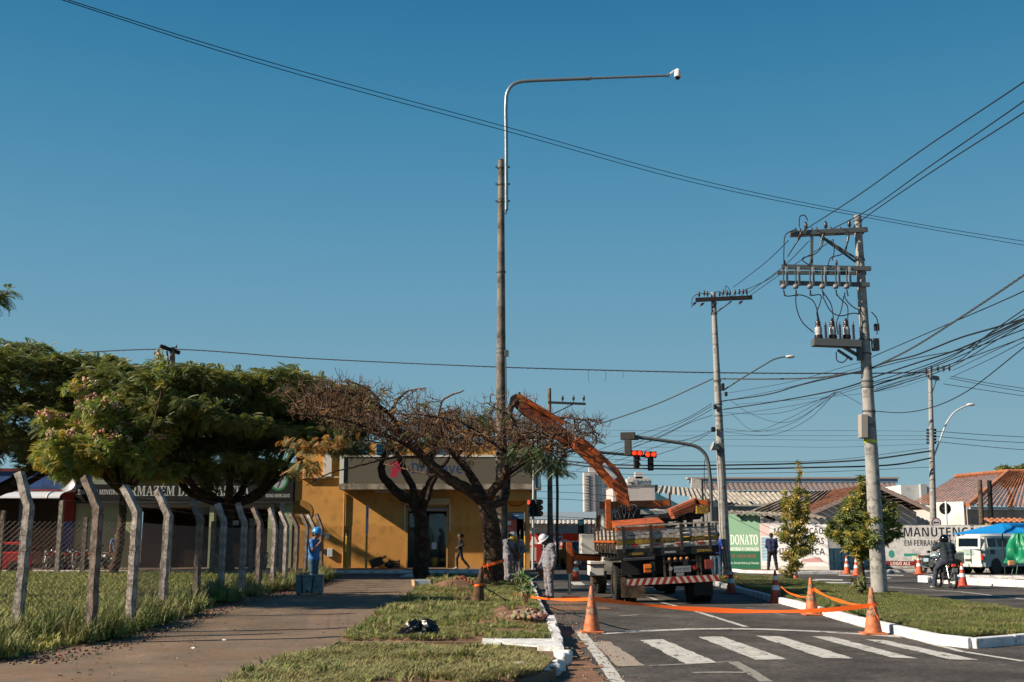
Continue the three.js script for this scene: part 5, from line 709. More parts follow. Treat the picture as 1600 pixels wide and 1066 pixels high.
{ // lettered walls on the far side of the junction
  const A = G(1141, 889, F0), B = G(1190, 889.6, F0), C = G(1297, 891, F0), Dp = G(1348, 888.2, F0), E = G(1560, 890.2, F0), Fp = G(1640, 890.8, F0);
  const yAt = (p, py) => P(800, py, -p.z).y, gap = (p, q, s) => p.clone().lerp(q, s);
  const g1 = thing('green_wall', 'green painted wall with tall white lettering', 'wall'); mesh('masonry', panelG(A, B, -0.02, yAt(A, 803)), wallTex([0.16, 0.3, 0.2]), g1);
  const t = print(512, 900, (g, w, h) => { g.fillStyle = '#7fa58a'; g.fillRect(0, 0, w, h); g.fillStyle = '#1f5f45'; g.fillRect(0, h * 0.68, w, h * 0.32); g.fillStyle = '#e6e8e2'; g.save(); g.translate(18, 500); g.scale(1, 1.9); g.font = 'bold 118px serif'; g.fillText('DONATO', 0, 0, 470); g.restore(); g.save(); g.translate(14, 600); g.scale(1, 1.5); g.font = 'bold 46px sans-serif'; g.fillText('MATERIAIS P/ CONSTRUÇÃO', 0, 0, 480); g.restore(); g.fillStyle = '#8a4a48'; g.font = 'bold 70px sans-serif'; g.fillText('19 3424-2058', 20, 715, 440); g.fillStyle = '#b8c8bc'; g.font = 'bold 48px sans-serif'; g.fillText('Av. Rio das Pedras, Jd. Planalto', 20, 822, 470); g.fillStyle = '#3a4a40'; g.fillRect(210, 45, 60, 75); g.fillStyle = '#9fb4a4'; g.fillRect(240, 60, 18, 24); });
  mesh('lettering', ...signOn(gap(A, B, 0.01), gap(A, B, 0.99), 0.14, yAt(A, 804), t, 0.105), g1);
  const g2 = thing('white_wall', 'whitewashed wall with faded black service lettering behind the slim tree', 'wall'); mesh('masonry', panelG(gap(B, C, 0.002), C, -0.02, yAt(B, 818)), wallTex([0.66, 0.65, 0.66], 0.9, 2), g2);
  const t2 = print(1024, 720, (g, w, h) => { g.fillStyle = '#cfcfd2'; g.fillRect(0, 0, w, h); g.fillStyle = '#d4b4b2'; g.fillRect(0, 0, 150, 200); g.fillStyle = '#9db6cc'; g.fillRect(10, 215, 150, 420); g.fillStyle = '#3c4048'; g.font = 'bold 150px sans-serif'; g.fillText('MANUTENÇÃO', 210, 170, 770); g.fillText('FERRAMENTAS', 230, 340, 750); g.fillText('HIDRÁULICA', 230, 520, 750); g.fillStyle = '#5d6a78'; g.font = 'bold 40px sans-serif'; for (let i = 0; i < 7; i++) g.fillText('PISOS • TELHAS', 18, 265 + i * 52, 130); g.fillStyle = '#b48a8e'; g.beginPath(); g.moveTo(640, 600); g.lineTo(900, 560); g.lineTo(960, 650); g.lineTo(620, 650); g.fill(); });
  mesh('lettering', ...signOn(gap(B, C, 0.01), gap(B, C, 0.99), 0.3, yAt(B, 820), t2, 0.105), g2);
  for (const s of [0.06, 0.16, 0.3]) mesh('pier', panelG(gap(B, C, s), gap(B, C, s + 0.03), yAt(B, 818) + 0.01, yAt(B, 812), 0.16), wallTex([0.6, 0.58, 0.56]), g2);
  const up = gap(A, C, 0.08), rfm = thing('lean_to_roof', 'wavy fibre cement roof edge above the lettered walls', 'roof'); const e1 = gap(A, C, 0.06), e2 = C.clone(); e1.y = yAt(A, 806); e2.y = yAt(B, 813); const r1 = e1.clone(), r2 = e2.clone(); r1.z -= 3; r2.z -= 3; r1.y = yAt(A, 797); r2.y = yAt(B, 804); e1.z += 0.5; e2.z += 0.5; void up;
  const rs = mesh('sheets', tiledRoof(e1, e2, r2, r1, 0.3, 1.5, 0.09, false), fibre, rfm); rs.userData.kind = 'stuff'; for (const k of [0.1, 0.45, 0.8]) mesh('rafter', beam(e1.clone().lerp(e2, k).add(V(0, -0.12, -0.7)), r1.clone().lerp(r2, k).add(V(0, -0.12, 0)), 0.08, 0.12), M(0x2c2018, 0.9), rfm);
  const gate = thing('metal_gate', 'turquoise corrugated metal gate between the lettered walls', 'gate'); const n = 9, gm = M([0.09, 0.26, 0.31], 0.6); for (let i = 0; i < n; i++) mesh('panel', panelG(gap(C, Dp, 0.01 + i / n), gap(C, Dp, 0.01 + (i + 0.82) / n), 0.14, yAt(C, 857), i % 2 ? 0.1 : 0.06), gm, gate); mesh('rail', panelG(gap(C, Dp, 0.01), Dp, yAt(C, 862), yAt(C, 860), 0.16), gm, gate); mesh('rail', panelG(gap(C, Dp, 0.01), Dp, 0.5, 0.58, 0.16), gm, gate);
  const g3 = thing('grey_wall', 'weathered grey wall with big black lettering and dark red arrow sign', 'wall'); mesh('masonry', panelG(gap(Dp, E, 0.001), E, -0.02, yAt(Dp, 821)), M([0.5, 0.5, 0.5], 0.95, { map: rep(T.weathered, 1 / 3) }), g3); mesh('masonry', panelG(gap(E, Fp, 0.003), Fp, -0.02, yAt(E, 822)), M([0.5, 0.5, 0.5], 0.95, { map: rep(T.weathered, 1 / 3) }), g3);
  const R = rng(8), t3 = print(2048, 640, (g, w, h) => { g.fillStyle = '#b4b4b4'; g.fillRect(0, 0, w, h); for (let i = 0; i < 900; i++) { const v = 110 + R() * 90; g.fillStyle = `rgba(${v},${v},${v + 4},0.25)`; g.beginPath(); g.ellipse(R() * w, R() * h, 6 + R() * 50, 4 + R() * 26, R() * 3, 0, 7); g.fill(); } g.fillStyle = '#84817c'; for (let i = 0; i < 200; i++) { g.globalAlpha = 0.35; g.beginPath(); g.ellipse(R() * w, h - R() * R() * 170, 10 + R() * 50, 6 + R() * 20, 0, 0, 7); g.fill(); } g.globalAlpha = 1; g.fillStyle = '#22242a'; g.font = 'bold 190px sans-serif'; g.fillText('MANUTENÇÃO', 640, 165, 1250); g.font = 'bold 120px sans-serif'; g.fillText('EM FERRAMENTAS HIDRÁULICAS', 650, 305, 1330); g.font = 'bold 60px sans-serif'; g.fillText('SUCATAS E FERROS', 1050, 385, 420); g.fillText('COMPRO', 1050, 450, 200);
    g.fillStyle = '#2a7f72'; g.beginPath(); g.ellipse(450, 430, 48, 60, 0, 0, 7); g.fill(); g.fillRect(640, 420, 220, 44); g.fillStyle = '#c9c8b8'; g.fillRect(755, 455, 70, 60); g.fillStyle = '#6e1a22'; g.fillRect(330, 535, 480, 70); g.beginPath(); g.moveTo(210, 520); g.lineTo(290, 440); g.lineTo(360, 510); g.lineTo(300, 590); g.fill(); g.beginPath(); g.moveTo(790, 500); g.lineTo(880, 560); g.lineTo(790, 640); g.fill(); g.fillStyle = '#d8d4cc'; g.font = 'bold 66px sans-serif'; g.fillText('LOGO ALI', 420, 594, 330); g.fillStyle = '#2c2f36'; g.font = 'bold 60px sans-serif'; g.fillText('R 4', 190, 250); g.fillStyle = '#3b4c5a'; g.fillRect(60, 150, 60, 40); });
  mesh('lettering', ...signOn(gap(Dp, E, 0.01), gap(E, Fp, 0.02), 0.16, yAt(Dp, 822), t3, 0.11, 0.95), g3);
}
{ // the white gabled house and the orange hip-roofed house
  const d = 66, Q = (px, py) => P(px, py, d), h = thing('gabled_house', 'white gabled house with dull red tiles behind the bushy tree', 'house');
  const ax = Q(1365, 757), l = Q(1262, 801), r = Q(1452, 797), back = -12;
  mesh('gable_wall', shapeG([[l.x + 0.4, 0.1], [r.x - 0.4, 0.1], [r.x - 0.4, r.y - 0.1], [ax.x, ax.y - 0.25], [l.x + 0.4, l.y - 0.1]], 9).translate(0, 0, -d - 10), wallTex([0.6, 0.62, 0.64], 0.9, 4), h);
  const o = (v, dz) => V(v.x, v.y, -d + dz); const a = mesh('tiles', tiledRoof(o(l, 0.4), o(l, back), o(ax, back), o(ax, 0.4), 0.26, 0.38, 0.06), oldClay, h); const c = mesh('tiles', tiledRoof(o(r, 0.4), o(r, back), o(ax, back), o(ax, 0.4), 0.26, 0.38, 0.06), oldClay, h); a.userData.kind = c.userData.kind = 'stuff';
  mesh('barge_board', beam(o(l, 0.44).add(V(0, -0.1, 0)), o(ax, 0.44).add(V(0, -0.1, 0)), 0.06, 0.2), M([0.4, 0.3, 0.25], 0.8), h); mesh('barge_board', beam(o(r, 0.44).add(V(0, -0.1, 0)), o(ax, 0.44).add(V(0, -0.1, 0)), 0.06, 0.2), M([0.4, 0.3, 0.25], 0.8), h);
  const gh = thing('grey_roof_house', 'low house with dark grey roof slope left of the red tiles', 'house'), d2 = 70, S = (px, py) => P(px, py, d2); const g5 = mesh('roof', tiledRoof(S(1168, 800), S(1262, 800), S(1300, 766), S(1248, 768), 0.4, 1.6, 0.07, false), fibre, gh); g5.userData.kind = 'stuff'; mesh('wall', box(S(1258, 800).x - S(1172, 800).x, S(1200, 800).y - 0.1, 3, S(1215, 800).x, S(1200, 800).y / 2, -d2 - 1.7), wallTex([0.5, 0.48, 0.45]), gh);
  const hh = thing('hip_roof_house', 'house with bright orange hipped tile roof and white wall', 'house'), d3 = 70, K = (px, py, dz = 0) => { const p = P(px, py, d3 - dz); return p; };
  const eL = K(1424, 787, 0), eM = K(1513, 792, 3.2), eR = K(1680, 797, 0.5), rL = K(1492, 746, -5), rM = K(1576, 738, -4.5), rR = K(1640, 738, -5);
  const t1 = mesh('tiles', tiledRoof(eL, eM, rM, rL, 0.25, 0.38, 0.05), M([0.66, 0.29, 0.16], 0.85, { map: rep(T.dust, 1 / 1.7) }), hh), t2 = mesh('tiles', tiledRoof(eM, eR, rR, rM, 0.36, 0.42, 0.12), clayMat, hh); t1.userData.kind = t2.userData.kind = 'stuff';
  for (const [p, q] of [[eM, rM], [rM, rR], [rL, rM]]) mesh('ridge_tiles', bar(p.clone().add(V(0, 0.06, 0)), q.clone().add(V(0, 0.06, 0)), 0.14, 0.14, 8), clayMat, hh);
  const wl = K(1462, 800, 1.4), wm = K(1508, 800, 2.9), wr = K(1680, 800, 0.8); mesh('wall', panelG(V(wl.x, 0, wl.z), V(wm.x, 0, wm.z), 0.1, K(1508, 784, 2.9).y, 0.25), wallTex([0.78, 0.78, 0.76], 0.9, 4), hh); mesh('wall', panelG(V(wm.x + 0.05, 0, wm.z), V(wr.x, 0, wr.z), 0.1, K(1508, 796, 2.9).y, 0.25), wallTex([0.42, 0.36, 0.3], 0.9, 4), hh); mesh('fascia', panelG(V(wm.x + 0.1, 0, wm.z + 0.5), V(wr.x, 0, wr.z + 0.5), K(1508, 796, 2.9).y, K(1508, 792.5, 2.9).y, 0.1), M([0.5, 0.46, 0.42], 0.8), hh); const ww = K(1435, 805, 1.4); mesh('side_wall', panelG(V(ww.x, 0, ww.z - 1.5), V(wl.x - 0.05, 0, wl.z - 0.3), 0.1, K(1445, 790, 1).y, 0.25), wallTex([0.6, 0.58, 0.56]), hh);
  const aw = thing('tiled_awning', 'small orange tiled awning on a yellow post behind the blue tarp', 'awning'), d4 = 60.5, A4 = (px, py) => P(px, py, d4); const at = mesh('tiles', tiledRoof(A4(1549, 818), A4(1700, 818), A4(1700, 811).add(V(0, 0, -1)), A4(1549, 811).add(V(0, 0, -1)), 0.3, 0.4, 0.09), clayMat, aw); at.userData.kind = 'stuff'; const pp = A4(1550, 830); mesh('post', box(0.22, A4(1550, 818).y - F0, 0.22, pp.x, (A4(1550, 818).y + F0) / 2, -d4 - 0.4), M([0.5, 0.26, 0.04], 0.8), aw);
  const wb = thing('white_annex', 'flat white annex between the two tiled houses', 'building'), d5 = 95, N5 = (px, py) => P(px, py, d5); mesh('wall', box(N5(1458, 765).x - N5(1408, 765).x, N5(1430, 758).y, 5, N5(1433, 765).x, N5(1430, 758).y / 2, -d5 - 2.5), wallTex([0.68, 0.7, 0.72], 0.9, 4), wb); mesh('side_pier', box(0.5, N5(1430, 757).y, 0.5, N5(1440, 765).x, N5(1430, 757).y / 2, -d5 + 0.3), M([0.35, 0.38, 0.4], 0.8), wb);
}
// ---------------------------------------------------------------- poles
function taper(a, b, r0, r1, mat, name, parent, seg = 18) { return mesh(name, bar(a, b, r0, r1, seg), mat, parent); }
const PIN = merge([lathe([[0.012, 0], [0.012, 0.06], [0.05, 0.07], [0.03, 0.1], [0.055, 0.12], [0.03, 0.15], [0.05, 0.17], [0.025, 0.2], [0.03, 0.23], [0, 0.24]], 10)]);
function insulator(p, s, parent, mat = MAT.porcelain) { const m = mesh('insulator', PIN, mat, parent); m.position.copy(p); m.scale.setScalar(s); return m; }
{ // tall pole with the surveillance camera arm
  const d = 36.9, Q = (x, y, dz = 0) => { const p = P(x, y, d); p.z += dz; return p; }, b = V(Q(783, 900).x, 0.1, -d), t = thing('camera_pole', 'tall concrete pole carrying a long pipe arm with dome camera', 'pole', b), o = (p) => p.clone().sub(b);
  taper(V(0, -0.1, 0), o(Q(783, 251)), 0.21, 0.1, MAT.concreteDark, 'pole', t, 24);
  mesh('pole_cap', ball(0.1, ...o(Q(783, 250)).toArray(), 1, 0.35, 1), MAT.concreteDark, t);
  const px = [[791.5, 330], [791.3, 290], [791, 220], [790.6, 165], [792.5, 148], [800, 136], [812, 130.5], [826, 129], [870, 127], [921, 125]].map(([x, y]) => o(Q(x, y, 0.14)));
  const pipe = mesh('pipe', tube(px, 0.062, 12, 90), MAT.steel, t); mesh('arm', tube([o(Q(919, 125, 0.14)), o(Q(980, 122.8, 0.14)), o(Q(1043, 120.5, 0.14))], 0.045, 10, 10), MAT.steel, pipe); mesh('sleeve', tube([o(Q(915, 125.2, 0.14)), o(Q(922, 125, 0.14))], 0.075, 12, 3), MAT.steel, pipe);
  for (const y of [262, 288.5, 315]) mesh('clamp', [box(0.5, 0.05, 0.05, ...o(Q(785.5, y, 0.06)).toArray()), cyl(0.135, 0.135, 0.06, ...o(Q(783, y)).toArray())], MAT.galv, t);
  for (const y of [545, 552, 425]) mesh('band', cyl(0.16, 0.16, 0.05, ...o(Q(783, y)).toArray(), 0, 0, 0, 18), MAT.galv, t);
  const c = o(Q(1058, 119, 0.14)), k = d / FPX, cam = mesh('dome_camera', [lathe([[0, 0.2], [0.07, 0.19], [0.105, 0.12], [0.12, 0.02], [0.125, -0.08], [0.11, -0.1], [0, -0.1]], 18).translate(c.x, c.y, c.z)], M([0.75, 0.76, 0.76], 0.4), t); mesh('lens_dome', ball(0.085, c.x, c.y - 0.12, c.z, 1, 0.9, 1, 16), M(0x0a0a0c, 0.08), cam); mesh('bracket', tube([o(Q(1045, 119.5, 0.14)), o(Q(1050, 115, 0.14)), c.clone().add(V(0, 0.2, 0))], 0.03, 8, 10), M([0.72, 0.73, 0.73], 0.5), cam); mesh('flange', cyl(0.09, 0.09, 0.03, ...o(Q(1043.5, 120.5, 0.14)).toArray(), 0, 0, Math.PI / 2), MAT.steel, cam);
  mesh('cable_tail', tube([o(Q(791.5, 330, 0.14)), o(Q(791, 335, 0.14)), o(Q(787, 336, 0.1))], 0.02, 6, 10), MAT.wire, t);
  mesh('conduit', bar(o(Q(790, 560, 0.12)), V(0.2, 0.2, 0.1), 0.025, 0.025, 6), MAT.galv, t); mesh('junction_box', rbox(0.14, 0.22, 0.1, 0.01, ...o(Q(791.5, 553, 0.1)).toArray()), MAT.galv, t);
}
{ // dark concrete pole across the junction
  const d = 69, Q = (x, y) => P(x, y, d), b = V(Q(860, 880).x, 0.1, -d), t = thing('utility_pole', 'dark square pole with one short crossarm beyond the junction', 'pole', b), o = (p) => p.clone().sub(b);
  const top = o(Q(860.5, 607)); mesh('pole', fin(new THREE.CylinderGeometry(0.15, 0.26, top.y, 4, 8).rotateY(Math.PI / 4)).translate(0, top.y / 2, 0), MAT.concreteDark, t);
  mesh('crossarm', beam(o(Q(856, 629.5)).add(V(0, 0, 0.2)), o(Q(915, 632)).add(V(0, 0, 0.2)), 0.12, 0.14), M(0x1e2428, 0.8), t); mesh('brace', bar(o(Q(863, 648)).add(V(0, 0, 0.2)), o(Q(896, 632)).add(V(0, 0, 0.2)), 0.035), M(0x1e2428, 0.8), t);
  for (const x of [879, 896, 912]) insulator(o(Q(x, 630)).add(V(0, 0.03, 0.2)), 1.8, t); const tr = mesh('transformer', lathe([[0, 0], [0.3, 0], [0.32, 0.05], [0.32, 0.85], [0.28, 0.9], [0, 0.92]], 16).translate(...o(Q(872, 716)).add(V(0.25, 0, 0.3)).toArray()), MAT.galv, t); mesh('bushing', PIN.clone().scale(1.5, 1.5, 1.5).translate(...o(Q(872, 693)).add(V(0.25, 0, 0.3)).toArray()), MAT.porcelain, tr);
}
{ // utility pole with street lamp on the median end
  const base = G(1135, 903, 0.08), d = -base.z, Q = (x, y, dz = 0) => { const p = P(x, y, d); p.z += dz; return p; }, t = thing('utility_pole', 'round concrete pole with dark timber crossarm and long street lamp arm', 'pole', base), o = (p) => p.clone().sub(base);
  taper(V(0, 0, 0), o(Q(1114.5, 457)), 0.22, 0.1, MAT.concrete, 'pole', t, 22);
  const arm = mesh('crossarm', beam(o(Q(1086, 470, 0.15)), o(Q(1174, 466, 0.15)), 0.13, 0.16), M(0x241f1d, 0.9), t); mesh('crossarm', beam(o(Q(1088, 467.5, -0.15)), o(Q(1172, 464, -0.15)), 0.13, 0.16), M(0x241f1d, 0.9), t); mesh('brace', bar(o(Q(1120, 488, 0.12)), o(Q(1142, 472, 0.15)), 0.03), MAT.galv, t); mesh('collar', cyl(0.14, 0.14, 0.06, ...o(Q(1116, 490)).toArray()), MAT.galv, t);
  for (const [x, y] of [[1092, 467], [1100, 465], [1124, 466], [1130, 464], [1136, 465], [1140, 465], [1148, 464], [1155, 463], [1161, 463], [1166, 462], [1105, 466]]) insulator(o(Q(x, y, 0.1)).add(V(0, 0.02, 0)), 1.1, t);
  for (const [x, y] of [[1088, 473], [1120, 474], [1160, 471], [1100, 474]]) { const m = mesh('insulator', PIN, MAT.porcelain, t); m.position.copy(o(Q(x, y, 0.18))); m.rotation.z = 2.2; m.scale.setScalar(1.1); }
  mesh('jumper', tube([o(Q(1081, 481)), o(Q(1082, 466)), o(Q(1092, 459)), o(Q(1109, 459)), o(Q(1126, 456)), o(Q(1130, 465))], 0.014, 5, 24), MAT.wire, t); mesh('jumper', tube([o(Q(1135, 462)), o(Q(1134, 446)), o(Q(1141, 455)), o(Q(1140, 465))], 0.014, 5, 20), MAT.wire, t); mesh('jumper', tube([o(Q(1158, 464)), o(Q(1163, 454)), o(Q(1167, 456)), o(Q(1168, 464))], 0.014, 5, 20), MAT.wire, t);
  const la = mesh('lamp_arm', tube([o(Q(1129, 611, 0.2)), o(Q(1160, 591, 0.3)), o(Q(1190, 573, 0.4)), o(Q(1206, 564, 0.4)), o(Q(1220, 560.5, 0.4)), o(Q(1226, 560, 0.4))], 0.03, 8, 30), MAT.galv, t); mesh('lamp_head', ball(0.16, ...o(Q(1231, 560, 0.4)).toArray(), 1.25, 0.45, 0.8, 16), M([0.55, 0.55, 0.54], 0.4), la);
  for (const [x, y, w, h] of [[1128, 606, 0.12, 0.3], [1133, 617, 0.1, 0.18], [1124, 700, 0.3, 0.35], [1116, 637, 0.12, 0.2], [1113, 672, 0.16, 0.2]]) mesh('fitting', rbox(w, h, 0.16, 0.02, ...o(Q(x, y, 0.22)).toArray()), x === 1124 ? MAT.galv : MAT.black, t);
  const ls = mesh('loudspeaker', cyl(0.06, 0.2, 0.3, ...o(Q(1116, 700, 0.3)).toArray(), 0.2, 0, 1.2), M([0.3, 0.3, 0.28], 0.7), t); void ls; for (const y of [595, 632, 650, 672]) mesh('collar', cyl(0.17, 0.17, 0.05, ...o(Q(1114.5 + (y - 457) * 0.0458, y)).toArray()), MAT.galv, t);
  for (const k of [0, 1, 2]) mesh('cable_drop', tube([o(Q(1118 + k * 4, 690, 0.26)), o(Q(1122 + k * 5, 760, 0.3 + k * 0.03)), o(Q(1124 + k * 4, 830, 0.32)), o(Q(1131 + k * 4, 890, 0.3))], 0.012, 5, 16), MAT.wire, t);
}
{ // pole with switchgear and regulators
  const base = G(1375, 933, 0.08), d = -base.z, Q = (x, y, dz = 0) => { const p = P(x, y, d); p.z += dz; return p; }, t = thing('transformer_pole', 'round concrete pole loaded with fused switchgear and brown bushings', 'pole', base), o = (p) => p.clone().sub(base);
  taper(V(0, 0, 0), o(Q(1340, 337)), 0.22, 0.1, MAT.concrete, 'pole', t, 24);
  const axis = (y) => 1340 + (y - 337) * 35 / 596;
  const arm = (x0, y0, x1, y1, dz, w, h) => mesh('crossarm', beam(o(Q(x0, y0, dz)), o(Q(x1, y1, dz)), w, h), MAT.galv, t);
  arm(1233, 367, 1353, 361, 0.14, 0.1, 0.13); arm(1236, 365, 1352, 360, -0.14, 0.1, 0.13); arm(1219, 419, 1358, 422, 0.16, 0.1, 0.12); arm(1216, 424, 1356, 425, -0.16, 0.08, 0.1); arm(1216, 444, 1356, 447, 0.16, 0.08, 0.12);
  mesh('brace', beam(o(Q(1279, 370, 0.14)), o(Q(1336, 406, 0.14)), 0.05, 0.05), MAT.galv, t); mesh('brace', beam(o(Q(1285, 368, -0.14)), o(Q(1340, 408, -0.14)), 0.05, 0.05), MAT.galv, t); mesh('upright', beam(o(Q(1267, 369, 0.14)), o(Q(1266, 419, 0.14)), 0.07, 0.07), MAT.galv, t); mesh('upright', beam(o(Q(1271, 369, -0.1)), o(Q(1269, 419, -0.1)), 0.05, 0.05), MAT.galv, t);
  for (const [x, y] of [[1259, 362], [1290, 361], [1327, 359]]) insulator(o(Q(x, y, 0.05)), 1.15, t); for (const [x, y] of [[1245, 364], [1252, 364], [1270, 363], [1278, 363], [1300, 362], [1315, 362]]) insulator(o(Q(x, y, -0.1)), 0.75, t); for (const [x, y] of [[1225, 418], [1265, 418], [1306, 418]]) insulator(o(Q(x, y, 0.1)), 0.8, t);
  for (const [x, y, a] of [[1250, 366, 0.5], [1285, 366, 0.35], [1323, 369, 0.2]]) { const m = mesh('strain_insulator', [lathe([[0.012, 0], [0.03, 0.02], [0.045, 0.05], [0.02, 0.08], [0.045, 0.11], [0.02, 0.14], [0.045, 0.17], [0.02, 0.2], [0.045, 0.23], [0.02, 0.26], [0.01, 0.5]], 10)], MAT.porcelain, t); m.position.copy(o(Q(x, y, 0.2))); m.rotation.z = Math.PI - a; }
  for (const x of [1222, 1241, 1263, 1282, 1303, 1320]) { // fused cut-outs hanging from the arm
    const f = mesh('fuse_cutout', [beam(o(Q(x + 4, 420, 0.24)), o(Q(x + 5, 450, 0.24)), 0.05, 0.06)], M([0.24, 0.26, 0.27], 0.6), t); mesh('fuse_tube', bar(o(Q(x - 2, 425, 0.3)), o(Q(x - 1, 452, 0.28)), 0.022), M(0x3a4248, 0.6), f); mesh('porcelain_cup', lathe([[0, 0], [0.07, 0.02], [0.085, 0.08], [0.05, 0.14], [0, 0.15]], 12).translate(...o(Q(x - 1, 455, 0.26)).toArray()), M([0.17, 0.17, 0.18], 0.5), f); mesh('terminal', bar(o(Q(x - 1, 456, 0.26)), o(Q(x + 1, 466, 0.26)), 0.02), MAT.black, f); }
  const pf = mesh('platform', [beam(o(Q(1267, 537, 0.2)), o(Q(1340, 540, 0.2)), 0.35, 0.2)], MAT.galv, t); mesh('bracket', beam(o(Q(1310, 541, 0.2)), o(Q(1345, 560, 0.1)), 0.08, 0.08), MAT.galv, pf); mesh('bracket', beam(o(Q(1306, 549, 0.2)), o(Q(1330, 563, 0.1)), 0.06, 0.06), MAT.galv, pf); mesh('bracket', box(0.12, 0.55, 0.2, ...o(Q(1341, 549, 0.12)).toArray()), MAT.galv, pf);
  for (const x of [1276.5, 1298.5, 1320]) { const c = o(Q(x, 531, 0.2)); const r = mesh('regulator', lathe([[0, 0], [0.1, 0], [0.1, 0.12], [0.075, 0.13], [0.1, 0.15], [0.1, 0.3], [0.08, 0.32]], 14).translate(c.x, c.y, c.z), M([0.4, 0.39, 0.39], 0.5), t); mesh('bushing', lathe([[0.07, 0.31], [0.09, 0.34], [0.055, 0.37], [0.09, 0.4], [0.05, 0.43], [0.085, 0.46], [0.04, 0.5], [0.02, 0.58], [0, 0.58]], 14).translate(c.x, c.y, c.z), MAT.porcelain, r); mesh('base_ring', lathe([[0.11, -0.01], [0.12, 0.02], [0.11, 0.1]], 14).translate(c.x, c.y, c.z), MAT.porcelain, r); }
  for (const x of [1286, 1308, 1329]) { const c = o(Q(x, 533, 0.32)), pts = [[0.03, 0]]; for (let k = 0; k < 9; k++) { pts.push([0.045, 0.03 + k * 0.045], [0.022, 0.05 + k * 0.045]); } pts.push([0.012, 0.5], [0, 0.5]); mesh('surge_arrester', lathe(pts, 10).translate(c.x, c.y, c.z), MAT.porcelain, t); }
  const J = (...p) => mesh('jumper', tube(p.map(([x, y, z = 0.22]) => o(Q(x, y, z))), 0.016, 5, p.length * 8), MAT.wire, t);
  J([1241, 456], [1241, 480], [1250, 505], [1268, 522]); J([1222, 460], [1225, 465], [1250, 464], [1268, 474], [1275, 495], [1277, 505]); J([1263, 458], [1263, 464], [1279, 464], [1277, 480], [1273, 490], [1276, 506]); J([1282, 458], [1295, 478], [1298, 495], [1299, 506]); J([1303, 462], [1312, 472], [1320, 480], [1321, 506]); J([1316, 460], [1318, 470], [1332, 484], [1343, 487]); J([1282, 466], [1296, 490], [1310, 496], [1330, 492], [1343, 494]); J([1315, 465], [1310, 490], [1304, 505], [1306, 525]);
  J([1222, 416], [1222, 395], [1225, 370], [1240, 362]); J([1228, 404], [1240, 385], [1253, 366], [1258, 354]); J([1262, 418], [1250, 408], [1270, 400], [1280, 390], [1285, 367]); J([1290, 418], [1295, 406], [1312, 400], [1320, 385], [1323, 370]); J([1298, 377], [1300, 395], [1297, 410]); J([1246, 358], [1247, 342], [1254, 340], [1259, 348]); J([1358, 490], [1366, 500], [1368, 515], [1366, 525]); J([1303, 552], [1305, 566], [1314, 568], [1322, 560]);
  mesh('surge_box', rbox(0.14, 0.2, 0.1, 0.02, ...o(Q(1369, 512, 0.05)).toArray()), MAT.black, t); mesh('fuse_bracket', rbox(0.2, 0.36, 0.16, 0.03, ...o(Q(1367, 539, 0.05)).toArray()), MAT.galv, t);
  for (const y of [345, 406, 422, 446, 531, 553, 596, 605, 643]) mesh('collar', cyl(0.105 + (y - 337) * 0.0002 + 0.02, 0.105 + (y - 337) * 0.0002 + 0.02, 0.05, ...o(Q(axis(y), y)).toArray(), 0, 0, -0.06), MAT.galv, t);
  mesh('control_box', rbox(0.2, 0.66, 0.3, 0.02, ...o(Q(1347, 667, 0.1)).toArray(), 0, 0, -0.05), M([0.3, 0.28, 0.26], 0.7), t); mesh('number_tag', cyl(0.182, 0.184, 0.09, ...o(Q(axis(690) - 0.5, 690)).toArray(), 0, 0, -0.06, 22), M([0.55, 0.6, 0.06], 0.6), t);
}
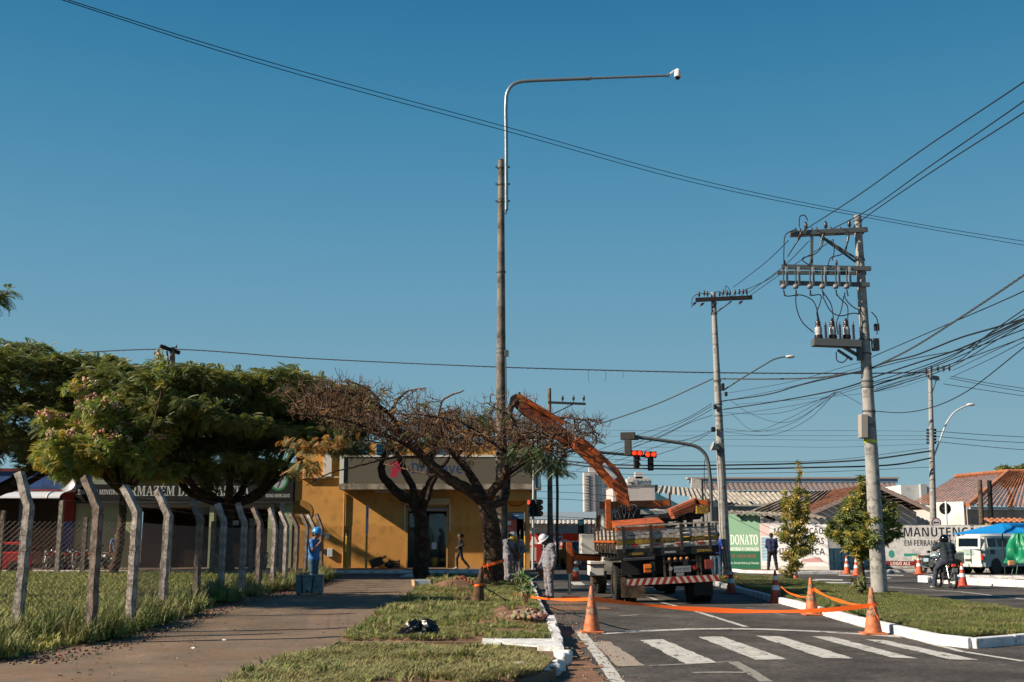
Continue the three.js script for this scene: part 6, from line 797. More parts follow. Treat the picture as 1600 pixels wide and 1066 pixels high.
{ // far pole on the right with its lamp and the one-way sign
  const base = G(1460, 887.5, F0 - 0.04), d = -base.z, Q = (x, y, dz = 0) => { const p = P(x, y, d); p.z += dz; return p; }, t = thing('utility_pole', 'slender grey pole with curved lamp arm beside the grey lettered wall', 'pole', base), o = (p) => p.clone().sub(base);
  taper(V(0, 0, 0), o(Q(1453.5, 578)), 0.2, 0.1, MAT.concrete, 'pole', t, 16);
  mesh('crossarm', beam(o(Q(1447, 588, 0.1)), o(Q(1487, 582, -2)), 0.12, 0.14), MAT.galv, t); mesh('crossarm', beam(o(Q(1449, 592, 0.3)), o(Q(1486, 586, -1.8)), 0.1, 0.12), MAT.galv, t); mesh('brace', bar(o(Q(1457, 612)), o(Q(1472, 590, -0.8)), 0.03), MAT.galv, t);
  for (const [x, y] of [[1448, 586], [1456, 583], [1466, 582], [1475, 582], [1484, 581]]) insulator(o(Q(x, y, 0)), 1.6, t);
  for (let k = 0; k < 5; k++) for (const s of [-1, 1]) mesh('spool', cyl(0.06, 0.06, 0.12, ...o(Q(1455.5 + s * 6, 672 + k * 5)).toArray()), MAT.black, t);
  const la = mesh('lamp_arm', tube([o(Q(1460, 712)), o(Q(1470, 685)), o(Q(1480, 660)), o(Q(1492, 644)), o(Q(1504, 637)), o(Q(1512, 634))], 0.045, 8, 30), MAT.insul, t); mesh('lamp_head', ball(0.2, ...o(Q(1517, 632.5)).toArray(), 1.2, 0.42, 0.8, 14), M([0.6, 0.6, 0.6], 0.4), la);
  const arr = print(128, 128, (g) => { g.fillStyle = '#8e2230'; g.beginPath(); g.arc(64, 64, 64, 0, 7); g.fill(); g.fillStyle = '#d5d8dc'; g.beginPath(); g.arc(64, 64, 50, 0, 7); g.fill(); g.fillStyle = '#15181c'; g.fillRect(28, 56, 72, 16); g.beginPath(); g.moveTo(18, 64); g.lineTo(44, 44); g.lineTo(44, 84); g.fill(); });
  const c = o(Q(1460.5, 817, 0.27)), sg = thing('traffic_sign', 'round white one way sign with red rim on the slender grey pole', 'sign', base.clone().add(c)); mesh('plate', cyl(0.27, 0.27, 0.02, 0, 0, -0.012, Math.PI / 2, 0, 0, 24), MAT.galv, sg); mesh('face', fin(new THREE.CircleGeometry(0.265, 28)).translate(0, 0, 0.001).clone(), M([1, 1, 1], 0.5, { map: arr }), sg); mesh('strap', box(0.3, 0.04, 0.1, 0, 0, -0.06), MAT.galv, sg);
  const fg = sg.children[1].geometry, pa = fg.attributes.position, ua = fg.attributes.uv; for (let i = 0; i < pa.count; i++) ua.setXY(i, 0.5 + pa.getX(i) / 0.53, 0.5 + pa.getY(i) / 0.53);
  const b2 = G(1482, 889, F0), d2 = -b2.z, s2 = thing('traffic_sign', 'dark back of a round sign on a leaning white post', 'sign', b2), q2 = (x, y, z = 0) => { const p = P(x, y, d2); p.z += z; return p.sub(b2); }; mesh('post', bar(V(0, 0, 0), q2(1478, 783), 0.055, 0.05, 10), M([0.62, 0.64, 0.66], 0.6), s2); mesh('disc', cyl(0.3, 0.3, 0.025, ...q2(1478, 795, -0.09).toArray(), Math.PI / 2, 0, 0, 26), M(0x14161a, 0.6), s2); mesh('bracket', box(0.3, 0.05, 0.05, ...q2(1478, 795, -0.06).toArray()), MAT.galv, s2);
}
{ // pole top rising behind the leafy trees, and timber posts by the houses
  const d = 66, Q = (x, y) => P(x, y, d), b = V(Q(268, 880).x, 0.1, -d), t = thing('utility_pole', 'dark pole top with short arms rising behind the leafy trees', 'pole', b), o = (p) => p.clone().sub(b); taper(V(0, 0, 0), o(Q(269, 543)), 0.26, 0.17, MAT.concreteDark, 'pole', t, 12); mesh('crossarm', beam(o(Q(254, 543)).add(V(0, 0, 0.5)), o(Q(279, 551)).add(V(0, 0, -0.2)), 0.2, 0.2), M(0x15181a, 0.9), t); mesh('brace', bar(o(Q(263, 550)).add(V(0, 0, 0.3)), o(Q(264, 575)), 0.05), M(0x15181a, 0.9), t); for (const x of [257, 275]) insulator(o(Q(x, 546)), 1.2, t);
  const s = [[1531, 750, 'brown timber post before the beige house wall'], [1546, 751, 'black timber post beside the brown one by the house']]; s.forEach(([x, y, l], i) => { const bb = V(P(x + 3, 840, 63).x, F0, -63), top = P(x, y, 63).sub(bb), m = thing('timber_post', l, 'post', bb); mesh('shaft', bar(V(0, -0.03, 0), top, 0.16, 0.13, 8), i ? M(0x0f0e0f, 0.9) : M([0.1, 0.07, 0.05], 0.95), m); mesh('cap_wire', tube([top.clone().add(V(-0.14, -0.3, 0)), top.clone().add(V(0, -0.33, 0.15)), top.clone().add(V(0.14, -0.3, 0))], 0.015, 5, 8), MAT.wire, m); });
}
// ---------------------------------------------------------------- traffic lights
const redGlow = new THREE.MeshStandardMaterial({ color: 0x300800, emissive: 0xff3210, emissiveIntensity: 1.3, roughness: 0.4 }), deadLens = M(0x101414, 0.3);
function lamp(p, r, mat, parent, name = 'lens') { const m = mesh(name, cyl(r, r, 0.03, 0, 0, 0, Math.PI / 2, 0, 0, 18), mat, parent); m.position.copy(p); const v = mesh('visor', fin(new THREE.CylinderGeometry(r * 1.12, r * 1.2, r * 1.7, 14, 1, true, Math.PI * 0.5 + 0.9, Math.PI * 2 - 1.8).rotateX(Math.PI / 2).rotateZ(Math.PI)), MAT.black, m); v.position.set(0, 0, r * 0.8); return m; }
function redLight(p, parent) { const l = new THREE.PointLight(0xff3a18, 0.25, 6); l.position.copy(p); l.castShadow = true; parent.add(l); }
function tHead(name, label, p, turn, s = 1, lit = true, group) { // two reds above one column
  const t = thing(name, label, 'traffic light', p, turn, group); mesh('top_box', rbox(0.64 * s, 0.32 * s, 0.2 * s, 0.03, 0, 0, 0), MAT.black, t); mesh('column_box', rbox(0.3 * s, 0.68 * s, 0.2 * s, 0.03, 0, -0.5 * s, 0), MAT.black, t);
  for (const x of [-0.16, 0.16]) { lamp(V(x * s, 0, 0.115 * s), 0.125 * s, lit ? redGlow : deadLens, t, 'red_lens'); if (lit) redLight(V(x * s, 0, 0.2 * s), t); } for (const y of [-0.34, -0.65]) lamp(V(0, y * s, 0.115 * s), 0.12 * s, deadLens, t); return t; }
{
  const d = 47, Q = (x, y, dz = 0) => { const p = P(x, y, d); p.z += dz; return p; }, b = V(Q(1113, 880).x, LV - 0.04, -d + 1.4), t = thing('signal_mast', 'curved grey signal mast reaching over the road from the median', 'signal mast', b), o = (p) => p.clone().sub(b); b.z = -d; t.position.copy(b);
  mesh('mast', tube([V(0, 0, 0), o(Q(1112, 800)), o(Q(1109, 740)), o(Q(1103, 712)), o(Q(1090, 699)), o(Q(1072, 694)), o(Q(1040, 689)), o(Q(1000, 684)), o(Q(975, 683))], 0.075, 10, 80), MAT.galv, t); mesh('footing', cyl(0.16, 0.16, 0.1, 0, 0.06, 0), MAT.galv, t); mesh('clamp', box(0.3, 0.2, 0.2, ...o(Q(992, 684, 0)).toArray()), MAT.galv, t); mesh('cable_tie', tube([o(Q(1104, 712)), o(Q(1101, 722)), o(Q(1103, 790)), o(Q(1110, 840))], 0.015, 5, 16), MAT.wire, t);
  const h = tHead('traffic_light', 'grey backed traffic light seen from behind at the mast tip', Q(981, 681.5, 0.02), Math.PI * 0.93, 0.98, false); h.traverse((m) => { if (m.isMesh && m.name.endsWith('box')) m.material = M(0x34322e, 0.7); });
  const d2 = 62, S = (x, y, dz = 0) => { const p = P(x, y, d2); p.z += dz; return p; }, b2 = V(S(871, 880).x, 0.09, -d2), t2 = thing('signal_mast', 'dark signal mast with level arm carrying the two lit red lights', 'signal mast', b2), o2 = (p) => p.clone().sub(b2); mesh('mast', tube([V(0, 0, 0), o2(S(871, 780)), o2(S(873, 722)), o2(S(884, 707)), o2(S(905, 704.5)), o2(S(960, 709)), o2(S(1025, 714))], 0.08, 10, 60), M(0x2c3236, 0.6), t2); mesh('footing', cyl(0.17, 0.17, 0.1, 0, 0.07, 0), MAT.galv, t2);
  tHead('traffic_light', 'lit red traffic light with twin lamps, left one of the pair on the level arm', S(993.5, 709, 0.24), 0.25, 0.98, true, 'lit red lights over the road'); tHead('traffic_light', 'lit red traffic light with twin lamps, outer one at the tip of the level arm', S(1015.5, 711, 0.24), 0, 1.05, true, 'lit red lights over the road');
}
{ // corner signal on its own post
  const b = V(P(832.5, 880, 56.6).x, F0 - 0.02, -56.6), Q = (x, y, dz = 0) => { const p = P(x, y, 56.6); p.z += dz; return p.sub(b); }, t = thing('corner_signal', 'pale grey signal post at the yellow shop corner with red lamp lit', 'traffic light', b);
  mesh('post', bar(V(0, 0, 0), Q(834, 716), 0.065, 0.06, 12), M([0.42, 0.47, 0.47], 0.6), t);
  for (const [x, a, lit] of [[829, -0.5, 1], [840, 0.6, 0]]) { const g = mesh('signal_head', rbox(0.3, 0.86, 0.2, 0.03), MAT.black, t); g.position.copy(Q(x, 794, 0.1)); g.rotation.y = a; for (let k = 0; k < 3; k++) lamp(V(0, 0.28 - k * 0.28, 0.115), 0.115, lit && !k ? redGlow : deadLens, g, 'lens'); if (lit) { const p = Q(x, 794, 0.1).add(V(-0.1, 0.28, 0.2)); redLight(p, t); } }
  const f = mesh('signal_head', rbox(0.26, 0.7, 0.2, 0.03), M([0.1, 0.2, 0.24], 0.7), t); f.position.copy(Q(841, 752, -0.1)); mesh('bracket', box(0.4, 0.05, 0.05, ...Q(836, 790, 0.02).toArray()), MAT.galv, t);
  const n = V(P(820.5, 880, 56).x, F0, -56), s = thing('street_name_sign', 'yellow and grey post with blue street name plate at the shop corner', 'sign', n), N = (x, y) => P(x, y, 56).sub(n); mesh('post', bar(V(0, 0, 0), N(820.5, 838), 0.055, 0.055, 10), M([0.5, 0.27, 0.05], 0.7), s); mesh('upper_post', bar(N(820.5, 837.9), N(820.5, 801), 0.05, 0.05, 10), MAT.galv, s); mesh('name_plate', box(0.72, 0.27, 0.03, ...N(808, 807).toArray()), M([0.03, 0.1, 0.2], 0.5), s); mesh('name_plate', box(0.27, 0.27, 0.6, ...N(795, 807).toArray()), M(0x11151a, 0.6), s); mesh('lettering', box(0.3, 0.03, 0.01, ...N(806, 806).add(V(0, 0, 0.02)).toArray()), M([0.4, 0.46, 0.52], 0.6), s);
}
{ // stop sign and small signs by the red shop
  const b = V(P(873, 880, 66).x, 0.0, -66), N = (x, y) => P(x, y, 66).sub(b), t = thing('stop_sign', 'red octagonal stop sign on a white post before the red shop', 'sign', b); mesh('post', bar(V(0, 0, 0), N(873, 835), 0.035, 0.035, 8), M([0.6, 0.6, 0.6], 0.6), t); const st = print(128, 128, (g) => { g.fillStyle = '#e4e4e4'; g.fillRect(0, 0, 128, 128); g.fillStyle = '#b81a22'; g.beginPath(); for (let i = 0; i < 8; i++) { const a = (i + 0.5) / 8 * Math.PI * 2; g.lineTo(64 + Math.cos(a) * 58, 64 + Math.sin(a) * 58); } g.fill(); g.fillStyle = '#f0f0f0'; g.font = 'bold 42px sans-serif'; g.textAlign = 'center'; g.fillText('PARE', 64, 79, 100); }); const oc = fin(new THREE.CircleGeometry(0.27, 8, Math.PI / 8)), pa = oc.attributes.position, ua = oc.attributes.uv; for (let i = 0; i < pa.count; i++) ua.setXY(i, 0.5 + pa.getX(i) / 0.54, 0.5 + pa.getY(i) / 0.54); oc.translate(...N(872.5, 839.5).add(V(0, 0, 0.06)).toArray()); mesh('plate', fin(new THREE.CylinderGeometry(0.27, 0.27, 0.015, 8).rotateY(Math.PI / 8).rotateX(Math.PI / 2)).translate(...N(872.5, 839.5).add(V(0, 0, 0.048)).toArray()), MAT.galv, t); mesh('face', oc, M([1, 1, 1], 0.5, { map: st }), t);
  const b2 = V(P(883.5, 880, 64).x, 0, -64), N2 = (x, y) => P(x, y, 64).sub(b2), u = thing('round_sign', 'small pale round sign on a post beside the stop sign', 'sign', b2); mesh('post', bar(V(0, 0, 0), N2(883.5, 844), 0.03, 0.03, 8), M([0.5, 0.5, 0.5], 0.6), u); mesh('plate', cyl(0.14, 0.14, 0.02, ...N2(883, 847).add(V(0, 0, 0.045)).toArray(), Math.PI / 2, 0, 0, 18), M([0.55, 0.57, 0.62], 0.6), u); mesh('bar', box(0.18, 0.05, 0.01, ...N2(883, 847).add(V(0, 0, 0.062)).toArray()), M(0x22303c, 0.6), u);
}
{ // posts on the pavement before the yellow wall
  const a = V(P(541, 880, 55.2).x, F0, -55.2), t = thing('bollard_post', 'short yellow post standing before the yellow wall', 'post', a); mesh('shaft', cyl(0.07, 0.065, 1.65, 0, 0.825, 0), M([0.55, 0.3, 0.03], 0.7), t); mesh('cap', cyl(0.072, 0.06, 0.28, 0, 1.78, 0), M([0.12, 0.07, 0.03], 0.8), t);
  const b = V(P(572, 880, 55).x, F0, -55), s = thing('sign_post', 'tall thin post, orange below and white above, before the yellow wall', 'post', b); mesh('lower_shaft', cyl(0.055, 0.05, 1.7, 0, 0.85, 0), M([0.5, 0.25, 0.05], 0.7), s); mesh('upper_shaft', box(0.13, 1.38, 0.05, 0, 2.4, 0), M([0.5, 0.54, 0.58], 0.6), s); for (let k = 0; k < 5; k++) mesh('mark', box(0.05, 0.1, 0.01, 0.02, 2.55 + k * 0.11, 0.03), M([0.15, 0.18, 0.22], 0.7), s);
}
// ---------------------------------------------------------------- overhead cables
function cable(label, group, pts, r, twist = 0) {
  const v = pts.map(([x, y, d]) => P(x, y, d)); let g;
  if (!twist) g = tube(v, r, 5, pts.length * 12); else { const c = new THREE.CatmullRomCurve3(v), n = Math.round(c.getLength() * 6), gs = [0, 1, 2].map((k) => tube(Array.from({ length: n + 1 }, (_, i) => { const p = c.getPointAt(i / n), a = i / n * c.getLength() * twist + k * 2.094; return p.add(V(0, Math.sin(a) * r, Math.cos(a) * r)); }), r * 0.75, 4, n * 2)); g = merge(gs); }
  return single('overhead_cable', label, 'cable', g, twist ? M([0.045, 0.045, 0.05], 0.7) : MAT.wire, group);
}
const many = (label, group, list, r) => list.forEach((p) => cable(label, group, p, r));
many('one of two thin black cables slanting across the open sky past the camera pole', 'cables slanting across the sky', [[[30, -22, 20.5], [400, 97, 25], [790, 204.5, 30], [1100, 289, 34], [1395, 347.5, 37], [1600, 383, 39], [1720, 401, 40]], [[30, -24, 20.9], [400, 91, 25.4], [790, 198, 30.4], [1100, 283, 34.4], [1395, 343, 37.4], [1600, 377, 39.4], [1720, 395, 40.4]]], 0.0105);
many('one of the three wires climbing from the transformer pole top over the road', 'wires rising from the transformer pole', [[[1253, 362, 31.5], [1340, 306, 27], [1450, 228, 23], [1600, 128, 19], [1680, 70, 17]], [[1292, 362, 31.5], [1350, 332, 29], [1450, 262, 24], [1600, 158, 19.5], [1680, 100, 17.5]], [[1328, 360, 31.5], [1352, 340, 30], [1460, 266, 24.5], [1600, 176, 20], [1680, 122, 18]]], 0.014);
many('one of the wires slanting from switchgear arms down to the timber crossarm', 'wires between the two concrete poles', [[[1232, 376, 31.6], [1200, 407, 36], [1146, 449, 46]], [[1264, 377, 31.6], [1226, 415, 37], [1166, 460, 46]], [[1300, 376, 31.6], [1241, 414, 38], [1172, 462, 46]], [[1217, 424, 31.6], [1200, 437, 36], [1140, 464, 46]]], 0.013);
cable('pale twisted cable from the far dark pole up to the street lamp pole', undefined, [[905, 672, 60], [960, 655, 56], [1030, 630, 52], [1090, 603, 48.5], [1114, 592, 47]], 0.02, 9);
cable('pale twisted cable sagging between street lamp pole and transformer pole', undefined, [[1126, 592, 46.6], [1200, 592.5, 41], [1280, 590, 36], [1345, 581, 31.6]], 0.018, 9);
cable('pale twisted cable rising from the transformer pole to the upper right', undefined, [[1356, 578, 31.4], [1420, 547, 28], [1500, 497, 24.5], [1600, 430, 21], [1680, 372, 19]], 0.017, 9);
const CT = 'black telecom cable strung between street lamp pole and transformer pole', CG = 'telecom cables between the concrete poles';
many(CT, CG, [[[1130, 640, 46.5], [1210, 628, 41], [1305, 610, 35], [1358, 594, 31.5]], [[1128, 627, 46.5], [1202, 616, 41.5], [1250, 602, 38], [1345, 580, 31.6]]], 0.022);
many('thin sagging line hung between street lamp pole and transformer pole', 'thin sagging lines', [[[1128, 616, 46.5], [1230, 598, 40], [1345, 566, 31.6]], [[1128, 628, 46.5], [1230, 606, 40], [1347, 574, 31.6]], [[1130, 645, 46.5], [1215, 646, 41], [1310, 613, 34], [1350, 600, 31.6]], [[1132, 675, 46.5], [1200, 680, 42], [1262, 656, 37], [1308, 612, 34]], [[1132, 670, 46.5], [1190, 674, 42], [1250, 655, 37], [1305, 612, 34]], [[1140, 625, 46.5], [1170, 645, 44], [1230, 660, 39], [1280, 634, 36], [1310, 612, 34]], [[1142, 645, 46.3], [1175, 672, 44], [1230, 655, 40], [1305, 613, 34]], [[1130, 650, 46.5], [1250, 632, 39], [1352, 604, 31.6]], [[1310, 612, 34], [1350, 634, 33], [1360, 640, 31.6]]], 0.008);
many('black telecom cable rising from the transformer pole to the right', 'telecom cables right of the transformer pole', [[[1358, 592, 31.5], [1430, 568, 28], [1500, 545, 25], [1600, 499, 21.5], [1680, 460, 19]], [[1352, 578, 31.5], [1390, 565, 29.5], [1428, 556, 28], [1500, 528, 25], [1555, 512, 23], [1600, 498, 21.6], [1680, 470, 19]]], 0.02);
many('thin line rising from the transformer pole to the right', 'thin lines right of the transformer pole', [[[1358, 560, 31.5], [1460, 516, 27], [1600, 455, 21], [1680, 415, 19]], [[1360, 605, 31.5], [1440, 580, 29], [1510, 552, 26], [1580, 515, 22], [1660, 480, 20]], [[1360, 577, 31.5], [1430, 560, 29], [1520, 543, 26], [1600, 515, 22], [1680, 490, 20]], [[1362, 604, 31.5], [1470, 566, 28], [1550, 520, 24], [1620, 480, 21]], [[1365, 610, 31.5], [1480, 572, 29], [1545, 522, 24], [1620, 470, 21]], [[1362, 600, 31.5], [1450, 580, 30], [1600, 528, 26], [1690, 495, 24]], [[1370, 643, 31.4], [1410, 645, 30], [1452, 638, 28.5], [1507, 614, 26], [1600, 543, 22], [1680, 480, 20]], [[1362, 598, 31.5], [1450, 570, 28], [1530, 536, 25], [1600, 502, 22], [1680, 468, 20]], [[1366, 612, 31.5], [1470, 580, 29], [1560, 530, 25], [1610, 500, 22], [1680, 462, 20]]], 0.012);
many('thin black wire running off to the right from the slender grey pole', 'wires right of the slender pole', [[[1489, 579, 62], [1550, 550, 50], [1600, 527, 42], [1690, 485, 36]], [[1490, 588, 62], [1550, 560, 50], [1600, 534, 42], [1690, 490, 36]], [[1486, 588, 61], [1540, 598, 62], [1600, 607, 63], [1700, 620, 64]], [[1484, 591, 61], [1540, 602, 62], [1600, 612, 63], [1700, 626, 64]], [[1474, 600, 60], [1540, 610, 62], [1600, 619, 63], [1700, 634, 64]], [[1462, 674, 60], [1530, 679, 62], [1600, 683, 64], [1700, 688, 66]], [[1462, 682, 60], [1530, 688, 62], [1600, 692, 64], [1700, 698, 66]], [[1462, 690, 60], [1530, 697, 62], [1600, 703, 64], [1700, 708, 66]]], 0.016);
many('thin black wire running left from the slender grey pole', 'wires left of the slender pole', [[[1448, 578, 60], [1410, 594, 50], [1368, 606, 34]], [[1449, 583, 60], [1410, 600, 52], [1368, 612, 36]], [[1448, 592, 60], [1400, 607, 60], [1300, 620, 61], [1150, 632, 62]], [[1450, 674, 60], [1300, 673, 62], [1140, 674, 64], [900, 672, 69]], [[1450, 681, 60], [1300, 681, 62], [1140, 681, 64], [900, 682, 69]], [[1450, 687, 60], [1300, 688, 62], [1140, 687, 64], [900, 694, 69]], [[1450, 694, 60], [1300, 699, 62], [1140, 697, 64], [1000, 700, 69]]], 0.009);
many('black cable bundle crossing level above the junction', 'level cables over the junction', [[[864, 718, 66], [930, 725, 64], [1040, 728, 62], [1140, 727, 62], [1260, 724, 62], [1360, 718, 61], [1455, 705, 60.5]], [[864, 722, 66], [930, 730, 64], [1040, 733, 62], [1140, 733, 62], [1260, 731, 62], [1400, 726, 61], [1455, 716, 60.5]]], 0.045);
many('thin line crossing level above the junction', 'thin lines over the junction', [[[864, 735, 66], [1000, 742, 64], [1140, 740, 62], [1300, 737, 62], [1455, 730, 60.5]], [[864, 712, 66], [1000, 720, 64], [1140, 722, 62], [1300, 719, 62], [1455, 700, 60.5]], [[836, 760, 70], [910, 758, 70], [1000, 764, 72]], [[836, 768, 70], [910, 771, 70], [980, 778, 72]], [[836, 778, 70], [910, 782, 70], [990, 788, 72]], [[836, 806, 70], [880, 808, 70], [960, 812, 72]]], 0.014);
many('cable slanting from the street lamp pole down towards the dark pole', 'cables slanting left of the street lamp pole', [[[1112, 631, 46.5], [1070, 655, 50], [1000, 679, 56], [905, 715, 65]], [[1112, 635, 46.5], [1070, 658, 50], [1000, 690, 56], [900, 725, 66]], [[1113, 649, 46.5], [1080, 660, 49], [1020, 688, 55], [930, 717, 63]], [[1113, 672, 46.5], [1085, 684, 49], [1040, 694, 53], [960, 722, 62]], [[1113, 674, 46.5], [1085, 690, 49], [1020, 713, 55], [960, 728, 62]], [[1112, 640, 46.5], [1060, 668, 51], [990, 700, 57], [900, 735, 66]]], 0.013);
cable('long dark twisted line running from behind the trees to the street lamp pole', undefined, [[100, 552, 68], [268, 546, 66], [480, 560, 64], [760, 573, 62], [920, 578, 62], [1120, 582.5, 61], [1345, 583.5, 60], [1450, 582, 60]], 0.022, 5);
many('short dead wire end dangling from the long twisted line', 'dangling wire ends', [[[920, 578, 62], [919, 588, 62], [921, 598, 62]], [[946, 579, 62], [947, 586, 62], [945, 597, 62]], [[972, 579, 62], [974, 586, 62], [973, 590, 62]]], 0.01);
// ---------------------------------------------------------------- vehicles
const chrome = M(0xb8bcc0, 0.2, { metalness: 0.9 });
function wheelParts(parent, p, r, w, turn = 0, rimMat = chrome, name = 'wheel') { // axle along x
  const g = mesh(name, lathe([[r * 0.6, -w / 2], [r * 0.93, -w / 2], [r, -w * 0.36], [r, w * 0.36], [r * 0.93, w / 2], [r * 0.6, w / 2]], 30).rotateZ(Math.PI / 2), MAT.rubber, parent); g.position.copy(p); g.rotation.y = turn;
  mesh('rim', lathe([[0, w * 0.2], [r * 0.2, w * 0.24], [r * 0.26, w * 0.1], [r * 0.5, w * 0.12], [r * 0.6, w * 0.46], [r * 0.6, -w * 0.46], [r * 0.5, -w * 0.12], [r * 0.26, -w * 0.1], [r * 0.2, -w * 0.24], [0, -w * 0.2]], 20).rotateZ(Math.PI / 2), rimMat, g);
  if (r > 0.42) { const lugs = []; for (let i = 0; i < 36; i++) { const a = i / 36 * 6.283; for (const s of [-1, 1]) lugs.push(box(w * 0.36, 0.03, 0.05, s * w * 0.26, 0, 0, 0, s * 0.3, 0).translate(0, r + 0.004, 0).applyMatrix4(new THREE.Matrix4().makeRotationX(a + (s > 0 ? 0.09 : 0)))); } const t = mesh('tread', lugs, MAT.rubber, g); t.userData.kind = 'stuff'; }
  return g;
}
{ // the crane truck
  const pos = V(3.98, 0, -28.75), rot = 2.4 * D, t = thing('crane_truck', 'flatbed truck with folded orange crane arm and red and white striped bumper', 'truck', pos, rot);
  const L = (p) => p.clone().sub(pos).applyAxisAngle(UPV, -rot), T3 = (x, y, d) => L(P(x, y, d)), roll = (g) => g.translate(0, -0.9, 0).rotateZ(0.05).translate(0, 0.9, 0);
  const orange = M([0.58, 0.125, 0.018], 0.55, { map: rep(T.dust, 1 / 1.2) }), orangeD = M([0.36, 0.08, 0.018], 0.6, { map: rep(T.weathered, 1 / 1.0) }), pale = M([0.78, 0.74, 0.7], 0.85, { map: rep(T.weathered, 1 / 0.9) }), frameM = M(0x17171a, 0.7, { map: rep(T.dust, 1) }), mud = M([0.16, 0.11, 0.08], 0.95, { map: rep(T.weathered, 1 / 0.8) }), yel = M([0.6, 0.38, 0.04], 0.7, { map: rep(T.weathered, 1 / 0.7) });
  const rm = (name, g, m, par = t) => mesh(name, roll(Array.isArray(g) ? merge(g) : g), m, par);
  // chassis and deck
  for (const s of [-1, 1]) rm('chassis_rail', box(0.12, 0.24, 7.4, s * 0.42, 0.98, -3.7), frameM); const deck = rm('deck', box(2.6, 0.1, 4.7, 0, 1.36, -2.35), frameM); for (let k = 0; k < 7; k++) rm('cross_member', box(2.5, 0.12, 0.1, 0, 1.24, -0.3 - k * 0.7), frameM, deck); rm('rear_beam', box(2.6, 0.16, 0.1, 0, 1.3, -0.04), frameM, deck);
  const gate = (n, y0, hs, len, place2, seed) => { const R = rng(seed); hs.forEach(([h, m], i) => { const g = jitter(fin(new THREE.BoxGeometry(len, h - 0.018, 0.03, 14, 1, 1)), 0.012, 2.2, seed + i * 3); g.translate(0, y0 + hs.slice(0, i).reduce((a, b) => a + b[0], 0) + h / 2, 0); rm('slat', boxUV(place2(g)), m); }); };
  const boards = [[0.11, pale], [0.13, yel], [0.1, pale], [0.09, M([0.62, 0.65, 0.74], 0.8, { map: rep(T.weathered, 1) })], [0.06, pale]];
  gate(0, 1.42, boards, 2.58, (g) => g.translate(0, 0, -0.02), 3); gate(0, 1.42, boards, 4.6, (g) => g.rotateY(Math.PI / 2).translate(-1.28, 0, -2.4), 5); gate(0, 1.42, boards, 4.6, (g) => g.rotateY(Math.PI / 2).translate(1.28, 0, -2.4), 7);
  for (const x of [-1.12, -0.42, 0.36, 1.08]) rm('stanchion', box(0.07, 0.66, 0.05, x, 1.66, 0.03), M(0x262220, 0.7)); for (const x of [-1.28, 1.28]) for (let k = 0; k < 6; k++) rm('stanchion', box(0.05, 0.64, 0.07, x + Math.sign(x) * 0.04, 1.66, -0.25 - k * 0.85), M(0x4a4038, 0.8)); rm('top_rail', box(2.66, 0.04, 0.06, 0, 1.99, 0.0), pale); rm('chain_rail', box(0.04, 0.05, 4.6, -1.34, 1.62, -2.4), orange); for (let k = 0; k < 9; k++) rm('tie_hook', box(0.05, 0.16, 0.09, -1.35, 1.5 - (k % 2) * 0.06, -0.3 - k * 0.5), mud);
  for (let k = 0; k < 9; k++) rm('reflector', box(0.15, 0.045, 0.01, -1.12 + k * 0.28, 1.5, 0.005), M(k % 2 ? 0xa01a14 : 0xb9b4ac, 0.4));
  const stencil = (w, h, bg, fg, txt, x, y, z, ww, hh) => { const tx = print(w, h, (g) => { g.fillStyle = bg; g.fillRect(0, 0, w, h); g.fillStyle = fg; g.font = `bold ${Math.round(h * 0.72)}px sans-serif`; g.fillText(txt, w * 0.05, h * 0.78, w * 0.9); }); const g = new THREE.PlaneGeometry(ww, hh); g.translate(x, y, z); rm('lettering', g, M([1, 1, 1], 0.7, { map: tx })); };
  stencil(256, 64, '#15140f', '#a8861c', 'IZZMAIAS', -0.82, 1.3, 0.02, 0.46, 0.11); stencil(256, 64, '#15140f', '#a8861c', 'IZZMAIAS', 0.93, 1.3, 0.02, 0.46, 0.11); stencil(256, 64, '#15151a', '#b9bcc0', 'POLIMAX', 0.06, 1.3, 0.02, 0.36, 0.09); stencil(512, 48, '#3a2a10', '#8a6a18', 'IZZ MA AS ZAMAI SA MAIA', 0.4, 1.6, 0.005, 1.4, 0.08);
  // tail: lamps, plate, bumper, flaps
  rm('tail_panel', box(0.78, 0.06, 0.3, -0.75, 1.2, -0.12, 0.25), M(0x55555a, 0.6)); const lampL = rm('tail_lamp', rbox(0.2, 0.22, 0.1, 0.02, -0.55, 0.92, -0.05), M([0.5, 0.1, 0.02], 0.25)); rm('lens', box(0.18, 0.09, 0.02, -0.55, 0.97, 0.005), M([0.75, 0.2, 0.02], 0.2), lampL); rm('tail_lamp', rbox(0.22, 0.24, 0.1, 0.02, 1.02, 0.94, -0.05), M([0.18, 0.03, 0.02], 0.4));
  for (const x of [-0.12, 0.02, 0.72, 0.8]) rm('hanger', box(0.05, 0.52, 0.06, x, 0.92, -0.06), mud); rm('plate_bar', box(1.0, 0.05, 0.06, 0.34, 1.06, -0.05), frameM); for (let k = 0; k < 4; k++) rm('marker_lamp', ball(0.045, 0.02 + k * 0.15, 1.12, -0.02, 1, 1, 0.6), M([0.4, 0.16, 0.06], 0.4));
  stencil(256, 80, '#7d8188', '#22242a', 'CXP 5935', 0.33, 0.86, 0.004, 0.42, 0.14); rm('number_plate', box(0.44, 0.16, 0.02, 0.33, 0.86, -0.012), MAT.galv); for (const s of [-1, 1]) rm('reflector', box(0.08, 0.1, 0.01, 0.33 + s * 0.3, 0.88, -0.004, 0, 0, s * 0.5), M(s > 0 ? 0x9a1a14 : 0x8a8480, 0.4));
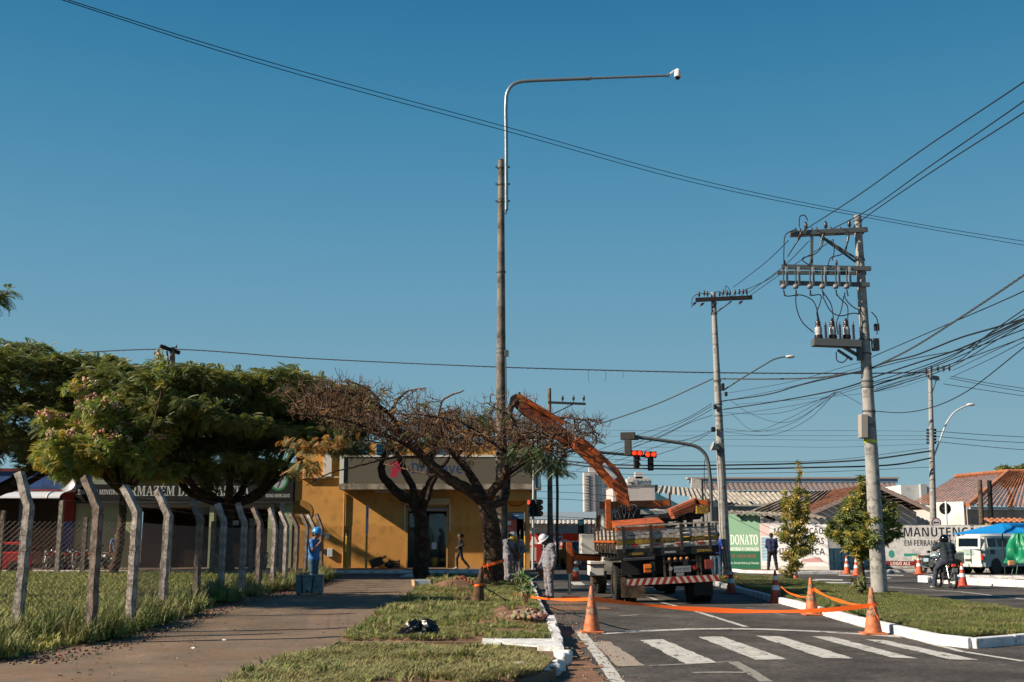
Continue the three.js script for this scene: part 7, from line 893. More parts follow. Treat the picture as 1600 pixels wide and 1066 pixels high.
  const bt = print(1024, 96, (g, w, h) => { g.fillStyle = '#b8aa9a'; g.fillRect(0, 0, w, h); g.fillStyle = '#8a1f1c'; for (let i = -1; i < 14; i++) { const dir = i < 7 ? 1 : -1, x = i * 76; g.beginPath(); g.moveTo(x, h); g.lineTo(x + 40, h); g.lineTo(x + 40 + 36 * dir, 0); g.lineTo(x + 36 * dir, 0); g.fill(); } });
  rm('bumper', box(2.36, 0.17, 0.12, 0.06, 0.6, 0.02), M(0x2a2524, 0.7)); { const g = new THREE.PlaneGeometry(2.34, 0.16); g.translate(0.06, 0.6, 0.083); rm('bumper_stripes', g, M([0.9, 0.9, 0.9], 0.6, { map: bt })); } for (const x of [-0.4, 0.5]) rm('bumper_bracket', box(0.08, 0.4, 0.08, x, 0.8, -0.1), frameM);
  mesh('mud_flap', jitter(fin(new THREE.BoxGeometry(0.62, 0.5, 0.015, 6, 5, 1)), 0.03, 4, 2).translate(-0.86, 0.4, -0.52), mud, t); mesh('mud_flap', jitter(fin(new THREE.BoxGeometry(0.5, 0.46, 0.015, 6, 5, 1)), 0.03, 4, 6).translate(0.95, 0.42, -0.52), frameM, t);
  for (const s of [-1, 1]) { wheelParts(t, V(s * 1.14, 0.5, -1.25), 0.5, 0.26, 0, mud); wheelParts(t, V(s * 0.82, 0.5, -1.25), 0.5, 0.26, 0, mud); wheelParts(t, V(s * 1.05, 0.48, -5.9), 0.48, 0.28, 0, mud); } mesh('axle', cyl(0.11, 0.11, 2.0, 0, 0.5, -1.25, 0, 0, Math.PI / 2), frameM, t); mesh('differential', ball(0.24, 0, 0.5, -1.25, 1, 1, 1), frameM, t); mesh('axle', cyl(0.08, 0.08, 1.9, 0, 0.48, -5.9, 0, 0, Math.PI / 2), frameM, t); mesh('spare_wheel', lathe([[0.2, -0.1], [0.42, -0.1], [0.46, 0], [0.42, 0.1], [0.2, 0.1]], 24).translate(0.1, 0.75, -2.8), MAT.rubber, t);
  rm('inner_fender', box(0.9, 0.06, 1.3, -0.98, 1.16, -1.25), frameM); rm('inner_fender', box(0.9, 0.06, 1.3, 0.98, 1.16, -1.25), frameM); rm('underframe_panel', box(2.3, 0.45, 0.05, 0, 0.98, -0.5), frameM);
  // cab
  const white = M([0.62, 0.63, 0.64], 0.45, { map: rep(T.dust, 1 / 2) }), side = [[-5.0, 0.75], [-5.0, 2.42], [-5.25, 2.52], [-6.35, 2.5], [-6.8, 1.75], [-7.25, 1.6], [-7.35, 0.75]];
  mesh('cab', boxUV(shapeG(side.map(([z, y]) => [-z, y]), 2.06, 0.06).rotateY(Math.PI / 2).translate(-1.03, 0, 0)), white, t); for (const s of [-1, 1]) { const w = shapeG([[5.35, 1.72], [5.35, 2.32], [6.2, 2.32], [6.55, 1.72]], 0.02).rotateY(Math.PI / 2).translate(s * 1.1 - 0.01, 0, 0); const door = mesh('door', rbox(0.03, 1.5, 1.2, 0.02, s * 1.09, 1.5, -5.9), white, t); mesh('side_window', w, MAT.darkglass, door); }
  mesh('rear_window', box(1.5, 0.5, 0.02, 0, 2.1, -4.93), MAT.darkglass, t); mesh('windshield', box(1.9, 0.75, 0.02, 0, 2.14, -6.68, -0.55), MAT.darkglass, t); mesh('mirror', rbox(0.2, 0.5, 0.1, 0.04, ...T3(908, 825, 35.6).toArray()), MAT.black, t); mesh('mirror_glass', box(0.16, 0.44, 0.01, ...T3(908, 825, 35.53).toArray()), M(0x4a6a70, 0.05, { metalness: 0.9 }), t); mesh('mirror_arm', tube([T3(908, 814, 35.6), T3(912, 811, 35.6), T3(930, 811, 35.6), T3(940, 810, 35.4)], 0.018, 6, 16), MAT.black, t); mesh('mirror_arm', bar(T3(924, 812, 35.5), T3(924, 845, 35.4), 0.015), MAT.black, t);
  mesh('fender', rbox(0.5, 0.5, 1.1, 0.12, -1.0, 0.95, -5.9), white, t); mesh('side_box', rbox(0.42, 0.66, 0.6, 0.03, ...T3(917, 852, 34.2).toArray()), M([0.6, 0.58, 0.52], 0.6), t);
  // crane: column, knuckle boom, ram
  const base = T3(984, 812, 33.7); mesh('crane_base', [rbox(1.3, 0.4, 0.5, 0.04, base.x, 1.5, base.z), cyl(0.24, 0.2, 0.9, base.x, 1.85, base.z), rbox(0.7, 0.3, 0.5, 0.04, base.x + 0.1, 2.0, base.z)], frameM, t);
  for (const [x, y, w, h, r] of [[968, 812, 0.2, 0.35, 0.3], [992, 806, 0.25, 0.4, -0.2], [1000, 818, 0.3, 0.3, 0], [960, 822, 0.25, 0.25, 0.1], [975, 800, 0.14, 0.4, 0.2]]) mesh('valve_block', rbox(w, h, 0.3, 0.03, ...T3(x, y, 33.2).toArray(), 0, 0, r), frameM, t);
  for (let k = 0; k < 5; k++) mesh('hose', tube([T3(966 + k * 8, 824, 33.0), T3(962 + k * 7, 808, 32.9), T3(972 + k * 6, 792, 33.1), T3(978 + k * 2, 800 - k * 3, 33.3)], 0.022, 6, 20), MAT.black, t);
  for (let k = 0; k < 4; k++) mesh('control_lever', bar(T3(963 + k * 5, 805, 32.9), T3(960 + k * 6, 786 + (k % 2) * 3, 32.9), 0.014), MAT.black, t);
  const poly = (pts, d, depth, m, name, par = t) => { const q = pts.map(([x, y]) => { const v = T3(x, y, d); return [v.x, v.y]; }), z = T3(pts[0][0], pts[0][1], d).z; return mesh(name, boxUV(shapeG(q, depth, 0.02)).translate(0, 0, z - depth / 2), m, par); };
  const boom = poly([[897, 690], [906, 684], [920, 693], [966, 735], [978, 757], [985, 798], [969, 800], [963, 768], [946, 748], [905, 708], [897, 701]], 33.7, 0.28, orange, 'main_boom'); poly([[941, 727], [946, 725], [964, 746], [960, 749]], 33.53, 0.01, M([0.5, 0.5, 0.52], 0.5), 'boom_label', boom);
  for (const [x, y] of [[903, 695], [958, 756], [972, 756], [979, 777]]) mesh('pivot_pin', cyl(0.055, 0.055, 0.4, ...T3(x, y, 33.7).toArray(), Math.PI / 2), orangeD, boom);
  mesh('ram_barrel', bar(T3(957, 762, 33.75), T3(931, 731, 33.75), 0.075), orange, t); mesh('ram_rod', bar(T3(931, 731, 33.75), T3(902, 707, 33.75), 0.04), chrome, t);
  poly([[800, 630], [806, 619], [820, 626], [895, 680], [900, 697], [888, 700], [812, 642]], 34.3, 0.24, orangeD, 'jib'); mesh('jib_ram', bar(T3(809, 618, 34.1), T3(882, 662, 34.1), 0.085, 0.085, 10), orange, t); mesh('knuckle', [cyl(0.2, 0.2, 0.5, ...T3(904, 695, 33.9).toArray(), Math.PI / 2, 0, 0, 16)], orange, t);
  poly([[795, 640], [798, 622], [806, 617], [811, 626], [804, 632], [800, 645]], 34.3, 0.3, frameM, 'jib_head'); mesh('hook_pin', bar(T3(809, 620, 34.1), T3(812, 613, 34.1), 0.04), frameM, t); mesh('boom_hose', tube([T3(906, 686, 33.5), T3(915, 672, 33.5), T3(920, 660, 33.6), T3(912, 655, 33.8), T3(898, 668, 34)], 0.025, 6, 24), MAT.black, t); mesh('boom_hose', tube([T3(900, 690, 33.5), T3(925, 676, 33.4), T3(932, 690, 33.4), T3(922, 705, 33.5)], 0.02, 6, 24), MAT.black, t);
  // racks and loads
  mesh('rack_beam', beam(T3(937, 789.5, 33.9), T3(1046, 786.5, 33.9), 0.16, 0.2), orange, t); mesh('rack_post', rbox(0.17, 0.95, 0.17, 0.02, ...T3(950.5, 806, 33.1).toArray()), orange, t); mesh('rack_end', beam(T3(1046.5, 793, 33.9), T3(1046.5, 770, 33.9), 0.06, 0.06), orangeD, t); mesh('rack_brace', beam(T3(994, 793, 33.9), T3(1010, 809, 33.9), 0.09, 0.09), orange, t); mesh('rack_brace', beam(T3(1033, 791, 33.9), T3(1018, 809, 33.9), 0.09, 0.09), orange, t); mesh('rack_upright', beam(T3(1013, 792, 33.9), T3(1013, 820, 33.9), 0.14, 0.12), orange, t); mesh('rack_upright', beam(T3(1080, 792, 33.9), T3(1080, 825, 33.9), 0.1, 0.1), frameM, t);
  rm('load_board', box(1.25, 0.22, 1.0, -0.52, 2.0, -1.4, 0.15, 0, 0.03), orange); rm('load_bag', jitter(rbox(1.5, 0.2, 0.8, 0.09, 0.7, 2.2, -2.9, 0, 0, 0.04), 0.1, 5, 4), frameM);
  const buck = mesh('platform_basket', [beam(T3(1048, 803, 30.6), T3(1088, 786, 30.6), 0.9, 0.28)], M([0.62, 0.2, 0.1], 0.6, { map: rep(T.dust, 1) }), t); for (let k = 0; k < 3; k++) mesh('basket_rail', beam(T3(1048, 800 + k * 3.5, 30.12), T3(1088, 783 + k * 3.5, 30.12), 0.03, 0.03), orangeD, buck); mesh('basket_end', box(0.3, 0.2, 0.5, ...T3(1095, 797, 30.2).toArray()), yel, buck); mesh('basket_bar', beam(T3(1084, 784, 30.3), T3(1109, 787, 30.3), 0.3, 0.12), orange, buck); mesh('basket_bar', box(0.07, 0.36, 0.07, ...T3(1107, 790, 30.1).toArray()), orangeD, buck); mesh('support_beam', beam(T3(1028, 807, 31), T3(1098, 804, 31), 0.2, 0.12), frameM, t); for (const x of [1064, 1075, 1040]) mesh('support_leg', beam(T3(x, 806, 31), T3(x + 2, 826, 31), 0.1, 0.1), frameM, t);
  for (let k = 0; k < 3; k++) mesh('sling', tube([T3(1068 - k, 806, 30.5), T3(1058 - k * 3, 820, 30.3), T3(1050 - k * 6, 826, 30.3)], 0.02, 5, 10), MAT.black, t); mesh('coil', fin(new THREE.TorusGeometry(0.28, 0.03, 8, 24)).translate(...T3(1050, 817, 31).toArray()), MAT.black, t);
  // outrigger on the near side
  const og = T3(889.5, 872, 31.7); mesh('outrigger_sleeve', box(0.15, 0.86, 0.17, og.x, T3(889, 872, 31.7).y, og.z), orange, t); mesh('outrigger_leg', bar(T3(890, 893, 31.7), T3(890, 929, 31.7), 0.045), chrome, t); mesh('outrigger_foot', box(0.5, 0.05, 0.4, og.x + 0.04, 0.03, og.z), orangeD, t); mesh('outrigger_beam', beam(T3(893, 871, 31.7), T3(936, 873, 32), 0.2, 0.15), orange, t); mesh('outrigger_beam', beam(T3(896, 866, 31.75), T3(936, 868, 32), 0.24, 0.05), frameM, t); mesh('outrigger_ram', bar(T3(894, 858, 31.7), T3(897, 878, 31.7), 0.05), orange, t);
  mesh('tool_box', rbox(0.42, 0.42, 0.7, 0.03, ...T3(931, 888, 32.6).toArray()), M([0.62, 0.6, 0.58], 0.6), t); mesh('battery_box', rbox(0.34, 0.28, 0.5, 0.03, ...T3(933, 905, 32.6).toArray()), mud, t); mesh('box_strap', box(0.45, 0.03, 0.72, ...T3(931, 882, 32.58).toArray()), MAT.black, t);
}
// cars from a side outline
function car(name, label, pos, turn, { body, glass = MAT.darkglass, low, roof, width = 1.66, wheels, wr = 0.3, lights = 0xb02018, group }) { // nose along -x
  const t = thing(name, label, 'car', pos, turn, group), paint = new THREE.MeshPhysicalMaterial({ color: body, roughness: 0.4, clearcoat: 0.8, clearcoatRoughness: 0.15 });
  mesh('body', shapeG(low, width - 0.12, 0.06).translate(0, 0, -(width - 0.12) / 2), paint, t); const gw = width - 0.34, cab = mesh('cabin', shapeG(roof, gw, 0.06).translate(0, 0, -gw / 2), paint, t);
  const cx = roof.reduce((a, p) => a + p[0], 0) / roof.length, cy = roof.reduce((a, p) => a + p[1], 0) / roof.length, shr = roof.map(([x, y]) => [cx + (x - cx) * 0.86, cy + (y - cy) * 0.74]); for (const s of [-1, 1]) { const w = mesh('side_window', shapeG(shr, 0.01).translate(0, 0, s * (gw / 2 + 0.065) - 0.005), glass, cab); mesh('pillar', box(0.07, 0.5, 0.02, cx, cy, s * (gw / 2 + 0.075)), paint, w); }
  const ends = [...roof].sort((a, b) => a[1] - b[1]), bl = ends.slice(0, 2).sort((a, b) => a[0] - b[0]), tl = ends.slice(2).sort((a, b) => a[0] - b[0]); const pane = (p, q, nm, sgn) => { const g = beam(V(p[0] + sgn * 0.065, lerp(p[1], q[1], 0.12), 0), V(q[0] + sgn * 0.065, lerp(p[1], q[1], 0.88), 0), gw * 0.86, 0.012); return mesh(nm, g, glass, cab); }; pane(bl[0], tl[0], 'windshield', -1); pane(bl[1], tl[tl.length - 1], 'rear_window', 1);
  for (const x of wheels) for (const s of [-1, 1]) { const w = wheelParts(t, V(x, wr, s * (width / 2 - 0.06)), wr, 0.18, Math.PI / 2); void w; mesh('wheel_arch', cyl(wr * 1.16, wr * 1.16, 0.05, x, wr, s * (width / 2 - 0.022), Math.PI / 2, 0, 0, 20), MAT.black, t); }
  const xs = low.map((p) => p[0]), x0 = Math.min(...xs), x1 = Math.max(...xs); for (const s of [-1, 1]) { mesh('headlight', rbox(0.06, 0.14, 0.3, 0.03, x0 + 0.0, 0.68, s * (width / 2 - 0.25)), M(0xc9cdd0, 0.15), t); mesh('tail_light', rbox(0.06, 0.26, 0.16, 0.02, x1, 0.74, s * (width / 2 - 0.16)), M(lights, 0.25), t); } mesh('front_bumper', rbox(0.12, 0.18, width - 0.04, 0.05, x0 - 0.04, 0.4, 0), MAT.black, t); mesh('rear_bumper', rbox(0.12, 0.18, width - 0.04, 0.05, x1 + 0.04, 0.4, 0), MAT.black, t);
  return t;
}
const hatchLow = [[-1.85, 0.3], [-1.9, 0.62], [-1.75, 0.82], [-0.85, 0.95], [1.75, 1.0], [1.85, 0.7], [1.82, 0.3]], hatchRoof = [[-0.95, 0.96], [-0.25, 1.42], [1.3, 1.42], [1.72, 1.0]];
car('red_hatchback', 'bright red hatchback parked before the blue shop', V(P(-9, 880, 52.5).x, 0, -52.5), 0.12, { body: 0xc01a10, low: hatchLow, roof: hatchRoof, wheels: [-1.2, 1.15] });
car('dark_hatchback', 'black hatchback with pale blue windscreen facing the junction by the stop sign', V(P(912, 880, 61).x, 0, -61.2), Math.PI / 2 + 0.25, { body: 0x07090b, glass: M(0x6f97b0, 0.08), low: hatchLow, roof: hatchRoof, wheels: [-1.2, 1.15] });
car('old_saloon', 'pale grey-green old rounded car parked behind the white van', V(P(1508, 880, 55).x, 0, -54.6), 0.3, { body: 0x6d7d78, low: [[-1.95, 0.32], [-2.0, 0.55], [-1.75, 0.8], [-1.3, 0.92], [-0.7, 0.98], [1.1, 1.02], [1.6, 0.9], [1.95, 0.6], [1.9, 0.32]], roof: [[-0.75, 0.98], [-0.35, 1.38], [0.1, 1.5], [0.6, 1.47], [1.15, 1.02]], wheels: [-1.25, 1.2], wr: 0.32, width: 1.54 });
{ // the old white and green van
  const b = G(1533, 896.5), t = thing('van', 'old pale van, white above and greyish below, under the blue tarp', 'van', V(b.x + 1.0, 0, b.z - 0.5), -58 * D); // nose along -z
  const white = new THREE.MeshPhysicalMaterial({ color: 0xc9cbc6, roughness: 0.45, clearcoat: 0.4 }), teal = new THREE.MeshPhysicalMaterial({ color: 0x93a5a2, roughness: 0.45, clearcoat: 0.4 });
  const sect = (w, y0, y1, top, l, r) => { const g = new THREE.BoxGeometry(1, 1, 1, 10, 10, 16), p = g.attributes.position; for (let i = 0; i < p.count; i++) { let x = p.getX(i) * 2, y = p.getY(i) + 0.5, z = p.getZ(i) * 2; const k = 1 - (1 - top) * y, cx = Math.abs(x), cz = Math.abs(z); const rz = Math.sqrt(Math.max(0, 1 - Math.pow(cx, 6) * r)), rx = Math.sqrt(Math.max(0, 1 - Math.pow(cz, 6) * r)); p.setXYZ(i, x * w / 2 * k * rx, lerp(y0, y1, y), z * l / 2 * (1 - (1 - top) * 0.7 * y) * rz); } g.computeVertexNormals(); return boxUV(g); };
  mesh('lower_body', sect(1.72, 0.34, 1.15, 0.99, 4.3, 0.18), teal, t); mesh('upper_body', sect(1.7, 1.151, 1.74, 0.87, 4.26, 0.18), white, t); mesh('roof', jitter(sect(1.5, 1.741, 1.94, 0.72, 3.85, 0.3), 0, 1), white, t); mesh('roof_gutter', sect(1.56, 1.725, 1.755, 1, 3.95, 0.2), white, t);
  mesh('rear_panel', rbox(1.36, 0.78, 0.05, 0.05, 0, 0.76, 2.11), white, t); mesh('engine_lid', rbox(0.95, 0.36, 0.03, 0.05, 0, 0.66, 2.135), white, t); const hatch = mesh('tailgate', rbox(1.3, 0.62, 0.04, 0.06, 0, 1.42, 2.04, -0.12), white, t); mesh('rear_window', rbox(1.05, 0.4, 0.03, 0.08, 0, 1.45, 2.058, -0.12), MAT.darkglass, hatch);
  for (const s of [-1, 1]) { for (const [z, w] of [[1.45, 0.62], [0.62, 0.8], [-0.28, 0.8], [-1.25, 0.8]]) { const f = mesh('window_frame', rbox(0.03, 0.46, w + 0.06, 0.012, s * 0.803, 1.45, z, 0, 0, s * 0.13), white, t); mesh('side_window', rbox(0.02, 0.4, w, 0.009, s * 0.815, 1.45, z, 0, 0, s * 0.13), MAT.darkglass, f); } mesh('tail_light', rbox(0.13, 0.3, 0.06, 0.05, s * 0.73, 0.78, 2.12), M(0xb02a1a, 0.25), t); for (const z of [1.25, -1.3]) { wheelParts(t, V(s * 0.72, 0.32, z), 0.32, 0.17, 0, M(0xa9aeac, 0.5)); mesh('wheel_arch', cyl(0.37, 0.37, 0.05, s * 0.835, 0.36, z, 0, 0, Math.PI / 2, 22), MAT.black, t); } mesh('belt_trim', box(0.02, 0.035, 4.0, s * 0.85, 1.15, 0), M(0xc9cbc6, 0.4), t); mesh('air_vent', box(0.02, 0.2, 0.4, s * 0.853, 1.02, 1.5), M(0x3a4c4c, 0.6), t); }
  mesh('rear_bumper', rbox(1.66, 0.16, 0.14, 0.05, 0, 0.4, 2.22), white, t); mesh('front_bumper', rbox(1.66, 0.16, 0.14, 0.05, 0, 0.4, -2.22), white, t); mesh('number_plate', box(0.36, 0.13, 0.015, 0.02, 0.64, 2.16), M(0x6a6d70, 0.6), t); mesh('plate_mark', box(0.28, 0.06, 0.005, 0.02, 0.64, 2.171), M(0x2a2d30, 0.6), t); mesh('handle', bar(V(-0.06, 0.9, 2.15), V(0.06, 0.9, 2.15), 0.015), chrome, t); mesh('windshield', rbox(1.3, 0.45, 0.03, 0.08, 0, 1.45, -2.06, 0.12), MAT.darkglass, t); const rack = mesh('roof_rack', bar(V(0.5, 1.98, -0.2), V(0.5, 1.98, 1.2), 0.02), MAT.black, t); mesh('rack_foot', bar(V(0.5, 1.9, 0.9), V(0.5, 1.98, 0.9), 0.02), MAT.black, rack); mesh('badge', cyl(0.1, 0.1, 0.01, -0.42, 0.98, 2.14, Math.PI / 2), M(0x7d8d6c, 0.6), t);
}
// motorcycles: nose along -z
function motorcycle(label, pos, turn, lean, colour, group) {
  const t = thing('motorcycle', label, 'motorcycle', pos, turn, group), c = new THREE.MeshPhysicalMaterial({ color: colour, roughness: 0.35, clearcoat: 0.6 }), lo = new THREE.Group(); t.rotation.order = 'YXZ'; t.rotation.z = lean; void lo;
  for (const z of [-0.63, 0.63]) { const w = mesh('wheel', fin(new THREE.TorusGeometry(0.27, 0.045, 8, 28).rotateY(Math.PI / 2)), MAT.rubber, t); w.position.set(0, 0.315, z); mesh('rim', fin(new THREE.TorusGeometry(0.225, 0.014, 6, 28).rotateY(Math.PI / 2)), chrome, w); const sp = []; for (let k = 0; k < 12; k++) { const a = k / 12 * 6.283; sp.push(bar(V(k % 2 ? 0.03 : -0.03, 0, 0), V(0, Math.sin(a) * 0.225, Math.cos(a) * 0.225), 0.004, 0.004, 3)); } sp.push(cyl(0.05, 0.05, 0.12, 0, 0, 0, 0, 0, Math.PI / 2)); const s = mesh('spokes', sp, MAT.steel, w); s.userData.kind = 'stuff'; const f = mesh('fender', fin(new THREE.TorusGeometry(0.335, 0.05, 6, 16, 2.0).rotateY(Math.PI / 2).rotateX(z > 0 ? -0.9 : -1.1)), z > 0 ? MAT.black : c, t); f.position.copy(w.position); f.scale.x = 1.1; }
  mesh('frame', [bar(V(0, 0.45, 0.2), V(0, 0.82, -0.38), 0.03), bar(V(0, 0.4, 0.25), V(0, 0.35, -0.3), 0.03), bar(V(0, 0.35, -0.3), V(0, 0.85, -0.4), 0.025), bar(V(0.09, 0.32, 0.63), V(0.09, 0.4, 0.05), 0.022), bar(V(-0.09, 0.32, 0.63), V(-0.09, 0.4, 0.05), 0.022)], MAT.darksteel, t);
  for (const s of [-1, 1]) { mesh('fork', bar(V(s * 0.08, 0.315, -0.63), V(s * 0.08, 0.98, -0.4), 0.022), chrome, t); mesh('shock_absorber', bar(V(s * 0.11, 0.35, 0.58), V(s * 0.1, 0.75, 0.42), 0.03), chrome, t); mesh('footpeg', bar(V(s * 0.06, 0.32, 0.0), V(s * 0.26, 0.32, 0.0), 0.02), MAT.black, t); const h = mesh('handlebar', tube([V(0, 0.98, -0.38), V(s * 0.15, 1.04, -0.36), V(s * 0.36, 1.0, -0.26)], 0.016, 6, 12), MAT.black, t); mesh('mirror', ball(0.06, s * 0.36, 1.2, -0.34, 1.1, 0.8, 0.4), MAT.black, h); mesh('turn_signal', ball(0.04, s * 0.17, 0.72, 0.72, 1, 0.9, 1), M([0.6, 0.2, 0.02], 0.3), t); }
  mesh('tank', ball(0.24, 0, 0.83, -0.16, 0.62, 0.55, 1.05, 18), c, t); mesh('seat', rbox(0.24, 0.09, 0.66, 0.04, 0, 0.8, 0.36, 0.04), MAT.black, t); mesh('side_panel', rbox(0.24, 0.2, 0.32, 0.05, 0, 0.62, 0.26), c, t); mesh('engine', [rbox(0.26, 0.26, 0.32, 0.05, 0, 0.4, -0.05), cyl(0.09, 0.09, 0.24, 0, 0.56, -0.14, 0.4)], MAT.darksteel, t); mesh('exhaust', [bar(V(0.12, 0.36, -0.18), V(0.15, 0.26, 0.1), 0.022), bar(V(0.15, 0.26, 0.1), V(0.16, 0.36, 0.72), 0.04, 0.05)], chrome, t); mesh('headlight', ball(0.1, 0, 0.9, -0.52, 1, 1, 0.7), chrome, t); mesh('tail_light', rbox(0.14, 0.09, 0.08, 0.02, 0, 0.76, 0.76), M([0.7, 0.06, 0.03], 0.25), t); mesh('number_plate', box(0.18, 0.14, 0.01, 0, 0.6, 0.82, 0.3), M([0.5, 0.5, 0.48], 0.6), t); mesh('kickstand', bar(V(-0.08, 0.3, 0.05), V(-0.2, 0.02, 0.12), 0.014), MAT.darksteel, t); mesh('grab_rail', tube([V(-0.11, 0.8, 0.5), V(-0.1, 0.85, 0.74), V(0.1, 0.85, 0.74), V(0.11, 0.8, 0.5)], 0.012, 5, 14), MAT.black, t);
  return t;
}
const RIDE = V(14.5, 0, -38.1);
motorcycle('dark motorcycle carrying the helmeted rider past the traffic island', RIDE, 0.02, 0.02, 0x16221f);
[[66, 0.5, 0x3a3e44, 'dark grey motorcycle first in the row before the blue shop'], [83, 0.9, 0x5a1418, 'dark red motorcycle parked before the maroon pillar'], [105, 0.7, 0x1a1a22, 'black motorcycle with pale front parked before the dark blue wall'], [118, 1.0, 0x141c2a, 'navy motorcycle next to the pale green wall edge'], [138, 0.8, 0x3c5c5c, 'teal motorcycle parked before the pale green wall'], [152, 1.1, 0xb8bcbc, 'white fronted motorcycle parked beside the leaning tree trunk'], [402, 0.6, 0xa88418, 'yellow motorcycle parked before the dark grocery bay']].forEach(([px, a, c, l], i) => motorcycle(l, V(P(px, 880, 55.6 + (i % 2) * 0.3).x, F0, -55.9 - (i % 2) * 0.3), a, -0.1, c, 'motorcycles parked before the shops'));
motorcycle('pale blue fronted motorcycle parked against the grey lettered wall', V(P(1443, 880, 55).x, 0, -54), 0.5 + Math.PI, 0.1, 0x8fa4ae);
{ // blue tarp on poles and the draped green machine beneath it
  const d = 50.5, Q = (x, y, dz = 0) => { const p = P(x, y, d); p.z += dz; return p; }, t = thing('tarp_shelter', 'bright blue tarp stretched on poles above the van', 'tarp', V(Q(1580, 880).x, 0, -d)), o = (p) => p.clone().sub(t.position);
  const g = new THREE.BufferGeometry(), pos = [], A = o(Q(1518, 835, -2.5)), B = o(Q(1562, 817.5, 0.2)), C = o(Q(1700, 817, 0.2)), E = o(Q(1700, 836, 2.2)), F2 = o(Q(1588, 834, 2.2)), H = o(Q(1555, 834, 1.2)); const n = 10; const tri = (a, b, c) => { for (let i = 0; i < n; i++) for (let j = 0; j < n - i; j++) { const q = (u, v) => { const w = 1 - u - v, p = V(0, 0, 0).addScaledVector(a, w).addScaledVector(b, u).addScaledVector(c, v); p.y -= 0.5 * u * v * w * 9 * 0.3; return p; }; const s = 1 / n, p1 = q(i * s, j * s), p2 = q((i + 1) * s, j * s), p3 = q(i * s, (j + 1) * s); pos.push(...p1.toArray(), ...p2.toArray(), ...p3.toArray()); if (i + j < n - 1) { const p4 = q((i + 1) * s, (j + 1) * s); pos.push(...p2.toArray(), ...p4.toArray(), ...p3.toArray()); } } }; tri(A, H, B); tri(H, F2, B); tri(B, F2, C); tri(F2, E, C); g.setAttribute('position', new THREE.Float32BufferAttribute(pos, 3)); g.computeVertexNormals(); mesh('canopy', boxUV(g), M(0x0b6fae, 0.45, { side: THREE.DoubleSide }), t);
  for (const [p, h] of [[B, 0], [F2, 0], [E, 0], [A, 0]]) mesh('pole', bar(V(p.x, 0, p.z), p, 0.03, 0.03, 8), MAT.darksteel, t);
  const s = thing('draped_machine', 'green tarp draped over a wheeled frame beside the van', 'machine', V(P(1597, 880, 45.5).x, 0.0, -45.5)), gg = fin(new THREE.CylinderGeometry(0.42, 0.55, 1.2, 48, 18, false)), p = gg.attributes.position; for (let i = 0; i < p.count; i++) { const a = Math.atan2(p.getZ(i), p.getX(i)), y = p.getY(i), k = 1 + 0.2 * Math.sin(a * 5 + y * 3) * (0.7 - y * 0.5) + 0.07 * Math.sin(a * 13 - y * 5) + 0.12 * (fbm(a * 2 + 5, y * 2 + 3, 2) - 0.5) - 0.5 * smooth(0.1, 0.62, y); p.setXYZ(i, p.getX(i) * k * 1.05, y + (y > 0.6 ? -0.12 * Math.hypot(p.getX(i), p.getZ(i)) : 0), p.getZ(i) * k); } mesh('drape', boxUV(toCreasedNormals(gg, 0.7)).translate(0, 1.27, 0), M(0x0c7a55, 0.45, { side: THREE.DoubleSide }), s); for (const [x, z] of [[-0.35, 0.3], [0.3, 0.3], [-0.3, -0.3], [0.35, -0.3]]) mesh('leg', bar(V(x * 1.3, 0, z), V(x * 0.6, 0.75, z * 0.6), 0.022), M(0x3a5a50, 0.6), s); for (const x of [-0.62, 0.45]) mesh('lamp', rbox(0.26, 0.2, 0.16, 0.04, x, 0.68, 0.45), M([0.5, 0.26, 0.12], 0.4), s); mesh('stretcher', bar(V(-0.45, 0.12, 0.3), V(0.45, 0.12, 0.3), 0.02), M(0x3a5a50, 0.6), s);
}
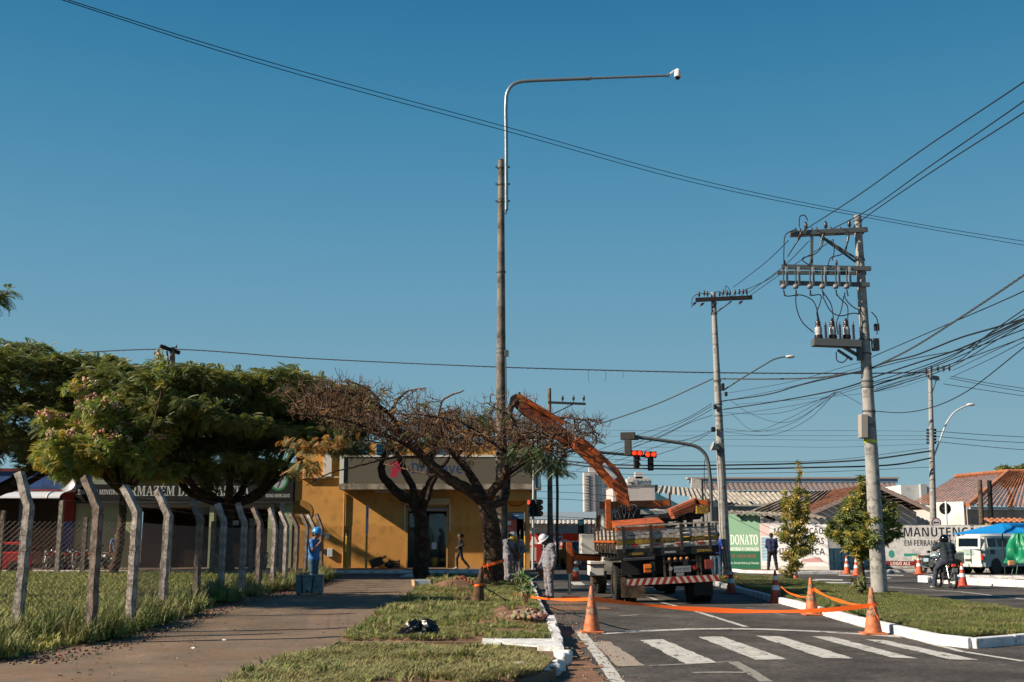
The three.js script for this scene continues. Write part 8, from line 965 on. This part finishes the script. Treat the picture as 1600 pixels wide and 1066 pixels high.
// ---------------------------------------------------------------- people: one continuous skin over posed limbs
function netMesh(lo, hi, cell, dist) { // surface net of dist(x, y, z) = 0
  const nx = Math.ceil((hi.x - lo.x) / cell) + 1, ny = Math.ceil((hi.y - lo.y) / cell) + 1, nz = Math.ceil((hi.z - lo.z) / cell) + 1, F = new Float32Array(nx * ny * nz), id = (i, j, k) => i + nx * (j + ny * k);
  for (let k = 0; k < nz; k++) for (let j = 0; j < ny; j++) for (let i = 0; i < nx; i++) F[id(i, j, k)] = dist(lo.x + i * cell, lo.y + j * cell, lo.z + k * cell);
  const at = new Int32Array(nx * ny * nz).fill(-1), verts = [];
  for (let k = 0; k < nz - 1; k++) for (let j = 0; j < ny - 1; j++) for (let i = 0; i < nx - 1; i++) {
    let c = 0, sx = 0, sy = 0, sz = 0; const v = []; for (let q = 0; q < 8; q++) v.push(F[id(i + (q & 1), j + ((q >> 1) & 1), k + (q >> 2))]);
    for (let a = 0; a < 8; a++) for (const b of [1, 2, 4]) if (!(a & b)) { const p = v[a], r = v[a | b]; if ((p < 0) !== (r < 0)) { const t = p / (p - r); c++; sx += (a & 1) + (b === 1 ? t : 0); sy += ((a >> 1) & 1) + (b === 2 ? t : 0); sz += (a >> 2) + (b === 4 ? t : 0); } }
    if (c) { at[id(i, j, k)] = verts.length; verts.push(V(lo.x + (i + sx / c) * cell, lo.y + (j + sy / c) * cell, lo.z + (k + sz / c) * cell)); } }
  const tri = []; const quad4 = (a, b, c, d, flip) => { if (a < 0 || b < 0 || c < 0 || d < 0) return; if (flip) tri.push(a, c, b, a, d, c); else tri.push(a, b, c, a, c, d); };
  for (let k = 1; k < nz - 1; k++) for (let j = 1; j < ny - 1; j++) for (let i = 1; i < nx - 1; i++) { const f = F[id(i, j, k)] < 0; if (f !== F[id(i + 1, j, k)] < 0) quad4(at[id(i, j - 1, k - 1)], at[id(i, j, k - 1)], at[id(i, j, k)], at[id(i, j - 1, k)], !f); if (f !== F[id(i, j + 1, k)] < 0) quad4(at[id(i - 1, j, k - 1)], at[id(i - 1, j, k)], at[id(i, j, k)], at[id(i, j, k - 1)], !f); if (f !== F[id(i, j, k + 1)] < 0) quad4(at[id(i - 1, j - 1, k)], at[id(i, j - 1, k)], at[id(i, j, k)], at[id(i - 1, j, k)], !f); }
  return { verts, tri };
}
function bodyPart(bones, cell, colours, blend, tint, fold = 0) { // bones: [a, b, ra, rb, class]
  const lo = V(1e9, 1e9, 1e9), hi = V(-1e9, -1e9, -1e9); for (const [a, b, ra, rb] of bones) for (const [p, r] of [[a, ra], [b, rb]]) { lo.min(V(p.x - r - 0.04, p.y - r - 0.04, p.z - r - 0.04)); hi.max(V(p.x + r + 0.04, p.y + r + 0.04, p.z + r + 0.04)); }
  const pre = bones.map(([a, b, ra, rb, c]) => { const d = b.clone().sub(a); return { a, d, l2: Math.max(1e-9, d.lengthSq()), ra, rb, c }; });
  const one = (q, x, y, z) => { const px = x - q.a.x, py = y - q.a.y, pz = z - q.a.z, t = clamp((px * q.d.x + py * q.d.y + pz * q.d.z) / q.l2, 0, 1); return Math.hypot(px - q.d.x * t, py - q.d.y * t, pz - q.d.z * t) - lerp(q.ra, q.rb, t); };
  const { verts, tri } = netMesh(lo, hi, cell, (x, y, z) => { let d = 1e9; for (const q of pre) { const e = one(q, x, y, z), h = clamp(0.5 + 0.5 * (d - e) / blend, 0, 1); d = d > 1e8 ? e : lerp(d, e, h) - blend * h * (1 - h); } return fold && d < 0.06 && d > -0.06 ? d + fold * (fbm(x * 7 + y * 9 + 3, y * 16 + z * 9 + 40, 2) - 0.5) : d; });
  const g = new THREE.BufferGeometry(), pos = [], col = []; for (const v of verts) { pos.push(v.x, v.y, v.z); let best = 1e9, c = 0; for (const q of pre) { const e = one(q, v.x, v.y, v.z); if (e < best) { best = e; c = q.c; } } let rgb = colours[c]; if (tint) rgb = tint(c, v, rgb); col.push(...rgb); }
  g.setAttribute('position', new THREE.Float32BufferAttribute(pos, 3)); g.setAttribute('color', new THREE.Float32BufferAttribute(col, 3)); g.setIndex(tri); g.computeVertexNormals(); const n = g.toNonIndexed(); n.setAttribute('uv', new THREE.Float32BufferAttribute(new Float32Array(n.attributes.position.count * 2), 2)); return n;
}
const skinMat = new THREE.MeshStandardMaterial({ vertexColors: true, roughness: 0.85 });
const mid = (a, b, t = 0.5) => a.clone().lerp(b, t);
function handBones(w, dir, palmN, s, side) { // wrist, pointing direction, palm normal
  const d = dir.clone().normalize(), n = palmN.clone().addScaledVector(d, -palmN.dot(d)).normalize(), x = d.clone().cross(n).normalize().multiplyScalar(side), q = (a, b, c) => w.clone().addScaledVector(d, a * s).addScaledVector(x, b * s).addScaledVector(n, c * s), B = [[w.clone(), q(0.05, 0, 0), 0.026 * s, 0.03 * s, 'skin'], [q(0.04, -0.025, 0), q(0.09, -0.025, 0), 0.016 * s, 0.014 * s, 'skin'], [q(0.04, 0.02, 0), q(0.09, 0.025, 0), 0.016 * s, 0.014 * s, 'skin']];
  [[-0.033, 0.055], [-0.012, 0.07], [0.01, 0.075], [0.032, 0.065]].forEach(([b, l]) => { const a = q(0.09, b, 0), m = q(0.09 + l * 0.5, b, 0.018), e = q(0.09 + l * 0.72, b, 0.05); B.push([a, m, 0.0095 * s, 0.009 * s, 'skin'], [m, e, 0.009 * s, 0.008 * s, 'skin']); });
  B.push([q(0.025, 0.03, 0.005), q(0.06, 0.06, 0.02), 0.012 * s, 0.01 * s, 'skin'], [q(0.06, 0.06, 0.02), q(0.09, 0.06, 0.035), 0.01 * s, 0.009 * s, 'skin']); return B;
}
function person(label, pos, turn, o) {
  const t = thing('person', label, 'person', pos, turn), J = { pelvis: V(0, 0.95, 0), chest: V(0, 1.36, 0), neck: V(0, 1.49, 0.005), head: V(0, 1.63, 0.03), shL: V(-0.19, 1.42, 0), shR: V(0.19, 1.42, 0), elL: V(-0.25, 1.14, -0.02), elR: V(0.25, 1.14, -0.02), wrL: V(-0.26, 0.9, 0.06), wrR: V(0.26, 0.9, 0.06), hipL: V(-0.095, 0.92, 0), hipR: V(0.095, 0.92, 0), knL: V(-0.11, 0.5, 0.02), knR: V(0.11, 0.5, 0.02), anL: V(-0.12, 0.1, -0.02), anR: V(0.12, 0.1, -0.02), toL: V(-0.14, 0.04, 0.13), toR: V(0.14, 0.04, 0.13), ...(o.J || {}) };
  const L = o.loose ?? 1, C = { shirt: [0.2, 0.2, 0.2], pants: [0.1, 0.1, 0.1], skin: [0.36, 0.2, 0.13], shoe: [0.02, 0.02, 0.02], hair: [0.012, 0.01, 0.009], eye: [0.01, 0.01, 0.01], lip: [0.28, 0.12, 0.09], ...o.C }, sl = o.sleeve || 'shirt', sleeveEnd = o.short ? 0.55 : 1;
  const bones = [];
  const wide = J.shR.clone().sub(J.shL).normalize(), hw = J.hipR.clone().sub(J.hipL).normalize();
  for (const s of [-1, 1]) { bones.push([J.pelvis.clone().addScaledVector(hw, s * 0.075), mid(J.pelvis, J.chest, 0.5).addScaledVector(wide, s * 0.075), 0.115 * L, 0.112 * L, 'shirt'], [mid(J.pelvis, J.chest, 0.5).addScaledVector(wide, s * 0.075), J.chest.clone().addScaledVector(wide, s * 0.085), 0.112 * L, 0.115 * L, 'shirt']); }
  bones.push([J.pelvis.clone().add(V(0, -0.05, 0)).addScaledVector(hw, -0.07), J.pelvis.clone().add(V(0, -0.05, 0)).addScaledVector(hw, 0.07), 0.12 * L, 0.12 * L, 'pants']);
  bones.push([J.chest, J.neck, 0.1, 0.055, 'shirt'], [J.neck.clone().lerp(J.head, -0.1), mid(J.neck, J.head, 0.55), 0.05, 0.05, 'skin']);
  for (const k of ['L', 'R']) { const sh = J['sh' + k], el = J['el' + k], wr = J['wr' + k]; bones.push([mid(J.chest, sh, 0.3).add(V(0, 0.02, 0)), sh, 0.08, 0.075 * L, 'shirt']); if (o.short) bones.push([sh, mid(sh, el, 0.6), 0.066 * L, 0.062 * L, 'shirt'], [mid(sh, el, 0.55), el, 0.045, 0.042, 'skin'], [el, wr, 0.042, 0.03, 'skin']); else bones.push([sh, el, 0.066 * L, 0.054 * L, sl], [el, mid(el, wr, 0.92), 0.052 * L, 0.042 * L, sl], [mid(el, wr, 0.9), wr, 0.03, 0.028, 'skin']);
    const hip = J['hip' + k], kn = J['kn' + k], an = J['an' + k], to = J['to' + k]; bones.push([hip, kn, 0.1 * L, 0.068 * L, 'pants'], [kn, mid(kn, an, 0.45), 0.067 * L, 0.066 * L, 'pants'], [mid(kn, an, 0.45), an, 0.066 * L, 0.054 * L, 'pants'], [an.clone().add(V(0, -0.045, -0.02)), to, 0.045, 0.04, 'shoe']); }
  const R = o.stain ? (c, v, rgb) => { const n = fbm(v.x * 9 + pos.x * 3, v.y * 7, 3), m = fbm(v.z * 31 + v.x * 23 + 5, v.y * 19 + 3 + v.x * 7, 3, N64b); const s = c === 'skin' || c === 'shoe' ? 0 : smooth(0.52, 0.72, m) * o.stain * 0.6; return mix3(rgb.map((q) => q * (0.85 + 0.3 * n)), [0.11, 0.055, 0.03], s); } : (c, v, rgb) => { const n = fbm(v.x * 9, v.y * 8 + v.z * 5, 3); return rgb.map((q) => q * (0.82 + 0.36 * n)); };
  const gs = [bodyPart(bones, 0.017, C, 0.035, R, 0.026 * (o.loose ?? 1))];
  const up = J.head.clone().sub(J.neck).normalize(), f0 = (o.face || V(0, 0, 1)).clone(), fw = f0.addScaledVector(up, -f0.dot(up)).normalize(), rt = up.clone().cross(fw).normalize(), h = (x, y, z) => J.head.clone().addScaledVector(rt, x).addScaledVector(up, y).addScaledVector(fw, z);
  const hb = [[h(0, 0.035, -0.015), h(0, 0.03, 0.01), 0.09, 0.088, 'skin'], [h(0, -0.02, 0.03), h(0, -0.075, 0.055), 0.068, 0.04, 'skin'], [h(0, 0.01, 0.095), h(0, -0.022, 0.112), 0.011, 0.016, 'skin'], [h(0, -0.05, 0.09), h(0, -0.052, 0.093), 0.016, 0.014, 'lip'], [h(-0.02, 0.03, 0.09), h(0.02, 0.03, 0.09), 0.014, 0.014, 'skin'], [h(0, -0.1, 0), h(0, -0.02, 0), 0.05, 0.055, 'skin']]; for (const s of [-1, 1]) hb.push([h(s * 0.085, 0.01, -0.01), h(s * 0.088, -0.025, -0.005), 0.016, 0.012, 'skin'], [h(s * 0.033, 0.012, 0.088), h(s * 0.034, 0.012, 0.089), 0.012, 0.012, 'eye']);
  hb.push([h(0, 0.05, -0.04), h(0, -0.03, -0.05), 0.095, 0.07, 'hair'], [h(0, 0.07, -0.02), h(0, 0.075, 0.03), 0.085, 0.07, 'hair']); if (o.ponytail) hb.push([h(0, 0.03, -0.1), h(0, -0.0, -0.17), 0.045, 0.05, 'hair'], [h(0, 0, -0.17), h(0, -0.12, -0.16), 0.045, 0.02, 'hair']);
  gs.push(bodyPart(hb, 0.01, C, 0.014));
  for (const [k, s] of [['L', -1], ['R', 1]]) { const w = J['wr' + k], d = o['hand' + k] || w.clone().sub(J['el' + k]); gs.push(bodyPart(handBones(w, d, o['palm' + k] || V(-s, 0, 0.3), 1, s), 0.0065, C, 0.008)); }
  mesh('body', merge(gs), skinMat, t);
  if (o.helmet) { const q = new THREE.Quaternion().setFromRotationMatrix(new THREE.Matrix4().makeBasis(rt, up, fw)), hm = M(o.helmet, 0.4), m = mesh('hard_hat', [lathe([[0.135, 0.0], [0.132, 0.03], [0.125, 0.075], [0.1, 0.115], [0.06, 0.14], [0, 0.148]], 24), fin(new THREE.TorusGeometry(0.12, 0.012, 6, 20, Math.PI).rotateY(Math.PI / 2)).scale(1, 1.24, 1), lathe([[0.12, -0.004], [0.155, -0.008], [0.155, 0.004], [0.12, 0.012]], 24), rbox(0.17, 0.012, 0.09, 0.005, 0, 0, 0.16)], hm, t); m.quaternion.copy(q); m.position.copy(h(0, 0.045, 0)); }
  if (o.fullHelmet) { const q = new THREE.Quaternion().setFromRotationMatrix(new THREE.Matrix4().makeBasis(rt, up, fw)), m = mesh('helmet', [fin(new THREE.SphereGeometry(0.15, 24, 18)).scale(0.95, 1.05, 1.05), rbox(0.2, 0.08, 0.1, 0.03, 0, -0.1, 0.09)], M(o.fullHelmet, 0.15), t); m.quaternion.copy(q); m.position.copy(h(0, 0.01, 0)); const v = mesh('visor', rbox(0.22, 0.09, 0.06, 0.02, 0, 0.02, 0.125), M(0x3a4650, 0.1), m); void v; }
  return t;
}
const GREY = { shirt: [0.2, 0.21, 0.25], pants: [0.21, 0.205, 0.23], skin: [0.14, 0.075, 0.05] };
person('worker in blue shirt and blue hard hat standing behind the grey case, hand to mouth', V(P(490, 880, 32.2).x, LV, -32.2), Math.PI / 2 - 0.2, { short: true, loose: 1.12, helmet: 0x2a86c8, C: { shirt: [0.035, 0.16, 0.42], pants: [0.03, 0.1, 0.16], skin: [0.3, 0.15, 0.1] }, J: { elL: V(-0.27, 1.2, 0.06), wrL: V(-0.12, 1.42, 0.24), elR: V(0.25, 1.2, 0.1), wrR: V(0.1, 1.5, 0.2), head: V(0, 1.64, 0.05), anR: V(0.12, 0.1, -0.1), toR: V(0.14, 0.04, 0.05) }, handR: V(-0.3, 0.8, 0.1), handL: V(0.3, 0.7, 0), palmR: V(-0.5, 0, -1), palmL: V(0.5, 0, -1) });
person('worker in grey overalls with back turned, half hidden by the taped tree trunk', V(P(791, 880, 36.35).x + 0.05, 0.12, -36.35), Math.PI * 0.62, { short: true, loose: 1.2, stain: 0.5, C: GREY, helmet: 0xb9bcc0, face: V(0, -0.6, 0.8), J: { head: V(0, 1.56, 0.13), neck: V(0, 1.48, 0.06), chest: V(0, 1.36, 0.03), wrR: V(0.18, 1.0, 0.26), elR: V(0.24, 1.14, 0.1), wrL: V(-0.18, 0.98, 0.24), elL: V(-0.24, 1.14, 0.08) } });
person('stooping worker in grey overalls and yellow hard hat holding a long bar', V(P(806, 880, 36.8).x, 0.12, -36.8), 0.05, { loose: 1.22, stain: 0.75, C: GREY, helmet: 0xc79a14, face: V(-0.2, -0.75, 0.6), J: { pelvis: V(0, 0.95, -0.05), chest: V(-0.02, 1.33, 0.16), neck: V(-0.05, 1.43, 0.24), head: V(-0.09, 1.5, 0.34), shL: V(-0.21, 1.38, 0.16), shR: V(0.17, 1.38, 0.14), elR: V(0.28, 1.15, 0.2), wrR: V(0.12, 1.02, 0.34), elL: V(-0.28, 1.12, 0.2), wrL: V(-0.1, 0.98, 0.36) }, handR: V(-0.7, 0.3, 0.4), handL: V(0.7, -0.2, 0.3), palmR: V(0, 0.2, -1), palmL: V(0, 0.2, -1) });
{ const q = P(806, 880, 36.8), t = thing('digging_bar', 'long wooden handled digging bar held by the stooping worker', 'tool', V(q.x + 0.02, 0.12, -36.44)); mesh('shaft', bar(V(0.0, 0.05, 0.0), V(0.12, 1.72, 0.0), 0.018), M([0.35, 0.24, 0.15], 0.8), t); mesh('blade', box(0.1, 0.2, 0.02, 0.0, 0.1, 0, 0, 0, -0.07), MAT.darksteel, t); mesh('grip', bar(V(0.118, 1.68, 0), V(0.126, 1.8, 0), 0.024), M(0x8d8480, 0.6), t); }
person('worker in mud stained grey overalls and white hard hat looking down by the outrigger', V(P(858, 880, 31.7).x, 0, -31.7), -Math.PI / 2 + 0.35, { loose: 1.24, stain: 0.95, C: GREY, helmet: 0xc4c9d0, face: V(0, -0.65, 0.75), J: { head: V(0, 1.58, 0.13), neck: V(0, 1.48, 0.05), elL: V(-0.24, 1.14, 0.06), wrL: V(-0.19, 0.93, 0.2), elR: V(0.25, 1.14, -0.06), wrR: V(0.24, 0.89, -0.02) } });
person('woman in dark clothes with ponytail walking past the yellow wall', V(P(719, 880, 56.6).x, F0, -56.6), -Math.PI / 2 + 0.1, { ponytail: true, loose: 0.92, C: { shirt: [0.012, 0.012, 0.014], pants: [0.012, 0.012, 0.016], skin: [0.2, 0.1, 0.07], shoe: [0.5, 0.5, 0.5] }, J: { knL: V(-0.09, 0.52, 0.16), anL: V(-0.1, 0.1, 0.14), toL: V(-0.1, 0.05, 0.28), knR: V(0.09, 0.52, -0.1), anR: V(0.1, 0.14, -0.42), toR: V(0.1, 0.05, -0.32), elL: V(-0.22, 1.17, -0.08), wrL: V(-0.18, 1.05, 0.12), elR: V(0.22, 1.18, -0.14), wrR: V(0.2, 1.08, 0.1) } });
person('man in dark blue jacket standing with his back to the road before the white wall', V(P(1207, 880, 54.2).x, F0, -54.2), Math.PI - 0.15, { loose: 1.2, C: { shirt: [0.014, 0.022, 0.07], pants: [0.008, 0.008, 0.012], skin: [0.2, 0.11, 0.08] }, J: { anL: V(-0.2, 0.1, 0), anR: V(0.2, 0.1, 0), knL: V(-0.15, 0.5, 0.02), knR: V(0.15, 0.5, 0.02), toL: V(-0.24, 0.04, 0.12), toR: V(0.24, 0.04, 0.12), wrL: V(-0.16, 1.0, 0.2), wrR: V(0.16, 1.0, 0.2) } });
person('person in blue shirt and jeans standing beside the street lamp pole', V(P(1123, 880, 44.6).x, LV, -44.8), Math.PI * 0.75, { short: true, C: { shirt: [0.02, 0.06, 0.28], pants: [0.025, 0.06, 0.11], skin: [0.24, 0.13, 0.09] }, J: { wrL: V(-0.1, 1.0, 0.22), elL: V(-0.24, 1.14, 0.04) } });
person('person in pale jeans and brown sleeves behind the truck tail', V(P(1112, 880, 46.2).x, LV, -45.6), Math.PI * 1.1, { C: { shirt: [0.1, 0.06, 0.05], pants: [0.2, 0.28, 0.34], skin: [0.24, 0.13, 0.09] } });
person('person in light blue shirt before the pale green wall', V(P(179, 880, 56.4).x, F0, -56.4), 0.6, { short: true, C: { shirt: [0.12, 0.2, 0.34], pants: [0.04, 0.04, 0.09], skin: [0.24, 0.13, 0.09] } });
{ const y = 0.0; person('motorcycle rider in dark jacket, blue jeans and black helmet', RIDE.clone(), Math.PI + 0.02, { fullHelmet: 0x0a0d12, loose: 1.22, C: { shirt: [0.01, 0.022, 0.03], pants: [0.03, 0.035, 0.06], shoe: [0.4, 0.38, 0.36], skin: [0.3, 0.16, 0.11] }, face: V(0.1, 0, 1), J: { pelvis: V(0, 0.97, -0.3), chest: V(0, 1.36, -0.18), neck: V(0, 1.48, -0.15), head: V(0, 1.61, -0.1), shL: V(-0.2, 1.41, -0.18), shR: V(0.2, 1.41, -0.18), elL: V(-0.36, 1.2, 0.02), wrL: V(-0.34, 1.05, 0.24), elR: V(0.34, 1.28, -0.02), wrR: V(0.22, 1.5, 0.05), hipL: V(-0.12, 0.93, -0.28), hipR: V(0.12, 0.93, -0.28), knL: V(-0.2, 0.72, 0.14), anL: V(-0.22, 0.36, 0.0), toL: V(-0.23, 0.32, 0.16), knR: V(0.28, 0.62, 0.06), anR: V(0.4, 0.1, 0.02), toR: V(0.43, 0.04, 0.16) } }); void y; }
// ---------------------------------------------------------------- traffic cones
const bandTex = (a, b) => M(a, 0.6, { map: rep(T.dust, 1 / 0.4) });
const CONES = { clean: [bandTex([0.72, 0.14, 0.05]), M([0.62, 0.64, 0.66], 0.5)], worn: [bandTex([0.72, 0.22, 0.09]), M([0.7, 0.4, 0.28], 0.8, { map: rep(T.weathered, 1 / 0.3) })], fresh: [bandTex([0.66, 0.085, 0.045]), M([0.62, 0.64, 0.66], 0.5)], dirty: [M([0.2, 0.11, 0.07], 0.95, { map: rep(T.weathered, 1 / 0.3) }), M([0.17, 0.1, 0.07], 0.95, { map: rep(T.weathered, 1 / 0.3) })] };
function cone(label, p, kind, tall = 0.75, turn = 0) {
  const t = thing('traffic_cone', label, 'traffic cone', p, turn, 'traffic cones'), [a, b] = CONES[kind], s = tall / 0.75, R = (y) => 0.145 - 0.118 * (y / 0.72), seg = (y0, y1, o = 0) => lathe([[R(y0) + o, y0], [R((y0 + y1) / 2) + o, (y0 + y1) / 2], [R(y1) + o, y1]].map(([r, y]) => [r * s, (y + 0.03) * s]), 24);
  mesh('base', rbox(0.38 * s, 0.035 * s, 0.38 * s, 0.012, 0, 0.018 * s, 0), a, t); mesh('cone_body', [seg(0, 0.26), seg(0.4, 0.5), lathe([[R(0.62), 0.62], [R(0.72), 0.72], [0.02, 0.735], [0, 0.735]].map(([r, y]) => [r * s, (y + 0.03) * s]), 24), seg(0.26, 0.4, -0.002), seg(0.5, 0.62, -0.002)], a, t); mesh('band', seg(0.27, 0.39, 0.002), b, t); mesh('band', seg(0.51, 0.61, 0.002), b, t); return t;
}
cone('sun bleached orange cone at the left end of the stop line', G(925, 989), 'worn', 0.79);
cone('sun bleached cone with knotted tape hanging from its top at the median kerb', G(1365, 991.5), 'worn', 0.78);
cone('sun bleached cone with faded bands second along the median kerb', G(1269, 961.5), 'worn', 0.78);
cone('red cone with clean pale bands at the kerb behind the truck', G(1213, 942), 'fresh', 0.8, 0.2);
cone('red cone with clean pale bands next to the street lamp pole', G(1143, 927.5), 'fresh', 0.78, 0.4);
cone('bright cone beyond the slim street tree', G(1243, 912), 'clean', 0.76);
cone('bright cone before the turquoise gate beside its twin', G(1324, 897.5), 'clean', 0.84); cone('bright cone with crossbar before the turquoise gate', G(1339, 900), 'clean', 0.84); cone('red cone half hidden behind the pair at the turquoise gate', G(1343.5, 893), 'clean', 0.8);
cone('bright cone before the dark red arrow sign', G(1437, 897.5), 'clean', 0.9); cone('red cone beside the motorcycle at the traffic island', G(1505, 916.5), 'fresh', 0.8);
cone('red cone with pale bands behind the mud stained worker', V(P(845, 880, 50).x, 0, -48.5), 'fresh', 0.95); cone('red cone with pale crossbar beyond the outrigger', V(P(898, 880, 46).x, 0, -45.2), 'fresh', 0.9);
{ const c = cone('dirt caked cone leaning against the taped tree trunk', G(746, 940, 0.2).add(V(0, -0.02, 0)), 'dirty', 0.8); c.rotation.z = -0.12; }
// ---------------------------------------------------------------- orange barrier tape
function tapeStrip(label, pts, w, sag = 0, twist = 0, tilt = 0) { // a flat ribbon hung between points
  const c = new THREE.CatmullRomCurve3(pts), n = 60, pos = [], L = [], U = []; for (let i = 0; i <= n; i++) { const t = i / n, p = c.getPointAt(t), a = tilt + twist * t + 0.25 * Math.sin(t * 9); p.y -= sag * 4 * t * (1 - t); const ww = w * (0.75 + 0.25 * Math.cos(t * 14 + tilt * 3)), s = V(0, Math.cos(a) * ww / 2, Math.sin(a) * ww / 2 * 0.6); L.push(p.clone().sub(s)); U.push(p.clone().add(s)); }
  for (let i = 0; i < n; i++) pos.push(...L[i].toArray(), ...L[i + 1].toArray(), ...U[i + 1].toArray(), ...L[i].toArray(), ...U[i + 1].toArray(), ...U[i].toArray());
  const g = new THREE.BufferGeometry(); g.setAttribute('position', new THREE.Float32BufferAttribute(pos, 3)); g.computeVertexNormals(); return single('barrier_tape', label, 'barrier tape', boxUV(toCreasedNormals(g, 0.9)), MAT.tape);
}
const A = (px, py, d) => P(px, py, d), C1 = -G(925, 989).z, C2 = -G(1365, 991.5).z, C3 = -G(1269, 961.5).z, C4 = -G(1213, 942).z, C5 = -G(1143, 927.5).z;
tapeStrip('orange tape running from the tree trunk low over the verge to the bleached cone', [A(774, 922, 35.2), A(800, 928, 31), A(850, 935.5, 26), A(905, 937, C1 + 0.6), A(926, 936, C1 - 0.04)], 0.07, 0, 0.3);
tapeStrip('orange tape stretched across the road between the two bleached cones', [A(926, 936, C1 - 0.07), A(1000, 944.5, C1 + 0.3), A(1080, 951.5, C1 + 0.3), A(1180, 955.5, C1 + 0.2), A(1290, 953.5, C2 + 0.1), A(1363, 946, C2 - 0.07)], 0.09, 0.0, 0.2);
tapeStrip('orange tape sagging along the kerb to the knotted cone', [A(1272, 921, C3 - 0.05), A(1290, 931, C3 - 1), A(1318, 941, C2 + 2.2), A(1345, 946, C2 + 0.8), A(1364, 945, C2 - 0.06)], 0.07, 0, 0.8);
tapeStrip('orange tape sagging between red kerb cone and bleached cone', [A(1216, 912, C4 - 0.04), A(1230, 925, C4 - 1), A(1245, 931, C4 - 1.8), A(1262, 931, C3 + 0.4), A(1268, 925, C3 - 0.05)], 0.06, 0, 0.8, 0.4);
tapeStrip('orange tape sagging between the two red kerb cones', [A(1146, 896, C5 - 0.04), A(1160, 910, C5 - 1), A(1178, 920, C5 - 2), A(1195, 922, C4 + 1.2), A(1212, 914, C4 - 0.04)], 0.06, 0, 0.8, 0.8);
tapeStrip('orange tape from the street lamp pole to the red cone', [A(1130, 902, 46.3), A(1137, 899, C5 + 1), A(1143, 896, C5 - 0.03)], 0.06, 0, 0.3);
tapeStrip('loose end of orange tape hanging from the knotted cone', [A(1363, 945, C2 - 0.12), A(1368, 958, C2 - 0.2), A(1374, 970, C2 - 0.22), A(1377, 977, C2 - 0.2)], 0.05, 0, 0.6, 1.2);
{ // tape knotted round trunk and cones
  const loopR = (label, c, r, w, tilt) => { const pos = [], n = 40; for (let i = 0; i < n; i++) { const q = (a, s) => [c.x + Math.cos(a) * r, c.y + tilt * Math.cos(a) + s * w / 2, c.z + Math.sin(a) * r], a0 = i / n * 6.2832, a1 = (i + 1) / n * 6.2832; pos.push(...q(a0, -1), ...q(a1, -1), ...q(a1, 1), ...q(a0, -1), ...q(a1, 1), ...q(a0, 1)); } const g = new THREE.BufferGeometry(); g.setAttribute('position', new THREE.Float32BufferAttribute(pos, 3)); g.computeVertexNormals(); return single('barrier_tape', label, 'barrier tape', boxUV(toCreasedNormals(g, 1)), MAT.tape); };
  const tr = A(770, 881, 35.7); loopR('orange tape wound round the trunk of the bare tree', V(tr.x, tr.y, -35.7), 0.36, 0.09, 0.1);
  tapeStrip('knotted ends of orange tape hanging down the trunk of the bare tree', [A(756, 878, 35.3), A(757, 895, 35.25), A(759, 912, 35.2), A(758, 928, 34.9)], 0.13, 0, 0.5, 1.0);
  tapeStrip('second hanging tail of orange tape on the bare tree trunk', [A(756, 878, 35.28), A(760, 884, 35.2), A(763, 892, 35.2), A(757, 902, 35.2)], 0.1, 0, 0.9, 0.7);
  const dc = G(746, 940, 0.2); loopR('orange tape wrapped round the dirt caked cone', V(dc.x + 0.03, A(749, 914, -dc.z).y, dc.z), 0.11, 0.05, 0.02); tapeStrip('short orange tape from the dirt caked cone to the taped trunk', [V(dc.x + 0.12, A(749, 914, -dc.z).y, dc.z + 0.04), A(757, 916, 34.8), A(772, 921, 35.25)], 0.07, 0, 0.3);
  for (const [px, py, d, l, r] of [[1365, 945.5, C2, 'orange tape knotted round the cone by the stop line end', 0.072], [1269.5, 922, C3, 'orange tape knotted round the second bleached cone', 0.075], [1213, 913, C4, 'orange tape knotted round the red kerb cone', 0.078], [1143, 896, C5, 'orange tape knotted round the red cone by the lamp pole', 0.06], [925.5, 936, C1, 'orange tape looped over the bleached cone at the left', 0.06]]) { const p = A(px, py, d); loopR(l, p, r, 0.055, 0.01); }
}
{ // grey tool case on the pavement
  const p = G(483.5, 929, LV), t = thing('tool_case', 'blue-grey hard case with two dark straps standing on the pavement', 'case', p, 0.06), m = M([0.16, 0.25, 0.29], 0.55, { map: rep(T.dust, 1 / 0.7) });
  mesh('shell', rbox(0.74, 0.5, 0.3, 0.03, 0, 0.275, 0), m, t); mesh('lid_rim', rbox(0.76, 0.05, 0.32, 0.015, 0, 0.51, 0), m, t); for (const [x, a] of [[-0.2, 0.06], [0.09, -0.1]]) mesh('strap', box(0.035, 0.5, 0.012, x, 0.275, 0.155, 0, 0, a), MAT.black, t); mesh('latch', cyl(0.035, 0.035, 0.02, -0.05, 0.09, 0.158, Math.PI / 2), MAT.black, t); for (const x of [-0.3, 0.3]) mesh('foot', box(0.06, 0.03, 0.26, x, 0.014, 0), MAT.black, t); mesh('handle', tube([V(-0.12, 0.53, 0), V(-0.1, 0.58, 0), V(0.1, 0.58, 0), V(0.12, 0.53, 0)], 0.012, 6, 14), MAT.black, t);
  const g = thing('work_gloves', 'tan work gloves dropped on top of the grey case', 'gloves', p.clone().add(V(-0.2, 0.535, 0))); const lm = M([0.3, 0.17, 0.1], 0.9); for (const [x, r] of [[-0.05, 0.3], [0.1, -0.5]]) { const h = mesh('glove', jitter(rbox(0.12, 0.06, 0.16, 0.028, x, 0.035, 0.02, 0, r, 0), 0.03, 12, x * 30), lm, g); for (let k = 0; k < 4; k++) mesh('finger', bar(V(x - 0.04 + k * 0.027, 0.035, 0.09), V(x - 0.045 + k * 0.03, 0.02 + 0.01 * (k % 2), 0.15), 0.013, 0.011, 6), lm, h); }
}
scene.traverse((o) => { if (o.isMesh) { o.castShadow = true; o.receiveShadow = true; } });
renderer.render(scene, camera);
